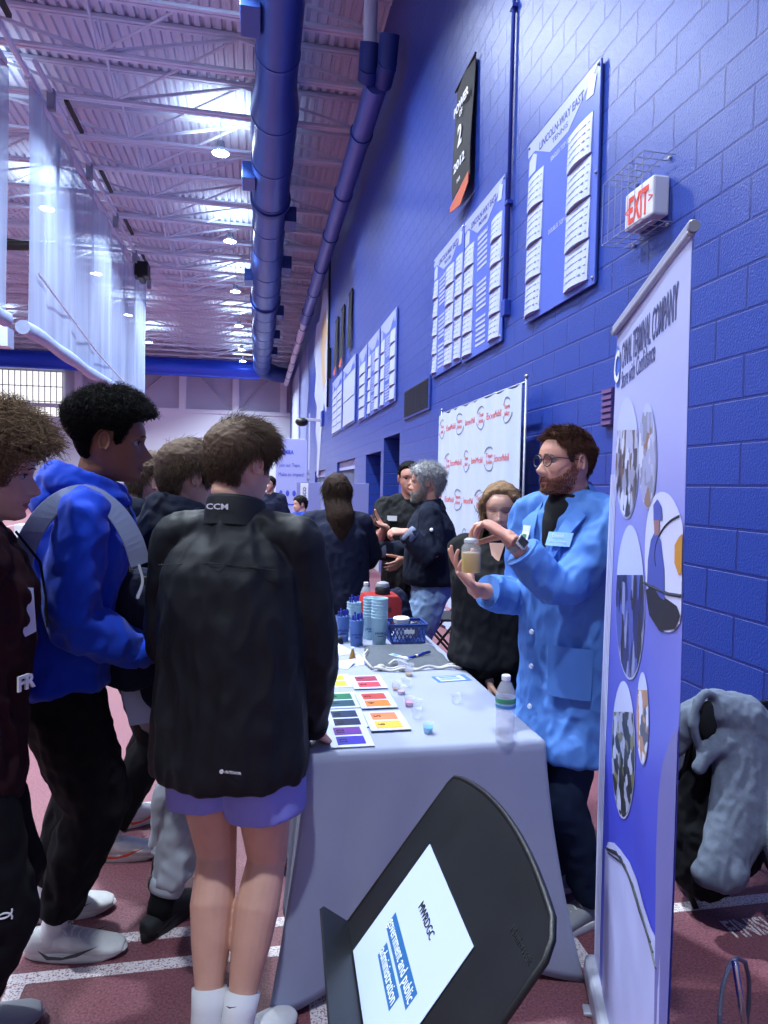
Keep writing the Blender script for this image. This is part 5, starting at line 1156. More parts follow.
# ================================================================== record boards and banners on the wall
m_bd = mat('board_blue', '#4a5fb8', .35); m_hd = mat('board_header', '#949ec8', .4); m_card = mat('name_card', '#a9b2d4', .4); m_ink = mat('ink_dark', '#7a82ad', .6); m_bfr = mat('board_rim', '#97a2cc', .4); m_navyp = mat('print_navy', '#27327e', .5)
def record_board(Y0, Y1, Z0, Z1, label, cols, title=('LINCOLN-WAY EAST', 'TENNIS'), nrow=4, small=(), group=None, rich=True, sag=1):
    """Y0 < Y1; columns and smalls are (start, end) fractions from the viewer's left"""
    W_, H_ = Y1-Y0, Z1-Z0
    t = thing('record_board', label, 'record board', (WX, (Y0+Y1)/2, Z0), group=group)
    L = lambda s: W_/2-s*W_  # local y of fraction from left
    mb = MB(); mb.bbox((-.031, -W_/2, 0), (-.018, W_/2, H_)); mb.bbox((-.018, -W_/2+.02, .02), (0, W_/2-.02, H_-.02)); mb.build('board_panel', m_bd, t, bevel=.004)
    u, v = (0, -1, 0), (0, 0, 1); O = (-.031, W_/2, 0)
    mb = MB(); mb.prism([(0, H_), (W_, H_), (W_*.62, H_*.83), (W_*.36, H_*.83), (W_*.12, H_*.93), (0, H_*.93)], O, u, v, (-.002, 0, 0))
    mb.build('header', m_hd, t)
    mb = MB(); mb.prism([(.02, H_*.82), (W_*.13, H_*.82), (W_*.15, H_*.9), (W_*.09, H_*.925), (.03, H_*.9)], O, u, v, (-.002, 0, 0)); mb.build('emblem', m_hd if not rich else m_card, t); mb = MB(); mb.prism([(W_*.84, H_*.88), (W_*.93, H_*.87), (W_*.96, H_*.95), (W_*.88, H_*.975), (W_*.86, H_*.93)], (-.033, W_/2, 0), u, v, (-.002, 0, 0)); mb.build('emblem', m_hd if not rich else m_card, t)
    if rich:
        mb = MB(); mb.text(title[0], (-.0335, 0, H_*.905), u, v, .085*H_/1.46, depth=.001, bold=.02, fit=W_*.62); mb.text(title[1], (-.0335, 0, H_*.86), u, v, .055*H_/1.46, depth=.001, fit=W_*.22); mb.build('title', m_navyp, t)
        mb = MB(); mb.text('SINGLES TOP 10', (-.0315, 0, H_*.775), u, v, .05, depth=.001, fit=W_*.26, bold=.01); mb.text('DOUBLES TOP 10', (-.0315, 0, H_*.40), u, v, .05, depth=.001, fit=W_*.26, bold=.01); mb.build('heading', m_card, t)
    for a, b_ in cols:
        zt, zb = H_*.80, H_*.03; ch = (zt-zb)/nrow
        for i in range(nrow):
            z1 = zt-i*ch-.008; z0 = z1-ch+.014; mb = MB(); n = 8; rings = []
            for j in range(n+1):
                s = j/n; y = L(a+(b_-a)*s); bul = .012+.028*math.sin(PI*s)*sag
                rings.append([(-.031, y, z0), (-.031-bul, y, z0), (-.031-bul*.35, y, z1), (-.031, y, z1)])
            mb.loft(rings, 0, True); c = mb.build('name_card', m_card, t)
            if rich:
                mb = MB(); k = max(3, int(ch/.055))
                for q in range(1, k):
                    zz = z0+(z1-z0)*q/k; f_ = 1-(zz-z0)/(z1-z0)*.65
                    for s0, s1 in ((.05, .95),):
                        for j in range(6):
                            s = s0+(s1-s0)*(j+.5)/6; bul = (.012+.028*math.sin(PI*s)*sag)*f_
                            mb.box((-.032-bul, L(a+(b_-a)*s), zz), (.002, (s1-s0)*(b_-a)*W_/6, .0035 if j not in (1, 2, 4) else .011))
                o = mb.build('printed_rows', m_ink, c)
    for a, b_ in small:
        for i in range(22):
            z = H_*.78-i*H_*.034
            if i in (7, 8, 15): continue
            mb2 = MB() if i == 0 else mb2
            mb2.bbox((-.034, L(a), z-.014), (-.03, L(b_), z+.010))
        mb2.build('printed_list', m_card, t)
    if rich:
        for q in ((.02, .03), (.98, .03), (.02, .98), (.98, .98), (.985, .5)):
            mb = MB(); mb.ball((-.035, L(q[0]), H_*q[1]), .012, n=8); mb.build('mounting_screw', m_alu, t)
    return t
record_board(4.15, 5.33, 2.92, 4.38, 'tennis record board with two wide columns of white name cards, nearest the exit sign', [(.02, .27), (.63, .93)])
record_board(5.86, 7.05, 2.90, 4.40, 'record board with white card columns and lists, just left of the wall conduit', [(.02, .28), (.72, .96)], ('LINCOLN-WAY EAST', 'TRACK & FIELD'), 5, [(.38, .62)])
record_board(7.08, 8.32, 2.93, 4.42, 'record board touching the left side of the conduit board', [(.02, .18), (.46, .72), (.78, .98)], ('LINCOLN-WAY EAST', 'TRACK & FIELD'), 5, [(.22, .42)])
record_board(10.6, 12.0, 2.93, 4.43, 'distant record board above the dark doorway, rightmost of the far three', [(.05, .3), (.65, .95)], nrow=5, small=[(.36, .6)], rich=False)
record_board(12.1, 13.4, 2.93, 4.43, 'distant record board above the doorways, middle of the far three', [(.05, .3), (.65, .95)], nrow=5, small=[(.36, .6)], rich=False)
record_board(13.5, 14.6, 2.93, 4.43, 'distant record board, leftmost of the far three above the doorways', [(.1, .8)], nrow=5, rich=False)
record_board(15.1, 17.3, 3.0, 4.55, 'far white list board, right one of the pair past the doorways', [(.04, .96)], nrow=2, rich=False, sag=.4)
record_board(17.5, 19.8, 3.0, 4.55, 'far white list board, left one of the pair past the doorways', [(.04, .48), (.52, .96)], nrow=6, rich=False, sag=.4)
m_pen = mat('pennant_black', '#14151f', .8); m_porg = mat('pennant_orange', '#b4583f', .8)
def pennant(y0, y1, z0, z1, label, texts=True, tail=True):
    t = thing('championship_banner', label, 'banner', (WX-.02, (y0+y1)/2, z0)); W_, H_ = y1-y0, z1-z0; n = 14; rings = []
    for j in range(n+1):
        s = j/n; z = H_*(.06+.94*(1-s)); o = .05*math.sin(s*2.5)*s
        rings.append([(-.02-o, -W_/2, z), (-.02-o-.02, 0, z), (-.02-o, W_/2, z), (-.014-o, W_/2, z), (-.034-o, 0, z), (-.014-o, -W_/2, z)])
    mb = MB(); mb.loft(rings); mb.build('fabric', m_pen, t, autos=60)
    if tail: mb = MB(); mb.prism([(-W_/2, .0), (W_/2, .12), (W_/2, .0), (W_*.1, -.12), (-W_/2, -.06)], (-.065, 0, 0), (0, -1, 0), (0, 0, 1), (-.006, 0, 0)); mb.build('hem', m_porg, t)
    mb = MB(); mb.cyl((-.03, -W_/2-.03, H_), (-.03, W_/2+.03, H_), .012, n=8); mb.box((-.012, 0, H_), (.05, W_*.8, .02)); mb.build('rod', m_blk, t)
    if texts:
        mb = MB(); u, v = (0, -1, 0), (0, 0, 1); mb.text('POWER', (-.068, 0, H_*.73), u, v, .13, depth=.002, fit=W_*.8, bold=.03); mb.text('OF', (-.068, .0, H_*.66), u, v, .09, depth=.002, bold=.02); mb.text('2', (-.075, .0, H_*.42), u, v, .3, depth=.002, bold=.03); mb.text('2012', (-.075, 0, H_*.24), u, v, .13, depth=.002, fit=W_*.6, bold=.03); mb.text('IHSA', (-.075, 0, H_*.12), u, v, .06, depth=.002); mb.build('lettering', m_print, t)
    return t
pennant(6.80, 7.45, 4.72, 6.02, 'black and orange championship banner hanging high above the record boards')
pennant(15.85, 16.4, 4.75, 6.2, 'far narrow black banner, right one of the distant three', False, False); pennant(17.3, 17.85, 4.75, 6.2, 'far narrow black banner, middle one of the distant three', False); pennant(18.6, 19.2, 4.75, 6.2, 'far narrow black banner, left one of the distant three', False)
# ------------------------------------------------------------------ sponsor backdrop
t = thing('sponsor_backdrop', 'white fabric backdrop printed with repeated red sponsor logos', 'backdrop', (2.03, 6.17, 0))
m_fab = mat('backdrop_fabric', '#b0bcd8', .8, bump=.1, bscale=300); m_rp = mat('print_red', '#cf5a4c', .6); m_gp = mat('print_grey', '#6d7382', .6)
Yh = 1.19; rings = []; n = 60
def sh(y): return .012*math.sin(y*9)+.010*math.sin(y*23+1)
for j in range(n+1): y = -Yh+2*Yh*j/n; zt = 2.37+.01*math.sin(y*20); rings.append([(sh(y), y, .04), (sh(y)*.6, y, zt), (sh(y)*.6+.004, y, zt), (sh(y)+.004, y, .04)])
mb = MB(); mb.loft(rings); mb.build('fabric_panel', m_fab, t, autos=50)
mb = MB(); u, v = (0, -1, 0), (0, 0, 1); mg = MB()
for r in range(6):
    z = 2.20-r*.385; sft = .0 if r % 2 == 0 else .33
    for c in range(5):
        y = Yh-.12-c*.66+sft*.5*0+ (0 if r % 2 == 0 else -.22)
        def ring(yc, zc, R=.105):
            pts = [(-.036, yc+R*math.cos(a), zc+R*math.sin(a)) for a in np.linspace(.5, 2.2, 10)]; mg.tube(pts, .006, 5)
            pts = [(-.036, yc+R*math.cos(a), zc+R*math.sin(a)) for a in np.linspace(3.4, 5.9, 14)]; mg.tube(pts, .006, 5)
            mb.text('Team', (-.030, yc, zc+.012), u, v, .058, depth=.006); mb.text('Joliet', (-.030, yc, zc-.045), u, v, .058, depth=.006)
        if abs(y) < Yh-.10: ring(y, z)
        y2 = y-.33
        if abs(y2) < Yh-.2: mb.text('ExxonMobil', (-.030, y2, z-.03), u, v, .085, depth=.006, fit=.36)
        elif -Yh+.02 < y2 < -Yh+.22: pass
fs_ = lambda q, o_: (sh(q[1])*(1-.4*q[2]/2.37)-.0015-o_, q[1], q[2])
mb.v = [fs_(q, .001 if q[0] < -.033 else 0) for q in mb.v]; mg.v = [fs_(q, .001+(.036+q[0])*.2) for q in mg.v]
mb.build('red_logos', m_rp, t); mg.build('logo_rings', m_gp, t)
for y in (-Yh-.02, Yh+.02): mb = MB(); mb.cyl((.03, y, 0), (.03, y, 2.42), .010, n=12); mb.build('pole', m_alu, t, smooth=True); mb = MB(); mb.ball((.03, y, 2.43), .018, n=12); mb.build('finial', m_alu, t, smooth=True); mb = MB(); mb.box((.0, y, .01), (.2, .06, .02)); mb.build('base_foot', m_alu, t, bevel=.004)
mb = MB(); mb.cyl((.03, -Yh, 2.385), (.03, Yh, 2.385), .012, n=10); mb.build('crossbar', m_alu, t, smooth=True)
# ------------------------------------------------------------------ roll-up banner in the right foreground
A_ = np.array([1.065, 1.885, 0]); B_ = np.array([.785, 1.125, 0]); BW = float(np.linalg.norm(B_-A_)); bu = (B_-A_)/BW; bn = np.cross(bu, [0, 0, 1.0]); BC = (A_+B_)/2
ang = math.atan2(bu[1], bu[0])
t = thing('roll_up_banner', 'tall lavender and blue roll-up banner with oval photos in the right foreground', 'banner stand', BC, ang)
# local frame: x along the width (left to right as seen), -y faces the viewer
bw = BW/2
def bl(px, py):
    n = np.array([bn[0], bn[1], 0]); d = ray(px, py); k_ = (n@(A_-CAM))/(n@d); P = CAM+k_*d
    return np.array([(P-A_)@bu-bw, P[2]])
def ban_mat():
    m = bpy.data.materials.new('banner_print'); m.use_nodes = True; nt = m.node_tree; L = nt.links; b = nt.nodes['Principled BSDF']; b.inputs['Roughness'].default_value = .38
    tc = nt.nodes.new('ShaderNodeTexCoord'); sp = nt.nodes.new('ShaderNodeSeparateXYZ'); L.new(tc.outputs['Object'], sp.inputs[0])
    r = nt.nodes.new('ShaderNodeValToRGB'); e = r.color_ramp.elements; e[0].position = .0; e[0].color = (*rgb('#3a40b8'), 1); e[1].position = 1; e[1].color = (*rgb('#b9c0ea'), 1)
    for p_, c in ((.35, '#3c42c0'), (.55, '#5a5fc8'), (.72, '#8286d6'), (.82, '#a3a8e6')): q = e.new(p_); q.color = (*rgb(c), 1)
    mr = nt.nodes.new('ShaderNodeMapRange'); mr.inputs[2].default_value = 2.05; L.new(sp.outputs['Z'], mr.inputs[0]); L.new(mr.outputs[0], r.inputs[0]); L.new(r.outputs[0], b.inputs['Base Color']); return m
def surf(x, z, off=0): # curl of the vinyl: near right edge bends away a little
    return .004*max(0, (x-.25)/.17)**2+.006*math.sin(z*2.1)*(x/.4)-off
def sheet(poly_grid, m, name, off, parent=None, th=.001):
    pass
mb = MB(); nx, nz = 24, 40; V = []
for j in range(nz+1):
    for i in range(nx+1): x = -bw+2*bw*i/nx; z = .09+(2.03-.09)*j/nz; V.append((x, surf(x, z), z))
F = [(j*(nx+1)+i, j*(nx+1)+i+1, (j+1)*(nx+1)+i+1, (j+1)*(nx+1)+i) for j in range(nz) for i in range(nx)]
nv = len(V); V2 = [(a, b_+.0008, c) for a, b_, c in V]; mb.add(V+V2, F+[tuple(q+nv for q in f[::-1]) for f in F]); panel = mb.build('banner_panel', ban_mat(), t, smooth=True)
def patch2(poly, m, name, off=.0015, par=None, sub=.02):
    """print on the curved vinyl: fan grid following the surface"""
    poly = [(min(float(q[0]), bw-.002), float(q[1])) for q in poly]; c = np.mean(poly, 0); mb = MB(); n = len(poly); K = 6; vs = [(c[0], surf(*c)-off, c[1])]; fs = []
    for k_ in range(1, K+1):
        for p_ in poly: q = c+(np.asarray(p_)-c)*k_/K; vs.append((q[0], surf(*q)-off, q[1]))
    for i in range(n): fs.append((0, 1+i, 1+(i+1) % n))
    for k_ in range(K-1):
        for i in range(n): a = 1+k_*n+i; b_ = 1+k_*n+(i+1) % n; fs.append((a, a+n, b_+n, b_))
    mb.add(vs, fs); return mb.build(name, m, par or t)
def photo_mat(name, cols, scale=9, seed=0, vert=1.0, split=None):
    m = bpy.data.materials.new(name); m.use_nodes = True; nt = m.node_tree; L = nt.links; b = nt.nodes['Principled BSDF']; b.inputs['Roughness'].default_value = .4
    tc = nt.nodes.new('ShaderNodeTexCoord'); mp = nt.nodes.new('ShaderNodeMapping'); mp.inputs['Location'].default_value = (seed, seed*.7, seed*.3); mp.inputs['Scale'].default_value = (1, 1, vert); L.new(tc.outputs['Object'], mp.inputs[0])
    vo = nt.nodes.new('ShaderNodeTexVoronoi'); vo.distance = 'MANHATTAN'; vo.inputs['Scale'].default_value = scale; L.new(mp.outputs[0], vo.inputs['Vector']); sp = nt.nodes.new('ShaderNodeSeparateColor'); L.new(vo.outputs['Color'], sp.inputs[0])
    r = nt.nodes.new('ShaderNodeValToRGB'); r.color_ramp.interpolation = 'CONSTANT'; e = r.color_ramp.elements; e[0].color = (*rgb(cols[0]), 1); e[1].position = 1/len(cols); e[1].color = (*rgb(cols[1]), 1)
    for i in range(2, len(cols)): q = e.new(i/len(cols)); q.color = (*rgb(cols[i]), 1)
    L.new(sp.outputs[0], r.inputs[0]); L.new(r.outputs[0], b.inputs['Base Color']); return m
def oval(x0, x1, y0, y1, m, name='oval_photo', off=.0018, k=1.0, skew=0):
    pts = []
    for i in range(40):
        a = 2*PI*i/40; ca, sa = math.cos(a), math.sin(a); pts.append(bl((x0+x1)/2+(x1-x0)/2*math.copysign(abs(ca)**k, ca), (y0+y1)/2-(y1-y0)/2*math.copysign(abs(sa)**k, sa)+skew*ca))
    return patch2(pts, m, name, off)
sky = mat('photo_sky', '#b4bde8', .4)
wht = mat('print_offwhite', '#c2c7ee', .4)
e1 = oval(615.5, 639.5, 397, 519, sky); e2 = oval(639.5, 658, 403, 509, sky); e3 = oval(645.5, 685.0, 492, 632, mat('photo_white', '#c5c9ee', .4), k=.9, skew=6); e4 = oval(617, 645, 525, 680, sky); e5 = oval(613.5, 635.5, 681, 819, sky); e6 = oval(637, 648.5, 672, 765, sky)
def inner(x0, x1, y0, y1, ytop, m, name, par, side='below', k=1):
    pts = []
    for i in range(41):
        a = PI+PI*i/40
        pts.append((x0+x1)/2+(x1-x0)/2*math.cos(a)*.97)
    P2 = []
    cx, cy, rx, ry = (x0+x1)/2, (y0+y1)/2, (x1-x0)/2*.97, (y1-y0)/2*.97
    a0 = math.asin(max(-1, min(1, (ytop-cy)/ry)))
    for i in range(31):
        a = a0+(PI-2*a0)*i/30; P2.append(bl(cx+rx*math.cos(a), cy+ry*math.sin(a)))
    return patch2(P2, m, name, .0026, par)
inner(615.5, 639.5, 397, 519, 430, photo_mat('photo_tanks', ['#2e3044', '#8a8fb4', '#4a4c5e', '#a9aed4', '#6a5a5a', '#c3c8ea'], 34, 1, .6), 'photo_print', e1)
inner(639.5, 658, 403, 509, 412, photo_mat('photo_roofs', ['#9aa0cc', '#c6cbee', '#8387a6', '#b2b7e0', '#8a6d62'], 30, 2, .8), 'photo_print', e2)
inner(617, 645, 525, 680, 575, photo_mat('photo_team', ['#2a2f66', '#4a55a8', '#2c2c3a', '#8288ba', '#20233a'], 30, 3, .35), 'photo_print', e4)
inner(613.5, 635.5, 681, 819, 712, photo_mat('photo_pipes', ['#1d2024', '#8f96b8', '#2b2c28', '#6c6a4a', '#a8aed0', '#1a1b20'], 26, 4, 1.2), 'photo_print', e5)
inner(637, 648.5, 672, 765, 690, photo_mat('photo_deck', ['#a07a60', '#c3c8e8', '#b48a68', '#4a4c58'], 30, 5), 'photo_print', e6)
def bpoly(pts, m, name, par, off=.0030): return patch2([bl(*p_) for p_ in pts], m, name, off, par)
m_wk = mat('photo_worker', '#4350a8', .5); m_dk = mat('photo_dark', '#1d1e28', .5); m_og = mat('photo_orange', '#b9822e', .5); m_sk2 = mat('photo_skin', '#8d6a70', .5)
bpoly([(649, 560), (652, 540), (657, 530), (662, 540), (665, 570), (665, 600), (655, 600), (648, 585)], m_wk, 'worker_figure', e3)
bpoly([(655, 505), (659, 499), (663, 506), (664, 520), (655, 520)], m_wk, 'worker_helmet', e3, .0034); bpoly([(655, 520), (661, 520), (661, 534), (656, 536)], m_sk2, 'worker_face', e3, .0032)
bpoly([(646.5, 590), (655, 585), (666, 598), (676, 606), (682, 618), (674, 629), (660, 631), (650, 615)], m_dk, 'valve_dark', e3); bpoly([(675, 545), (679, 537), (684.5, 534), (684.3, 575), (678, 575), (674.5, 563)], m_og, 'orange_tank', e3)
ang_ = np.linspace(-2.3, -.9, 14)
mbx = MB(); pts = [bl(690+34*math.cos(a), 556+42*math.sin(a)) for a in np.linspace(2.9, 4.5, 16)]; mbx.tube([(p_[0], surf(*p_)-.001, p_[1]) for p_ in pts if p_[0] < bw-.006], .003, 6); pts = [bl(*q) for q in ((645, 583), (655, 588), (668, 594), (681, 597))]; mbx.tube([(min(p_[0], bw-.004), surf(*p_)-.001, p_[1]) for p_ in pts], .004, 6); mbx.build('hose_print', m_dk, e3)
# left white margin with lines, wave graphic at the foot, painted shade of the right curl
bot = bl(620, 1020)[1]
def strip(x0, x1, z0, z1, m, name, off=.0012):
    K = 30; mb = MB(); vs = []; fs = []
    for k_ in range(K+1): z = z0+(z1-z0)*k_/K; vs += [(x0, surf(x0, z)-off, z), (x1, surf(x1, z)-off, z)]
    for k_ in range(K): a = 2*k_; fs.append((a, a+1, a+3, a+2))
    mb.add(vs, fs); return mb.build(name, m, t)
strip(-bw, -bw+.10, .09, 1.60, wht, 'white_margin')
for x_ in (.03, .055, .08): strip(-bw+x_, -bw+x_+.006, .09, 1.60, mat('print_line', '#8a8fc8', .4), 'margin_line', .0018)
wave = [(607, 850), (610, 842), (616, 843), (622, 850), (630, 862), (637, 880), (643, 905), (650, 928), (658, 945), (656, 1090), (600, 1090)]
patch2([bl(*q) for q in wave], mat('print_wave', '#a9aee0', .4), 'wave_graphic', .0022)
for dx, dy in ((0, 0), (4, 10), (8, 26)):
    mb = MB(); pts = [bl(*q) for q in ((608+dx*.3, 848+dy*.2), (618+dx, 852+dy*.5), (630+dx, 876+dy), (640+dx, 912+dy), (650+dx*.6, 942+dy))]; mb.tube([(p_[0], surf(*p_)-.0035, p_[1]) for p_ in pts], .0022, 5); mb.build('wave_line', m_dk, t)
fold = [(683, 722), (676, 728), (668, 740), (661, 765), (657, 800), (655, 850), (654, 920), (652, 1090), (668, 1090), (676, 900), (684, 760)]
patch2([np.minimum(bl(*q), [bw-.002, 9]) for q in fold], mat('curl_shade_mauve', '#6a68a8', .45), 'curl_shade_band', .0022)  # mauve band paints the shaded curl of the right edge
# lettering
def blt(txt, px, py, px2, py2, size, m, name, bold=0):
    a, b_ = bl(px, py), bl(px2, py2); a3 = np.array([a[0], surf(*a)-.003, a[1]]); b3 = np.array([b_[0], surf(*b_)-.003, b_[1]]); L_ = np.linalg.norm(b3-a3); u_ = (b3-a3)/L_
    mb = MB(); mb.text(txt, a3, u_, (0, 0, 1), size, align='LEFT', fit=L_, depth=.0008, bold=bold); mb.v = [(q[0], surf(q[0], q[2])-.0012-(.0006 if q[1] < a3[1]+(b3[1]-a3[1])*(q[0]-a3[0])/(b3[0]-a3[0])-.0004 else 0), q[2]) for q in mb.v]; mb.build(name, m, t)
m_lt = mat('print_slate', '#474b7a', .5)
za = bl(621, 372)[1]
blt('CANAL TERMINAL COMPANY', 620.5, 369, 679.5, 318, .105, m_lt, 'company_name', .005); blt('Store with Confidence', 620.5, 389, 656, 360, .072, m_lt, 'slogan')
lg = oval(613.8, 619.6, 346, 388, mat('logo_blue', '#3b62c8', .4), 'round_logo'); 
mb = MB(); c_ = bl(616.7, 367); mb.text('C', (c_[0], surf(*c_)-.004, c_[1]-.045), (1, 0, 0), (0, 0, 1), .13, depth=.0008, bold=.02); mb.build('logo_letter', m_print, lg)
m_al2 = mat('rail_aluminium', '#b4b7c8', .35, .35)
mb = MB(); mb.box((0, -.002, 2.040), (2*bw+.01, .014, .024)); mb.cyl((-bw-.005, -.004, 2.028), (bw+.005, -.004, 2.028), .008, n=12); mb.build('top_rail', m_al2, t, bevel=.004)
for x_ in (-bw-.008, bw+.008): mb = MB(); mb.cyl((x_-.006, -.002, 2.036), (x_+.006, -.002, 2.036), .0105, n=16); mb.build('end_cap', m_alu, t)
mb = MB(); mb.box((0, .01, .05), (2*bw+.03, .085, .085)); mb.build('base_housing', m_al2, t, bevel=.02, seg=3)
for x_ in (-.28, .28): mb = MB(); mb.box((x_, .06, .006), (.04, .22, .012)); mb.build('foot', m_al2, t, bevel=.004)
mb = MB(); mb.cyl((0, .04, .09), (0, .03, 2.03), .010, n=10); mb.build('pole', m_alu, t, smooth=True)
# far fabric banner, partition and small sign
q = at(290.5, 530, 13.2); m_fb = mat('far_banner', '#9ba0d6', .6); m_bl2 = mat('far_print', '#3a4cc0', .6)
t = thing('fabric_banner', 'far lavender white banner stand with rounded top and blue lettering', 'banner stand', (q[0], q[1], 0), -.17)
w = .31; H_ = 2.43; poly = [(-w, 0), (w, 0)]+[(w-.07+.07*math.cos(a), H_-.07+.07*math.sin(a)) for a in np.linspace(0, PI/2, 6)]+[(-w+.07+.07*math.cos(a), H_-.07+.07*math.sin(a)) for a in np.linspace(PI/2, PI, 6)]
mb = MB(); mb.prism(poly, (0, 0, .02), (1, 0, 0), (0, 0, 1), (0, .04, 0)); mb.build('fabric_sleeve', m_fb, t, bevel=.01)
mb = MB(); mb.prism([(-w-.012, 0), (-w+.01, 0), (-w+.01, H_-.08), (-w-.012, H_-.08)], (0, -.006, .02), (1, 0, 0), (0, 0, 1), (0, .05, 0)); mb.build('side_edge', m_print, t)
mb = MB(); mb.text('KEMIRA', (-.22, -.004, 2.15), (1, 0, 0), (0, 0, 1), .11, align='LEFT', bold=.04, fit=.26, depth=.002); mb.text('Join our Team,', (-.24, -.004, 1.9), (1, 0, 0), (0, 0, 1), .10, align='LEFT', fit=.42, depth=.002); mb.text('Make an impact!', (-.25, -.004, 1.72), (1, 0, 0), (0, 0, 1), .10, align='LEFT', fit=.5, depth=.002); mb.box((-.02, -.004, 1.16), (.44, .003, .025)); mb.build('lettering', m_bl2, t)
mb = MB()
for i in range(4): mb.ball((-.2+i*.13, -.004, 1.38), (.035, .004, .06), n=10)
mb.build('icons', m_bl2, t); mb = MB(); mb.box((0, .02, .01), (.66, .3, .02)); mb.build('base_plate', m_alu, t)
q = at(315, 530, 12.0); t = thing('display_partition', 'pale lavender folding partition behind the long haired woman', 'partition', (q[0], q[1], 0))
for i, (x_, r_) in enumerate(((-.13, .25), (.32, -.15), (.75, .2))): mb = MB(); R = Matrix.Rotation(r_, 3, 'Z'); mb.box((x_, 0, .8), (.44, .03, 1.6), 0, R); mb.build('panel', mat('partition_lav', '#8e93cc', .6), t, bevel=.005)
q = at(304, 515, 8.9); t = thing('box_sign', 'small white vertical sign with dark lettering beside the child in blue', 'sign', (q[0], q[1], 0)); mb = MB(); mb.box((0, 0, 1.42), (.10, .06, .30)); mb.build('sign_box', m_print, t, bevel=.005); mb = MB(); mb.text('NASCO', (.02, -.031, 1.30), (0, 0, 1), (-1, 0, 0), .06, depth=.002, align='LEFT', bold=.02, fit=.22); mb.build('lettering', m_navyp, t); mb = MB(); mb.cyl((0, 0, 0), (0, 0, 1.28), .015, n=8); mb.box((0, 0, .01), (.25, .25, .02)); mb.build('stand', m_alu, t)
q = at(40, 530, 7.4); t = thing('display_table', 'far black covered table with boxes behind the curly haired boy', 'table', (q[0], q[1], 0)); mb = MB(); mb.box((0, 0, .73), (1.5, .7, .03)); mb.build('table_top', m_blk, t, bevel=.004)
mb = MB(); mb.box((0, 0, .36), (1.52, .72, .70)); mb.build('cover', c_black_knit, t, bevel=.01)
for i, (x_, h_, c_) in enumerate(((-.1, .32, '#cfd2d8'), (.22, .22, '#26272c'), (.45, .4, '#1c2130'), (.0, .5, '#14161c'))):
    t3 = thing('display_box', ['white box on the far black table', 'low dark box on the far black table', 'tall navy box on the far black table', 'tall black case at the back of the far table'][i], 'box', (q[0]+x_, q[1]+(.2 if i == 3 else -.1), .745)); mb = MB(); mb.box((0, 0, h_/2), (.2, .2, h_)); mb.build('carton', mat('box_%d' % i, c_, .6), t3, bevel=.006); mb = MB(); mb.box((0, -.101, h_*.6), (.12, .003, h_*.25)); mb.build('box_label', m_hd, t3)
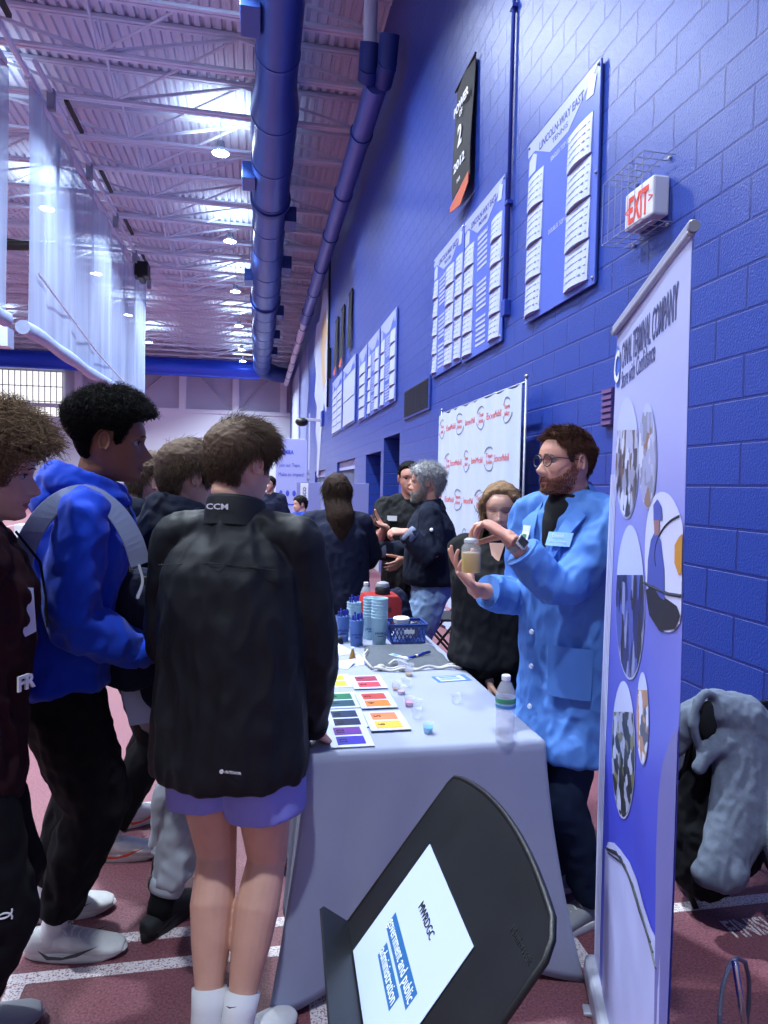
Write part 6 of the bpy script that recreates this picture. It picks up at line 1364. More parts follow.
# ================================================================== the grey covered table and what lies on it
TX0, TX1, TY0, TY1, TZ = .165, .925, 2.0, 3.83, .74
m_cl = cloth('cloth_grey', '#8d93ab', .75, .12, 500, var=.03)
tb = thing('folding_table', 'folding table hidden under the grey cloth', 'table', ((TX0+TX1)/2, (TY0+TY1)/2, 0))
mb = MB(); mb.box((0, 0, TZ-.026), (TX1-TX0-.01, TY1-TY0-.01, .04)); mb.build('table_top', m_whitep, tb, bevel=.008)
for sx in (-1, 1):
    for sy in (-1, 1): mb = MB(); mb.tube([(sx*.30, sy*.68, TZ-.05), (sx*.31, sy*.72, .02)], .014, 8); mb.ball((sx*.31, sy*.72, .016), (.035, .035, .016), n=10); mb.build('leg', m_blk, tb)
def tablecloth():
    per = []; w, l = TX1-TX0, TY1-TY0; cx, cy = (TX0+TX1)/2, (TY0+TY1)/2; r = .02; n = 0
    # perimeter points with outward normals
    P = []
    def seg(a, b_, k_):
        for i in range(k_): P.append(np.array(a)*(1-i/k_)+np.array(b_)*i/k_)
    x0, x1, y0, y1 = -w/2, w/2, -l/2, l/2
    seg((x0, y0), (x1, y0), 70); seg((x1, y0), (x1, y1), 120); seg((x1, y1), (x0, y1), 70); seg((x0, y1), (x0, y0), 120)
    P = np.array(P); N_ = []
    M_ = len(P)
    for i in range(M_):
        d = P[(i+3) % M_]-P[i-3]; d = d/np.linalg.norm(d); N_.append((d[1], -d[0]))
    N_ = np.array(N_)
    s = np.concatenate([[0], np.cumsum(np.linalg.norm(np.diff(P, axis=0), axis=1))])
    corners = np.array([(x0, y0), (x1, y0), (x1, y1), (x0, y1)])
    rings = []
    K = 26
    top = [np.array([p[0], p[1], TZ+.001]) for p in P]
    for sc_ in (0.0, .5, .8, .985): rings.append([np.array([p[0]*sc_, p[1]*sc_, TZ+.0015]) for p in P])
    rings.append([np.array([p[0]+n_[0]*.004, p[1]+n_[1]*.004, TZ-.004]) for p, n_ in zip(P, N_)])
    for k_ in range(1, K+1):
        t = k_/K; row = []
        for i, (p, n_) in enumerate(zip(P, N_)):
            dc = np.min(np.linalg.norm(corners-p, axis=1)); cf = math.exp(-(dc/.10)**2)
            fold = (math.sin(s[i]*17+1.0)*.5+math.sin(s[i]*29+2.3)*.3+math.sin(s[i]*9)*.35)
            out = .006+t**1.3*(.035+.028*fold*t+.095*cf)+.010*math.sin(s[i]*31+t*2)*t
            cdir = corners[np.argmin(np.linalg.norm(corners-p, axis=1))]; cd = cdir/np.linalg.norm(cdir)*np.array([1, 1]); cd = np.sign(cdir)/1.414
            dirv = n_*(1-cf)+cd*cf; z = TZ-.006-t*(TZ-.006-(.062-.052*cf+.008*math.sin(s[i]*6)))
            row.append(np.array([p[0]+dirv[0]*out, p[1]+dirv[1]*out, z]))
        rings.append(row)
    V = np.array([q for r_ in rings for q in r_]); R_ = len(rings); idx = np.arange(R_*M_).reshape(R_, M_)
    F = np.stack([idx[:-1], np.roll(idx, -1, 1)[:-1], np.roll(idx, -1, 1)[1:], idx[1:]], -1).reshape(-1, 4)[:, ::-1]
    o = mesh_np('tablecloth', V+np.array([cx, cy, 0]), F, m_cl, None, (cx, cy, 0)); o.location = (cx, cy, 0)
    md = o.modifiers.new('s', 'SOLIDIFY'); md.thickness = .0015; md.offset = 1
    setp(o, 'long grey cloth draped over the table down to the red floor', 'tablecloth'); return o
tablecloth()
Z0 = TZ+.0035
# ------------------------------------------------------------------ colour cards
def card(px, py, cols, txt, label, rz=0, w=.135, d=.185):
    global cz; cz += .0012; p = onZ(px, py, Z0); t = thing('colour_card', label, 'colour card', (p[0], p[1], Z0+cz), rz, group='colour swatch cards on the table')
    mb = MB(); mb.box((0, 0, .001), (w, d, .002)); mb.build('sheet', m_sheet, t)
    for i, c in enumerate(cols):
        y = d*.22*(1 if i == 0 else -1); mb = MB(); mb.box((0, y, .0024), (w*.66, d*.36, .0008)); s_ = mb.build('swatch', mat('swatch_'+c, c, .4), t)
        mb = MB(); mb.text(txt[i], (-.012, y, .003), (0, 1, 0), (-1, 0, 0), .035, depth=.0006, bold=.02); mb.build('number', m_blk, s_)
cz = -.0020
m_sheet = mat('paper_white', '#b0b8d4', .5)
card(334.5, 681, ['#cfc83a', '#a9c438'], ('6', '7'), 'white card with yellow and lime swatches, furthest in the left column')
card(341, 700.5, ['#1c6b4c', '#1d4657'], ('8', '9'), 'white card with green and teal swatches in the left column')
card(345.5, 719, ['#15294f', '#131f42'], ('10', '11'), 'white card with two navy swatches in the left column')
card(349, 737, ['#5b2a86', '#2d2399'], ('12', '13'), 'white card with purple and indigo swatches beside the hand')
card(367.5, 683, ['#8f3247', '#b73a4b'], ('1', '2'), 'white card with two crimson swatches, furthest in the right column')
card(375.5, 701.5, ['#b5403a', '#d9772f'], ('3', '4'), 'white card with red and orange swatches in the right column')
card(386, 722.5, ['#d8744a', '#dba23c'], ('5', '6'), 'white card with salmon and amber swatches, nearest in the right column')
# ------------------------------------------------------------------ little cups
m_glass = mat('clear_plastic', '#e6ecfa', .08, alpha=.17, spec=.9); m_wcup = mat('cloudy_plastic', '#dfe6f6', .15, alpha=.22, spec=.8)
def smallcup(px, py, label, liquid=None, h=.032, r=.019, fill=.55, z=None):
    p = onZ(px, py, Z0); t = thing('sample_cup', label, 'cup', (p[0], p[1], Z0), group='clear sample cups on the table')
    mb = MB(); mb.lathe([(r*.72, 0), (r*.76, .001), (r, h), (r+.0015, h+.001), (r+.001, h-.001), (r-.0012, h-.002), (r*.7, .002), (0.0001, .002)], n=24, caps=True); mb.build('cup_wall', m_wcup, t, autos=40)
    if liquid: mb = MB(); f_ = fill*h; mb.lathe([(r*.68, .0025), (r*(.70+.24*fill), f_)], n=24); mb.build('liquid', mat('liquid_'+liquid, liquid, .1, alpha=.8), t, autos=40)
smallcup(428, 733, 'small clear cup with bright blue liquid nearest the table edge', '#59b9e0', fill=.65)
smallcup(416, 718, 'small clear empty cup just behind the blue one'); smallcup(409, 706, 'small clear cup with pink liquid', '#e79ab8', fill=.5)
smallcup(418, 709, 'small clear cup touching the pink one on its right'); smallcup(401, 694, 'small clear cup with pale pink liquid behind the pink one', '#dcb4cf', fill=.4); smallcup(406, 687, 'small clear cup furthest along the row toward the bag')
smallcup(396, 690, 'small clear cup with amber drop left of the row', '#b98a4a', fill=.25); smallcup(456, 703, 'single clear empty cup standing apart at the right of the row')
smallcup(402, 671, 'taller clear beaker in front of the grey bag', '#c9b46a', h=.06, r=.022, fill=.2); smallcup(409, 676, 'clear beaker with yellow residue touching the taller beaker', '#c9a23a', h=.05, r=.02, fill=.25)
# ------------------------------------------------------------------ water bottle
def bottle(px, py, label, s=1.0, cap='#e6e9f2', z=Z0, pos=None, name='water_bottle', lab='#3a86c8'):
    p = onZ(px, py, z) if pos is None else pos; t = thing(name, label, 'bottle', (p[0], p[1], z))
    r = .031*s; pr = [(.024*s, 0), (.029*s, .004*s)]
    for i in range(8): z_ = .012+i*.011; pr += [(r, z_*s), (r*.93, (z_+.0055)*s)]
    pr += [(r, .102*s), (r, .148*s), (r*.95, .158*s), (r*.62, .182*s), (.012*s, .192*s), (.012*s, .202*s)]
    mb = MB(); mb.lathe(pr+[(a-.0012, b_) for a, b_ in pr[::-1]][:-1]+[(.0001, .003)], n=28, caps=False); mb.build('bottle_body', m_glass, t, smooth=True)
    mb = MB(); mb.lathe([(.024*s, .004*s)]+[(a-.002, max(b_, .006*s)) for a, b_ in pr[2:19]]+[(r-.002, .140*s)], n=28); mb.build('water', mat('water', '#dfe8f8', .05, alpha=.05), t, smooth=True)
    mb = MB(); mb.lathe([(r+.0006, .108*s), (r+.0006, .142*s)], n=28, caps=False); o = mb.build('bottle_label', mat('label_blue_white', '#9fb9dd', .5), t, smooth=True)
    mb = MB(); mb.lathe([(r+.0012, .126*s), (r+.0012, .140*s)], n=28, caps=False); mb.build('label_band', mat('label_green', '#3f8f6a', .5), o, smooth=True); mb = MB(); mb.lathe([(r+.0012, .112*s), (r+.0012, .120*s)], n=28, caps=False); mb.build('label_band', mat('label_blue', lab, .5), o, smooth=True)
    mb = MB(); mb.lathe([(.0135*s, .194*s), (.0142*s, .196*s), (.0142*s, .208*s), (.012*s, .210*s), (.0001, .210*s)], n=24, caps=True); mb.build('cap', mat('cap_white', cap, .4), t, autos=40); return t
bottle(504.5, 741, 'clear plastic water bottle with blue and green label at the table corner', 1.02)
bottle(0, 0, 'tall clear drink bottle with blue cap beside the red cooler', 1.1, '#4a6ad0', pos=at(366, 598, 4.02), z=.745+.0, lab='#c86a8a')
# ------------------------------------------------------------------ leaflet, bag, pen, basket
p = onZ(451.5, 678.5, Z0); t = thing('leaflet', 'white leaflet with blue border lying right of the grey bag', 'leaflet', (p[0], p[1], Z0), .12)
mb = MB(); mb.box((0, 0, .0006), (.15, .085, .0012)); mb.build('sheet', mat('blue_border', '#3f6fd0', .5), t); mb = MB(); mb.box((-.004, -.002, .0015), (.115, .068, .0008)); mb.build('white_panel', m_sheet, t); mb = MB(); mb.box((-.01, .018, .0022), (.08, .012, .0005)); mb.box((-.01, -.002, .0022), (.09, .006, .0005)); mb.box((-.01, -.016, .0022), (.09, .006, .0005)); mb.build('print', mat('blue_border'), t)
bgc = [onZ(x, y, Z0) for x, y in ((368, 668), (456, 667), (433, 646), (364, 646))]; c = np.mean(bgc, 0)
t = thing('drawstring_bag', 'flat grey felt drawstring bag with thick white cords on the table', 'bag', (c[0], c[1], Z0)); nx, ny = 30, 24; V = []
m_felt = mat('felt_grey', '#565c66', .95, bump=.5, bscale=400, var=.12, vscale=60); m_cord = mat('cord_cream', '#b9b6b4', .8, bump=.3, bscale=300)
for sgn in (0, 1):
    for j in range(ny+1):
        for i in range(nx+1):
            a, b_ = i/nx, j/ny; q = (bgc[0]*(1-a)+bgc[1]*a)*(1-b_)+(bgc[3]*(1-a)+bgc[2]*a)*b_
            e = min(a, 1-a, b_, 1-b_)*8; h_ = min(1, e)**.5*(.016+.006*N1(np.array([[a*2, b_*2, 0]]))[0]); V.append((q[0]-c[0]+.004*math.sin(b_*14), q[1]-c[1]+.004*math.sin(a*17), h_ if sgn else .0005))
k_ = (nx+1)*(ny+1); F = [(j*(nx+1)+i, j*(nx+1)+i+1, (j+1)*(nx+1)+i+1, (j+1)*(nx+1)+i) for j in range(ny) for i in range(nx)]
mb = MB(); mb.add(V, [f[::-1] for f in F]+[tuple(q+k_ for q in f) for f in F]); mb.build('bag_body', m_felt, t, smooth=True)
for q_, (offx, yo) in enumerate(((0, -.012), (.01, -.03))):
    mb = MB(); pts = []
    for i in range(30):
        s = i/29; pts.append((-.20+.41*s+offx, -.225+yo+.012*math.sin(s*9+q_*2)+.02*(s > .95), .010+.006*math.sin(s*23+q_)))
    mb.tube(pts, .0062, 8); mb.build('cord', m_cord, t, smooth=True)
mb = MB(); mb.tube([(-.12, -.21, .02), (-.09, -.18, .03), (-.06, -.20, .03), (-.03, -.235, .015)], .0062, 8); mb.tube([(-.20, -.22, .01), (-.215, -.12, .02), (-.20, .0, .012), (-.17, .06, .02)], .0055, 8); mb.ball((-.16, -.225, .014), (.02, .016, .013), n=10); mb.build('cord', m_cord, t, smooth=True)
a = onZ(408, 658, Z0+.025); b_ = onZ(430, 652, Z0+.025); t = thing('ballpoint_pen', 'blue ballpoint pen lying on the grey bag', 'pen', a); d = b_-a
mb = MB(); mb.tube([(0, 0, 0), d*.05, d*.5, d], [.002, .005, .0055, .005], 10); mb.build('barrel', mat('pen_blue', '#1c2f9c', .3), t, smooth=True); mb = MB(); mb.tube([d*.34, d*.42], .0062, 10); mb.build('grip_ring', m_print, t); mb = MB(); mb.tube([d*.6+U*.007, d*.98+U*.007], .0014, 6); mb.build('clip', mat('pen_blue'), t)
p = onZ(400, 656.5, Z0+.022); t = thing('paper_tag', 'small white and blue tag on the grey bag beside the pen', 'tag', p, .6); mb = MB(); mb.box((0, 0, 0), (.03, .12, .001)); mb.build('tag_paper', m_sheet, t); mb = MB(); mb.box((0, .03, .001), (.02, .03, .0006)); mb.build('tag_print', mat('label_blue'), t)
# basket
b0 = onZ(391, 644.5, Z0); b1 = onZ(427, 644.5, Z0); bw_ = float(b1[0]-b0[0])
t = thing('plastic_basket', 'dark blue perforated plastic basket at the back of the table', 'basket', ((b0[0]+b1[0])/2, b0[1]+.075, Z0)); m_bk = mat('basket_blue', '#2a4488', .45)
h_ = .105; wx, wy = bw_/2-.008, .07
mb = MB(); mb.box((0, 0, .003), (2*wx, 2*wy, .006)); mb.build('base', m_bk, t)
for (cx_, cy_, ux, uy, L_) in ((0, -wy, 1, 0, wx), (0, wy, 1, 0, wx), (-wx, 0, 0, 1, wy), (wx, 0, 0, 1, wy)):
    mb = MB(); fl_ = np.array([cx_, cy_])*.16
    def q3(s, z): k2 = z/h_; return np.array([cx_+fl_[0]*k2+ux*s*(1+.16*k2), cy_+fl_[1]*k2+uy*s*(1+.16*k2), z])
    for z0_, z1_ in ((0, .014), (h_-.022, h_)): mb.loft([[q3(-L_, z0_), q3(L_, z0_), q3(L_, z0_)*1.03, q3(-L_, z0_)*1.03][:2]+[q3(L_, z1_), q3(-L_, z1_)]], 0, False); mb.tube([q3(-L_, z0_+.004), q3(L_, z0_+.004)], .004, 6); mb.tube([q3(-L_, z1_-.004), q3(L_, z1_-.004)], .0045, 6); mb.add([q3(-L_, z0_), q3(L_, z0_), q3(L_, z1_), q3(-L_, z1_)], [(0, 1, 2, 3)])
    n_ = max(4, int(2*L_/.018))
    for i in range(n_+1):
        for dz in (-1, 1):
            s0 = -L_+2*L_*i/n_; s1 = s0+dz*2*L_/n_*1.5
            if abs(s1) <= L_*1.01: mb.tube([q3(s0, .012), q3(s1, h_-.02)], .0032, 5)
    mb.build('side_panel', m_bk, t)
mb = MB(); mb.box((0, -wy*1.17-.003, h_*.62), (.055, .004, .02)); mb.build('handle_label', m_print, t, bevel=.002)
pb = t.location
t = thing('white_lid_cup', 'white round lidded tub inside the blue basket', 'tub', (pb[0]-.02, pb[1]+.02, pb[2]+.008)); mb = MB(); mb.lathe([(.03, 0), (.036, .08), (.04, .085), (.041, .10), (.038, .104), (.001, .105)], n=28); mb.build('tub_body', m_print, t, autos=40); mb = MB(); mb.lathe([(.043, .100), (.044, .108), (.040, .113), (.001, .114)], n=28); mb.build('lid', mat('cap_white'), t, autos=40)
for i in range(2):
    t = thing('candy_packet', ['white packet standing in the blue basket', 'brown packet standing in the blue basket'][i], 'packet', (pb[0]+.03+.022*i, pb[1]-.01, pb[2]+.008)); mb = MB(); mb.box((0, 0, .05), (.035, .008, .085), 0, Matrix.Rotation(.3-.5*i, 3, 'Y')); mb.build('wrapper', mat('packet_%d' % i, ['#c9c4c8', '#6d5560'][i], .4), t, bevel=.003)
# cups of pens and stacked cups
m_tum = mat('tumbler_blue', '#5b7fc4', .3, trans=.25, ior=1.3); m_tuml = mat('cup_aqua', '#a4c8d8', .4); m_pp = mat('pen_white', '#c9d0ea', .4); m_pbk = mat('pen_clip_blue', '#24359c', .35)
def pencup(px, py, label, r=.037, h=.13, npn=9, Zb=Z0, pos=None, m=None, pens=True, stack=1):
    p = onZ(px, py, Zb) if pos is None else pos; t = thing('pen_cup' if pens else 'stacked_cups', label, 'cup of pens' if pens else 'stack of cups', (p[0], p[1], Zb)); rb = r*.82; m = m or m_tum
    for k2 in range(stack):
        zo = k2*.016; mb = MB(); mb.lathe([(rb*.95, zo), (rb, zo+.002), (r, zo+h), (r+.0015, zo+h+.002), (r, zo+h+.004), (r-.002, zo+h), (rb-.002, zo+.004), (.0001, zo+.004)], n=28); c_ = mb.build('cup', m, t, autos=40)
    mb = MB(); mb.text('MWRD', (0, -(rb+r)/2-.0005, h*.42), (1, 0, 0), (0, 0, 1), .018, depth=.0015); mb.box((0, -(rb+r)/2-.0005, h*.36), (.03, .0015, .003)); mb.build('cup_print', m_navyp, t)
    if pens:
        for i in range(npn):
            a = i*2.4; rr = r*.62*math.sqrt((i+.5)/npn); tp = (rr*1.35*math.cos(a), rr*1.35*math.sin(a), h+.018+.014*((i*7) % 4)/3)
            t3 = thing('ballpoint_pen', 'white and blue ballpoint pen standing in the %s' % label.split(',')[0], 'pen', (p[0], p[1], Zb+.006+zo), group='pens in the '+label.split(',')[0]); mb = MB(); mb.tube([(rr*.5*math.cos(a), rr*.5*math.sin(a), .002), tp], .0042, 7); mb.build('barrel', m_pp, t3); mb = MB(); d_ = nrm(np.array(tp)-np.array([rr*.5*math.cos(a), rr*.5*math.sin(a), 0])); mb.tube([np.array(tp)-d_*.028, np.array(tp)+d_*.002], .0052, 7); mb.build('clip', m_pbk, t3)
pencup(342.5, 641, 'left blue tumbler full of pens'); pencup(356.5, 645.5, 'right blue tumbler full of pens')
pencup(353, 634.5, 'aqua cup stack topped with pens', pos=onZ(353.5, 636.5, Z0), m=m_tuml, r=.038, h=.12, stack=5, npn=8)
pencup(369, 640, 'tall stack of aqua plastic cups, left one of the pair', pens=False, m=m_tuml, r=.036, h=.12, stack=7, pos=onZ(369.5, 638.5, Z0)); pencup(379, 645, 'tall stack of aqua plastic cups, right one of the pair', pens=False, m=m_tuml, r=.042, h=.14, stack=7, pos=onZ(379, 644.5, Z0))
# red cooler box and jar
t = thing('red_cooler', 'red plastic cooler box behind the stacked cups', 'cooler', (.70, 3.72, Z0)); m_rc = mat('cooler_red', '#9c2c2a', .4); mb = MB(); mb.prism([(-.105, 0), (.105, 0), (.115, .16), (.09, .20), (-.09, .20), (-.115, .16)], (0, .08, 0), (1, 0, 0), (0, 0, 1), (0, -.16, 0)); mb.build('cooler_body', m_rc, t, bevel=.012, seg=3); mb = MB(); mb.box((0, -.084, .12), (.10, .006, .03)); mb.build('handle_recess', mat('cooler_dark', '#5c1816', .5), t)
t = thing('jar_with_lid', 'dark jar with grey domed lid on top of the red cooler', 'jar', (.71, 3.70, Z0+.201)); mb = MB(); mb.lathe([(.038, 0), (.042, .004), (.043, .03), (.036, .04)], n=28); mb.build('jar_body', m_blk, t, autos=40); mb = MB(); mb.lathe([(.038, .040), (.040, .046), (.034, .062), (.015, .070), (.001, .071)], n=28); mb.build('lid', mat('lid_grey', '#8a8d98', .4), t, autos=40)
# papers and small things at the left back of the table
def paper(px, py, w, d, rz, label, m=None, z=Z0, printed=True, name='paper_sheet', curlz=.012):
    p = onZ(px, py, z); t = thing(name, label, 'paper', (p[0], p[1], z), rz); V = []; nx = 8
    for s in (0, 1):
        for j in range(nx+1):
            for i in range(nx+1): a, b_ = i/nx-.5, j/nx-.5; V.append((a*w, b_*d, s*.0008+.0003+curlz*max(0, a+b_)**2*2))
    k2 = (nx+1)**2; F = [(j*(nx+1)+i, j*(nx+1)+i+1, (j+1)*(nx+1)+i+1, (j+1)*(nx+1)+i) for j in range(nx) for i in range(nx)]; mb = MB(); mb.add(V, [f[::-1] for f in F]+[tuple(q+k2 for q in f) for f in F]); mb.build('sheet', m or m_sheet, t)
    if printed:
        mb = MB()
        for i in range(4): mb.box((-.02, d*.25-i*d*.13, .004), (w*.5*(1-.2*(i % 2)), .004, .0006))
        mb.build('print', m_navyp, t)
paper(326, 650, .20, .26, .45, 'large white handout sheet at the left back of the table'); paper(337, 665, .14, .10, -.5, 'crumpled small white wrapper near the colour cards', printed=False, curlz=.012)
paper(357, 662.5, .08, .10, .4, 'small white folded note with tan corner left of the grey bag', printed=False, curlz=.012); paper(327, 637, .14, .08, .1, 'white leaflet with blue print near the pen tumblers')
p = onZ(352.5, 660, Z0); t = thing('amber_cone', 'small amber glass cone vial standing left of the grey bag', 'vial', p); mb = MB(); mb.lathe([(.016, 0), (.017, .003), (.010, .035), (.006, .05), (.006, .055), (.0001, .055)], n=20); mb.build('vial_body', mat('amber_glass', '#b08042', .15, trans=.4), t, smooth=True); mb = MB(); mb.cyl((0, 0, .052), (0, 0, .06), .008, n=14); mb.build('stopper', m_print, t)
p = onZ(336, 644, Z0); t = thing('black_clip', 'black binder clip beside the pen tumblers', 'clip', p, .5); mb = MB(); mb.prism([(-.025, 0), (.025, 0), (.012, .028), (-.012, .028)], (-.03, 0, 0), (0, 1, 0), (0, 0, 1), (.06, 0, 0)); mb.build('clip_body', m_blk, t, bevel=.002); mb = MB(); mb.tube([(-.03, -.02, .03), (-.03, -.05, .05), (.03, -.05, .05), (.03, -.02, .03)], .0016, 6); mb.build('clip_wire', m_alu, t)
# ------------------------------------------------------------------ jar in the man's hand
J = jarpos; t = thing('oil_jar', 'glass jar of yellow oil held up by the man in the lab coat', 'jar', (J[0], J[1], J[2]-.055)); r = .033
mb = MB(); pr = [(r*.94, 0), (r, .004), (r, .085), (r*.80, .096), (r*.72, .10), (r*.72, .108)]; mb.lathe(pr+[(a-.0022, max(b_, .005)) for a, b_ in pr[::-1]]+[(.0001, .005)], n=36, caps=False); mb.build('jar_glass', mat('jar_clear', '#f0f4ff', .05, alpha=.10, spec=.9), t, smooth=True)
mb = MB(); mb.lathe([(.0001, .0055), (r-.0026, .0055), (r-.0026, .070), (.0001, .070)], n=36, caps=False); mb.build('oil', mat('oil_yellow', '#b8930a', .15), t, autos=40)
mb = MB(); mb.lathe([(r*.74, .104), (r*.75, .112), (r*.5, .118), (.001, .12)], n=30); mb.build('stopper', mat('stopper_clear', '#c6ccd8', .1, alpha=.6), t, autos=40)
# ------------------------------------------------------------------ music stand with the paper sign
Rm = np.array([[-.0519, -.6005, .7945], [-.9973, -.0098, -.0722], [.0515, -.7961, -.5984]]); o0 = np.array([.3017, 1.0918, .9375])
e_s, e_t = nrm(Rm[:, 0]), nrm(Rm[:, 1]-Rm[:, 0]*(Rm[:, 1]@Rm[:, 0])); e_n = np.cross(e_s, e_t); 
if e_n[2] < 0: e_n = -e_n
ctr = o0+e_s*.155; t = thing('music_stand', 'black metal music stand with curved desk holding a paper sign in the foreground', 'music stand', (ctr[0]+.12, ctr[1], 0)); root = np.array([ctr[0]+.12, ctr[1], 0])
m_ms = mat('stand_black', '#101217', .42, bump=.12, bscale=900, var=.25, vscale=12)
D3 = lambda s, tt, n_=0: o0+e_s*s+e_t*tt+e_n*n_-root
pts2 = [(-.0915, .221)]; pts2 += [(-.0915, -.085), (-.085, -.102)]
for s in np.linspace(-.06, .37, 22): q = (s-.155)/.247; pts2.append((s, -.138+.036*q*q))
pts2 += [(.392, -.095), (.402, -.075), (.4015, -.05), (.4015, .221)]
mb = MB(); mb.prism(pts2, D3(0, 0, -.006), e_s, e_t, e_n*.005); desk = mb.build('desk', m_ms, t, bevel=.002)
rim = [D3(a, b_, -.004) for a, b_ in pts2]; mb = MB(); mb.tube(rim, .005, 8); mb.build('desk_rim', m_ms, t, smooth=True)
mb = MB(); mb.prism([(-.0915, 0), (.4015, 0), (.395, .062), (.38, .070), (-.07, .070), (-.085, .062)], D3(0, .219, -.006), e_s, e_n, e_t*.004); mb.build('ledge', m_ms, t, bevel=.0015)
mb = MB(); mb.text('Manhasset', D3(.355, -.055, .0), e_s, -e_t, .016, depth=-.001); mb.build('embossed_name', mat('emboss_grey', '#1b1d22', .5), t)
mb = MB(); c0 = D3(.155, .04, -.02); mb.tube([c0, c0-e_n*.03], .02, 12); p1 = c0-e_n*.035; sh_ = np.array([p1[0], p1[1], 0]); mb.tube([p1, np.array([p1[0], p1[1], p1[2]-.04])], .014, 12); mb.build('tilt_joint', m_ms, t, autos=40)
mb = MB(); mb.cyl((p1[0], p1[1], .22), (p1[0], p1[1], p1[2]-.03), .009, n=14); mb.build('inner_shaft', m_alu, t, smooth=True); mb = MB(); mb.cyl((p1[0], p1[1], .06), (p1[0], p1[1], .5), .013, n=14); mb.build('outer_shaft', m_ms, t, smooth=True)
for i in range(3):
    a = .9+i*2*PI/3; mb = MB(); dx, dy = math.cos(a), math.sin(a); mb.tube([(p1[0], p1[1], .10), (p1[0]+dx*.12, p1[1]+dy*.12, .045), (p1[0]+dx*.24, p1[1]+dy*.24, .012)], [.011, .010, .009], 10); mb.build('leg', m_ms, t, smooth=True)
t = thing('paper_sign', 'white paper sign reading MWRDGC government and public administration on the music stand', 'sign', o0-e_t*-.0); t.location = [float(q) for q in o0]
G3 = lambda s, tt, n_=0: e_s*s+e_t*tt+e_n*n_
mb = MB(); mb.prism([(0, 0), (.2794, 0), (.2794, .2159), (0, .2159)], G3(0, 0, .0002), e_s, e_t, e_n*.0008); mb.build('sheet', mat('sign_paper', '#a3b0d2', .5), t)
up_ = -e_t; hq = np.cross(e_s, up_)@e_n
mb = MB(); mb.text('MWRDGC', G3(.1415, .0625, .0016), e_s, up_, .0195, depth=.0006*hq, fit=.084); mb.build('heading', mat('ink_black', '#15171f', .6), t)
m_bx = mat('sign_blue', '#1f568c', .5); bars = []
mb = MB(); mb.prism([(.045, .108), (.235, .108), (.235, .1345), (.045, .1345)], G3(0, 0, .001), e_s, e_t, e_n*.0003); mb.prism([(.080, .140), (.202, .140), (.202, .1640), (.080, .1640)], G3(0, 0, .001), e_s, e_t, e_n*.0003); mb.build('blue_bar', m_bx, t)
mb = MB(); mb.text('government and public', G3(.140, .1285, .0018), e_s, up_, .0245, depth=.0006*hq, fit=.186); mb.text('administration', G3(.141, .1585, .0018), e_s, up_, .0245, depth=.0006*hq, fit=.117); mb.build('lettering', mat('sign_white_ink', '#d6def2', .5), t)
# ------------------------------------------------------------------ wire loop stand, bottom right
R0 = onZ(752, 1075, 0.0); t = thing('wire_loop_stand', 'bent chrome rod with braided steel cable loop on the floor at the bottom right', 'wire stand', R0); a = at(735, 963, 1.62)-R0
m_cab = mat('cable_steel', '#70748c', .35, .7, bump=.5, bscale=700); mb = MB(); mb.tube([(0, 0, 0), a], .008, 10); mb.build('rod', mat('chrome'), t, smooth=True); mb = MB()
pp = [(720, 1040), (720, 1010), (723, 985), (730, 964), (737, 958), (745, 962), (749, 978), (749, 1000), (746, 1030)]; mb.tube([at(x_, y_, 1.62+.02*i)-R0 for i, (x_, y_) in enumerate(pp)]+[np.array([-.02, .02, .01])], .0055, 10); mb.tube([at(720, 1040, 1.62)-R0, np.array([-.09, .01, .01])], .0055, 10); mb.build('cable_loop', m_cab, t, smooth=True); mb = MB(); mb.lathe([(.07, 0), (.07, .008), (.012, .02), (.001, .022)], n=24); mb.build('base', m_blk, t)
# ------------------------------------------------------------------ chair with the grey hoodie
def folding_chair(x, y, rz, label):
    t = thing('folding_chair', label, 'chair', (x, y, 0), rz); w = .21
    mb = MB(); mb.box((0, .0, .445), (.40, .38, .025)); mb.build('seat', m_blk, t, bevel=.01)
    mb = MB(); mb.box((0, -.215, .665), (.40, .02, .15), 0, Matrix.Rotation(-.12, 3, 'X')); mb.build('backrest', m_blk, t, bevel=.008)
    for sx in (-1, 1):
        mb = MB(); mb.tube([(sx*w, -.235, .745), (sx*w, -.18, .5), (sx*w, .20, .0)], .011, 10); mb.build('leg', m_blk, t, smooth=True); mb = MB(); mb.tube([(sx*w, .14, .44), (sx*w, -.26, .0)], .011, 10); mb.build('leg', m_blk, t, smooth=True)
    mb = MB(); mb.cyl((-w, .10, .12), (w, .10, .12), .008, n=8); mb.cyl((-w, -.17, .12), (w, -.17, .12), .008, n=8); mb.build('stretcher', m_blk, t, smooth=True); return t
folding_chair(1.80, 2.46, .15, 'black folding chair against the block wall under the grey hoodie')
m_hoodg = mat('hoodie_grey', '#6a7486', .95, bump=.2, bscale=500, var=.08, vscale=90)
def drape(name, label, cat, pieces, m, voxel=.009, amp=.012, extra=None, balls=()):
    mb = MB()
    for pts, rad, fl_ in pieces: mb.tube([np.asarray(p_, float) for p_ in pts], rad, 18, flat=fl_, dome=True, up=(0, 1, 0))
    for c_, r_ in balls: mb.ball(c_, r_, n=20)
    V, F, E = remesh(mb, voxel); V = smoothv(V, E, 6); Nn = normals(V, F); V = folds(V, Nn, amp, (24, 24, 12)); V = smoothv(V, E, 1); V[:, 2] = np.maximum(V[:, 2], .012)
    c_ = V.mean(0); c_ = np.array([c_[0], c_[1], V[:, 2].min()]); o = mesh_np(name, V, F, m, None, c_); o.location = [float(q) for q in c_]; setp(o, label, cat); return o
C_ = lambda px, py, z: at(px, py, z)
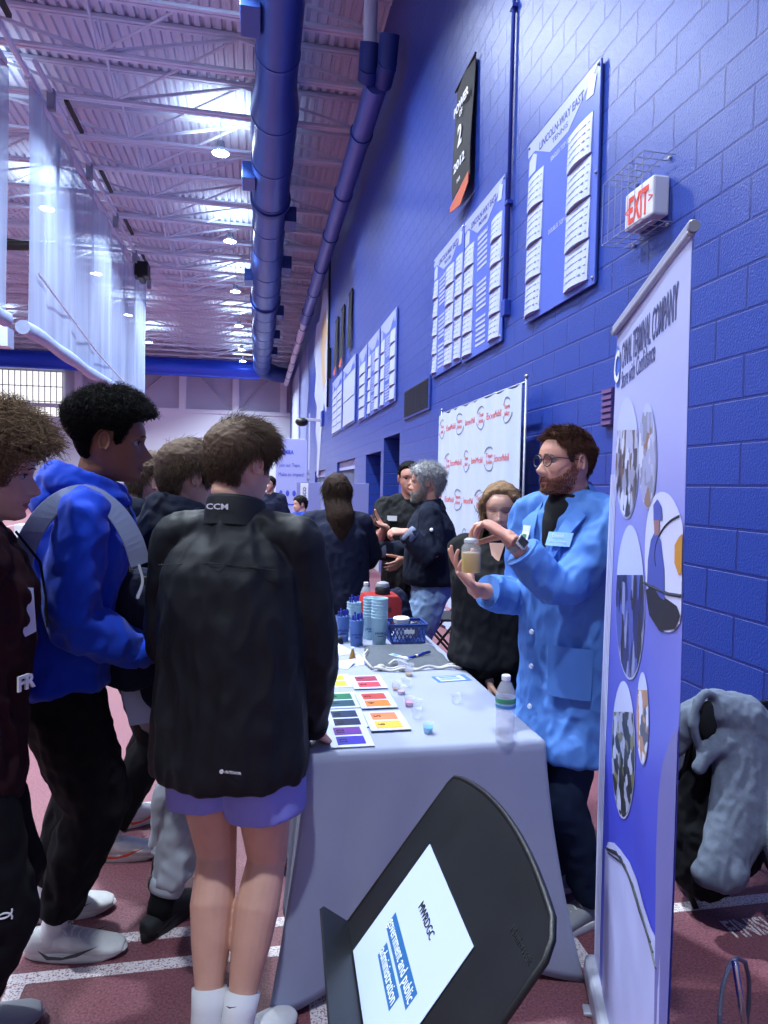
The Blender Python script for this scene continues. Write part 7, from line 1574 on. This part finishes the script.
hood_o = drape('grey_hoodie', 'grey hooded sweatshirt draped over the folding chair by the wall', 'hoodie', [
    ([C_(692, 716, 2.53), C_(715, 708, 2.50), C_(740, 716, 2.5), C_(762, 742, 2.52)], [.055, .075, .09, .09], 1),
    ([C_(744, 740, 2.48), C_(745, 785, 2.44), C_(736, 828, 2.39), C_(722, 866, 2.34)], [.12, .125, .11, .09], .6),
    ([C_(772, 750, 2.5), C_(780, 790, 2.42), C_(785, 835, 2.34), C_(790, 880, 2.30)], [.08, .08, .07, .06], 1),
    ([C_(692, 714, 2.5), C_(682, 730, 2.52), C_(674, 746, 2.54)], [.05, .05, .045], 1),
    ([C_(699, 768, 2.42), C_(708, 752, 2.43), C_(725, 742, 2.45)], [.024, .032, .05], 1),
    ([C_(707+13*math.cos(a_), 722+29*math.sin(a_), 2.452+.012*math.cos(a_)) for a_ in np.linspace(0, 2*PI, 17)], [.017]*17, 1),
    ([C_(724, 868, 2.35), C_(708, 872, 2.34)], [.08, .055], 1)], m_hoodg, amp=.005, voxel=.007)
mb = MB(); q = C_(707, 721, 2.462); mb.ball((0, 0, 0), (.038, .03, .075), n=18); o = mb.build('hood_opening_shade', mat('hood_shadow', '#14161c', .95), None, smooth=True); o.parent = hood_o; o.location = [float(a) for a in (q-np.array(hood_o.location))]  # dark ball standing in for the shade inside the hood
drape('black_bag', 'black backpack slumped on the floor under the folding chair', 'bag', [([C_(712, 760, 2.56), C_(708, 810, 2.54), C_(706, 865, 2.50)], [.09, .13, .12], .8), ([C_(735, 850, 2.52), C_(700, 868, 2.52)], [.09, .10], 1)], c_black_knit, amp=.012)
# coats on chairs further back
folding_chair(1.55, 5.55, 1.4, 'black folding chair behind the polo man with a pale coat on it')
drape('pale_coat', 'pale cream coat bundled on the chair behind the polo man', 'coat', [([(1.40, 5.5, .78), (1.36, 5.5, .62), (1.38, 5.5, .48)], [.09, .12, .12], .8), ([(1.2, 5.55, .60), (1.3, 5.5, .74)], [.07, .07], 1)], mat('coat_cream', '#a59a96', .9, var=.1), voxel=.012)
folding_chair(.86, 4.15+.42, 1.3, 'black folding chair beside the grey haired man') if False else None
drape('navy_coat', 'dark navy coat hanging at the far right corner of the table behind the basket', 'coat', [([(.86, 4.02, .86), (.88, 4.0, .66), (.87, 4.0, .40), (.87, 4.0, .10)], [.07, .10, .11, .10], .8), ([(.80, 3.98, .80), (.76, 3.97, .6)], [.05, .05], 1)], c_navy2, voxel=.012)
# handheld cards
def handcard(name, P4, label, cat='card', m=None, marks=True):
    P4 = [np.asarray(q, float) for q in P4]; c_ = np.mean(P4, 0); u_ = nrm(P4[1]-P4[0]); n_ = nrm(np.cross(u_, P4[3]-P4[0])); v_ = np.cross(n_, u_); t = thing(name, label, cat, c_)
    mb = MB(); mb.prism([((q-P4[0])@u_, (q-P4[0])@v_) for q in P4], P4[0]-c_, u_, v_, n_*.0015); mb.build('sheet', m or m_sheet, t)
    if marks:
        for sg in (1, -1):
            mb = MB(); o_ = (n_*.002 if sg > 0 else -n_*.0008)
            for i in range(3): mb.box([float(q) for q in (o_+v_*(.02-.02*i))], (.03, .03, .0015), 0, Matrix([list(u_), list(v_), list(n_)]).transposed()@Matrix.Diagonal((1.2, .12, 1)))
            mb.build('print', m_navyp, t)
handcard('note_card', [at(118, 679, 2.20), at(143, 673, 2.26), at(152, 722, 2.26), at(130, 726, 2.20)], 'white card held low by the boy in grey sweatpants', marks=False)
handcard('pocket_card', [at(37, 676, 2.03), at(62, 660, 2.08), at(60, 690, 2.08), at(57, 707, 2.04)], 'tan card with drawing tucked at the pocket of the black trousers', m=mat('card_tan', '#8a6a6a', .7))
handcard('note_card', [at(258, 578, 4.0), at(318, 574, 4.0), at(319, 583, 4.0), at(312, 592, 4.0)], 'small white slip of paper beside the long haired woman') if False else None
# ================================================================== backpacks worn
def strap(pts, w, m, root, loc, name='strap'):
    mb = MB(); mb.tube(pts, w, 10, up=(0, 0, 1), flat=.18); o = mb.build(name, m, root, smooth=True); o.data.transform(Matrix.Translation([-float(q) for q in loc])); return o
p = blu; n = p.neck; f, r = p.f, p.r; m_strap = cloth('strap_grey', '#7d88a8', .8)
bp = thing('backpack', 'grey backpack on the back of the boy in the bright blue hoodie', 'backpack', p.chest-f*.24-U*.15); L0 = np.array(bp.location)
mb = MB(); mb.box((0, 0, -.05), (.30, .14, .42), 0, Matrix.Rotation(-math.radians(p.yaw), 3, 'Z')); mb.build('pack_body', m_strap, bp, bevel=.05, seg=4)
s = p.S['R']; a = n*.18+s*.82-U*.02
pts = [a-f*.17-U*.17+r*.04, a-f*.135-U*.05+r*.055, a-f*.075+U*.035+r*.04, a-f*.0+U*.066+r*.03, a+f*.075+U*.02+r*.04, a+f*.125-U*.06+r*.05, a+f*.15-U*.14+r*.045]
V_ = MB(); 
def flatstrap(pts, w, m, nm, lab=None, side=None, out=None):
    sd = r if side is None else side; mb = MB(); rings = []
    for i, q in enumerate(pts):
        d = nrm(np.array(pts[min(i+1, len(pts)-1)])-np.array(pts[max(0, i-1)])); s_ = nrm(sd-d*(sd@d)) if out is None else nrm(np.cross(nrm(out), d)); o_ = np.cross(d, s_); rings.append([q-s_*w-L0, q+s_*w-L0, q+s_*w+o_*.008-L0, q-s_*w+o_*.008-L0])
    mb.loft(rings); return mb.build(nm, m, bp, bevel=.002)
def dens(pts, k=5):
    out = []
    P = [np.array(q) for q in pts]; P = [2*P[0]-P[1]]+P+[2*P[-1]-P[-2]]
    for i in range(1, len(P)-2):
        for j in range(k):
            t_ = j/k; out.append(.5*((2*P[i])+(-P[i-1]+P[i+1])*t_+(2*P[i-1]-5*P[i]+4*P[i+1]-P[i+2])*t_*t_+(-P[i-1]+3*P[i]-3*P[i+1]+P[i+2])*t_**3))
    return out+[P[-2]]
flatstrap(dens(pts), .029, m_strap, 'shoulder_strap', out=r*.8+U*.6)
q = pts[-1]; flatstrap(dens([q, q+f*.01-U*.05+r*.01, q-f*.005-U*.10+r*.02]), .014, mat('web_white', '#a9aec2', .8), 'webbing'); 
mb = MB(); mb.box([float(z) for z in (q+f*.01-U*.045-L0)], (.03, .03, .022)); mb.build('buckle', m_blk, bp, bevel=.004)
p = swe; L0 = p.chest-p.f*.22-U*.12; f, r = p.f, p.r; bp = thing('backpack', 'dark blue backpack with bright blue strap worn by the boy in grey sweatpants', 'backpack', L0)
mb = MB(); mb.box((0, 0, -.02), (.28, .14, .40), 0, Matrix.Rotation(-math.radians(p.yaw), 3, 'Z')); mb.build('pack_body', c_navy2, bp, bevel=.05, seg=4); a = p.neck*.4+p.S['L']*.6
flatstrap(dens([a-f*.15-U*.1, a-f*.08+U*.04, a+U*.082, a+f*.09+U*.03, a+f*.16-U*.08]), .026, mat('strap_blue', '#2c5fb8', .7), 'shoulder_strap'); a = p.neck*.4+p.S['R']*.6
flatstrap(dens([a-f*.15-U*.1, a-f*.08+U*.04, a+U*.082, a+f*.09+U*.03, a+f*.16-U*.08]), .026, c_navy2, 'shoulder_strap')
w = bpy.data.worlds.new('world'); sc.world = w; w.use_nodes = True; bg = w.node_tree.nodes['Background']; bg.inputs[0].default_value = (.74, .80, 1, 1); bg.inputs[1].default_value = .5
sc.view_settings.exposure = 0.22
sc.cycles.max_bounces = 8; sc.cycles.transparent_max_bounces = 12; sc.cycles.caustics_reflective = False; sc.cycles.caustics_refractive = False
sc.cycles.sample_clamp_indirect = 6; sc.cycles.use_denoising = True
